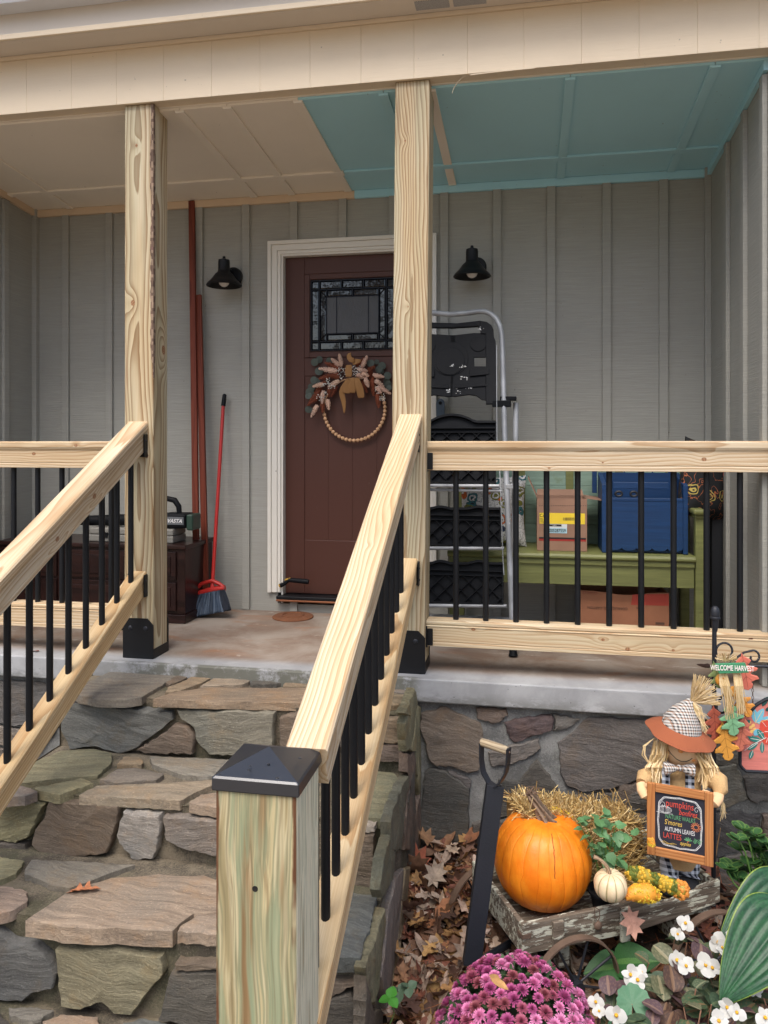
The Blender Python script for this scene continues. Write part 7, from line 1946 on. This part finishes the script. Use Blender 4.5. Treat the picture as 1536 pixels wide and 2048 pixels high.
outline = [lz(1484, 1535), lz(1480, 1528), lz(1481, 1440), lz(1488, 1432), lz(1500, 1424), lz(1512, 1410), lz(1530, 1399), lz(1560, 1392), lz(1600, 1392), lz(1628, 1402), lz(1645, 1420), lz(1655, 1440), lz(1655, 1540), lz(1648, 1549), lz(1492, 1542), lz(1484, 1535)]
MB().tube(outline, .0065, 8).obj('frame', METALD, fl)
PKP = oldpaint('coral_pink_paint', S(214, 128, 118), S(196, 108, 100), .4)
def flatpoly(pts, y0, th, nm, mat, par):
    P = [(p[0], p[1]) for p in pts]; ar = sum(P[i][0]*P[(i+1) % len(P)][1]-P[(i+1) % len(P)][0]*P[i][1] for i in range(len(P)))
    if ar < 0: P.reverse()
    mb = MB(); mb.prism(P, 0, th, Matrix(((1, 0, 0, 0), (0, 0, -1, y0), (0, 1, 0, 0), (0, 0, 0, 1)))); return mb.obj(nm, mat, par)
flatpoly([(p.x, p.z) for p in outline[:-1]], YFg+.003, .004, 'panel', PKP, fl)
FC = {k: simple('sign_paint_'+k, c, .6) for k, c in (('blue', S(112, 180, 200)), ('teal', S(40, 120, 112)), ('red', S(206, 74, 56)), ('yellow', S(232, 190, 110)), ('white', S(236, 226, 220)), ('dark', S(30, 70, 66)))}
lay = [0]
def petal(cx, cy, L, W, ang, col, par=fl, vein=None):
    lay[0] += 1; y0 = YFg-.0012-.00025*(lay[0] % 12); a = radians(ang); P = []
    for i in range(17):
        t = i/16; w_ = W/2*sin(pi*t)**.7; P.append((L*t, w_))
    P = P+[(x, -y) for x, y in reversed(P[1:-1])]
    Q = [fg(cx+x*cos(a)-y*sin(a), cy-(x*sin(a)+y*cos(a))) for x, y in P]
    flatpoly([(q.x, q.z) for q in Q], y0, .0004, 'painted_leaf' if col in ('blue', 'teal', 'dark') else 'painted_petal', FC[col], par)
    if vein:
        a_, c_ = fg(cx, cy), fg(cx+L*.85*cos(a), cy-L*.85*sin(a)); a_.y = c_.y = y0-.0006
        MB().tube([a_, c_], .0008, 5).obj('painted_vein', FC[vein], par)
for (cx, cy, L, W, an, c, v) in ((1510,1446,34,15,60,'blue','yellow'),(1512,1446,30,13,100,'blue','yellow'),(1514,1446,34,14,20,'blue','yellow'),(1500,1440,14,8,220,'teal',None),(1524,1412,22,10,60,'dark',None),(1530,1420,18,9,20,'dark',None),
  (1518,1458,16,12,230,'blue',None),(1528,1478,24,11,125,'teal','white'),(1522,1480,26,11,170,'teal','white'),(1515,1485,24,10,215,'teal','white'),(1505,1500,18,9,250,'teal','white'),(1508,1478,22,10,140,'teal','white'),(1524,1484,22,9,270,'teal','white')):
    petal(cx, cy, L, W, an, c, vein=v)
for k in range(6): petal(1540, 1462, 28, 24, 60*k+10, 'red', vein='white')
for k in range(5): petal(1540, 1462, 14, 12, 72*k+40, 'red', vein='white')
for (x, y) in ((1497,1448),(1504,1454),(1499,1458),(1507,1462),(1501,1466)): petal(x, y, 8, 7, 60, 'yellow')
a_ = [fg(1488, 1500), fg(1505, 1488), fg(1524, 1478), fg(1532, 1474)]
for p in a_: p.y = YFg-.005
MB().tube(a_, .0009, 5).obj('painted_stem', FC['white'], fl)
text('hello', .030, FC['white'], fl, F(fg(1556, 1487)+Vector((0, -.0055, 0)), (1, 0, 0), (0, -1, 0)), shear=.3)
mb = MB()
for k in range(9):
    y0 = 1352+k*7.2; c = fg(1505.5, y0); a = pi/2*(k % 2)
    P = [c+Vector((.0035*cos(t)*cos(a), .0035*cos(t)*sin(a), .0075*sin(t))) for t in [2*pi*i/10 for i in range(11)]]
    mb.tube(P, .0011, 5)
mb.tube(spir(1506, 1341, 4, 4, 0, 350, 10), .0012, 5); mb.obj('chain', RUST, fl)
# hanging harvest sign
hv = root('harvest_sign', 'hanging ceramic autumn leaves and a green Welcome Harvest plaque on raffia', 'hanging ornament', fg(1463, 1340, -.03))
def ceramic(cx, cy, L, ang, c1, depth=-.04, nm='ceramic_leaf', wd=1.0, vein=(.2, .12, .08)):
    a = radians(ang); y0 = YFg+depth; P = [(x*L, y*L*wd*1.15) for x, y in OAK]; P = P+[(x, -y) for x, y in reversed(P[1:-1])]
    Q = [fg(cx+(x-L/2)*cos(a)-y*sin(a), cy-((x-L/2)*sin(a)+y*cos(a)), depth) for x, y in P]
    m = simple('glazed_'+nm+str(int(cx)), c1, .55, 0, .3, 120, .15, 30)
    o = flatpoly([(q.x, q.z) for q in Q], y0, .010, nm, m, hv); bevel(o, .003)
    VM_ = simple('vein_'+str(int(cx)), tuple(x*.55 for x in c1), .7)
    mb = MB()
    def vp(x, y): q = fg(cx+(x-L/2)*cos(a)-y*sin(a), cy-((x-L/2)*sin(a)+y*cos(a)), depth); q.y = y0-.0103; return q
    mb.tube([vp(.05*L, 0), vp(.92*L, 0)], .0009, 5)
    for t in (.2, .42, .62):
        for s in (1, -1): mb.tube([vp(t*L, 0), vp((t+.12)*L, s*.13*L)], .0007, 5)
    mb.obj('vein', VM_, o)
    return o
ceramic(1489, 1342, 76, -80, S(206, 112, 92), -.020, wd=1.1); ceramic(1433, 1348, 58, -75, S(122, 138, 86), -.020)
ceramic(1484, 1405, 64, -60, S(206, 140, 60), -.022); ceramic(1429, 1446, 74, -85, S(170, 86, 66), -.018); ceramic(1450, 1480, 82, -80, S(212, 150, 62), -.034)
ceramic(1463, 1436, 70, -82, S(118, 168, 126), -.046, wd=1.15); ceramic(1482, 1466, 74, -100, S(184, 104, 84), -.030)
for (x, y, r) in ((1442, 1360, 11), (1468, 1383, 10)):
    c = fg(x, y, -.06); MB().ball(c, r*mpp(x, YFg), 16, 10, sq=(1, .5, 1.1)).obj('acorn', simple('acorn_orange', S(216, 150, 60), .5), hv)
    MB().ball(c+Vector((.006, -.004, .008)), r*mpp(x, YFg)*.9, 16, 10, sq=(1, .5, .7)).obj('acorn_cap', simple('acorn_cap', S(196, 132, 50), .8, 0, .9, 300), hv)
pa = [fg(1429, 1326, -.075), fg(1489, 1324, -.075), fg(1497, 1344, -.075), fg(1437, 1346, -.075)]
plq = flatpoly([(p.x, p.z) for p in pa], YFg-.078, .007, 'plaque', simple('green_plaque', S(62, 136, 96), .6, 0, .2, 80), hv); bevel(plq, .0015)
pcn = sum(pa, Vector())/4; pcn.y = YFg-.0862
text('WELCOME HARVEST', .027, FC['white'], plq, F(pcn, (1, 0, .025), (0, -1, 0)), sx=.60, bold=.0004)
mb = MB()
for k in range(34):
    x0 = 1446+rv(8); e = 1400+random.random()*40; strand(mb, [fg(x0, 1344, -.07), fg(x0+6+rv(5), 1372, -.075), fg(x0+16+rv(8), e, -.06)], .0018)
for k in range(40):
    x0 = 1474+rv(8); e = 1400+random.random()*35; strand(mb, [fg(x0, 1344, -.07), fg(x0+4+rv(3), 1372, -.075), fg(x0+8+rv(8), e, -.06)], .0018)
for k in range(26):
    a = rv(1.2); strand(mb, [fg(1452, 1322, -.07), fg(1452+22*sin(a*1.4), 1322-16*cos(a), -.085), fg(1452+16*sin(a), 1324, -.07)], .0018)
mb.obj('raffia', RAF, hv, kind='stuff')
MB().tube([fg(1460, 1312, -.05), fg(1460, 1330, 0)], .0015, 6).obj('hook', METALD, hv)

# ------------------------------------------------------------------ trees across the garden, behind the viewer (seen only in the door glass)
random.seed(70)
BARKT = simple('tree_bark', (.10, .08, .06), .9, 0, .8, 20, .3)
TL = by_attr('autumn_tree_foliage', .7, 0, 10)
def tree(x, y, h, r, lab, cols):
    t = root('tree', lab, 'tree', (x, y, GZ-.15), 'trees across the garden')
    MB().tube([(x, y, GZ-.3), (x+.1, y, h*.4), (x+.2, y+.1, h*.8)], [.22, .16, .05], 10).obj('trunk', BARKT, t)
    mb = MB()
    for i in range(1300):
        d = Vector((rv(1), rv(1), rv(1)));
        if d.length > 1: continue
        d = d*(1+.35*noise.noise(d*3+Vector((x, 0, 0)))); p = Vector((x+d.x*r, y+d.y*r, h*.66+d.z*h*.36)); s = .14+random.random()*.14
        a, b_ = Vector((rv(1), rv(1), rv(1))).normalized()*s, Vector((rv(1), rv(1), rv(1))).normalized()*s
        mb.add([p-a, p+b_, p+a, p-b_], [(0, 1, 2, 3)], col=random.choice(cols))
    mb.obj('crown', TL, t)
gc_ = [(.10, .12, .035), (.16, .13, .04), (.07, .09, .03)]; oc_ = [(.22, .12, .04), (.18, .13, .05), (.28, .16, .05)]
tree(-9, -11, 8, 3.2, 'broad green leafed tree across the garden, farthest left', gc_); tree(-3.5, -14, 9, 3.4, 'tall orange leafed autumn tree across the garden, left of centre', oc_)
tree(2.5, -13, 7, 3.0, 'round green tree across the garden, right of centre', gc_); tree(8, -12, 9, 3.3, 'tall yellowing autumn tree across the garden, farthest right', oc_)
LAWN = simple('fallen_leaf_lawn', (.27, .21, .15), .95, 0, .5, 30, .4, 3)
mb = MB(); mb.box(-40, 40, -40, .85, GZ-.30, GZ-.14); o = mb.obj('lawn', LAWN); o['kind'] = 'structure'; o['label'] = 'leaf strewn lawn in front of the steps'

tag(MB().tube([at(1426, 1748, Y=3.10), at(1433, 1700, Y=3.09), at(1441, 1656, Y=3.08)], [.0035, .003, .0015], 6).obj('dry_stalk', bpy.data.materials['tan_stem']), 'pale dry stalk sticking up behind the right end of the wagon', 'stalk')
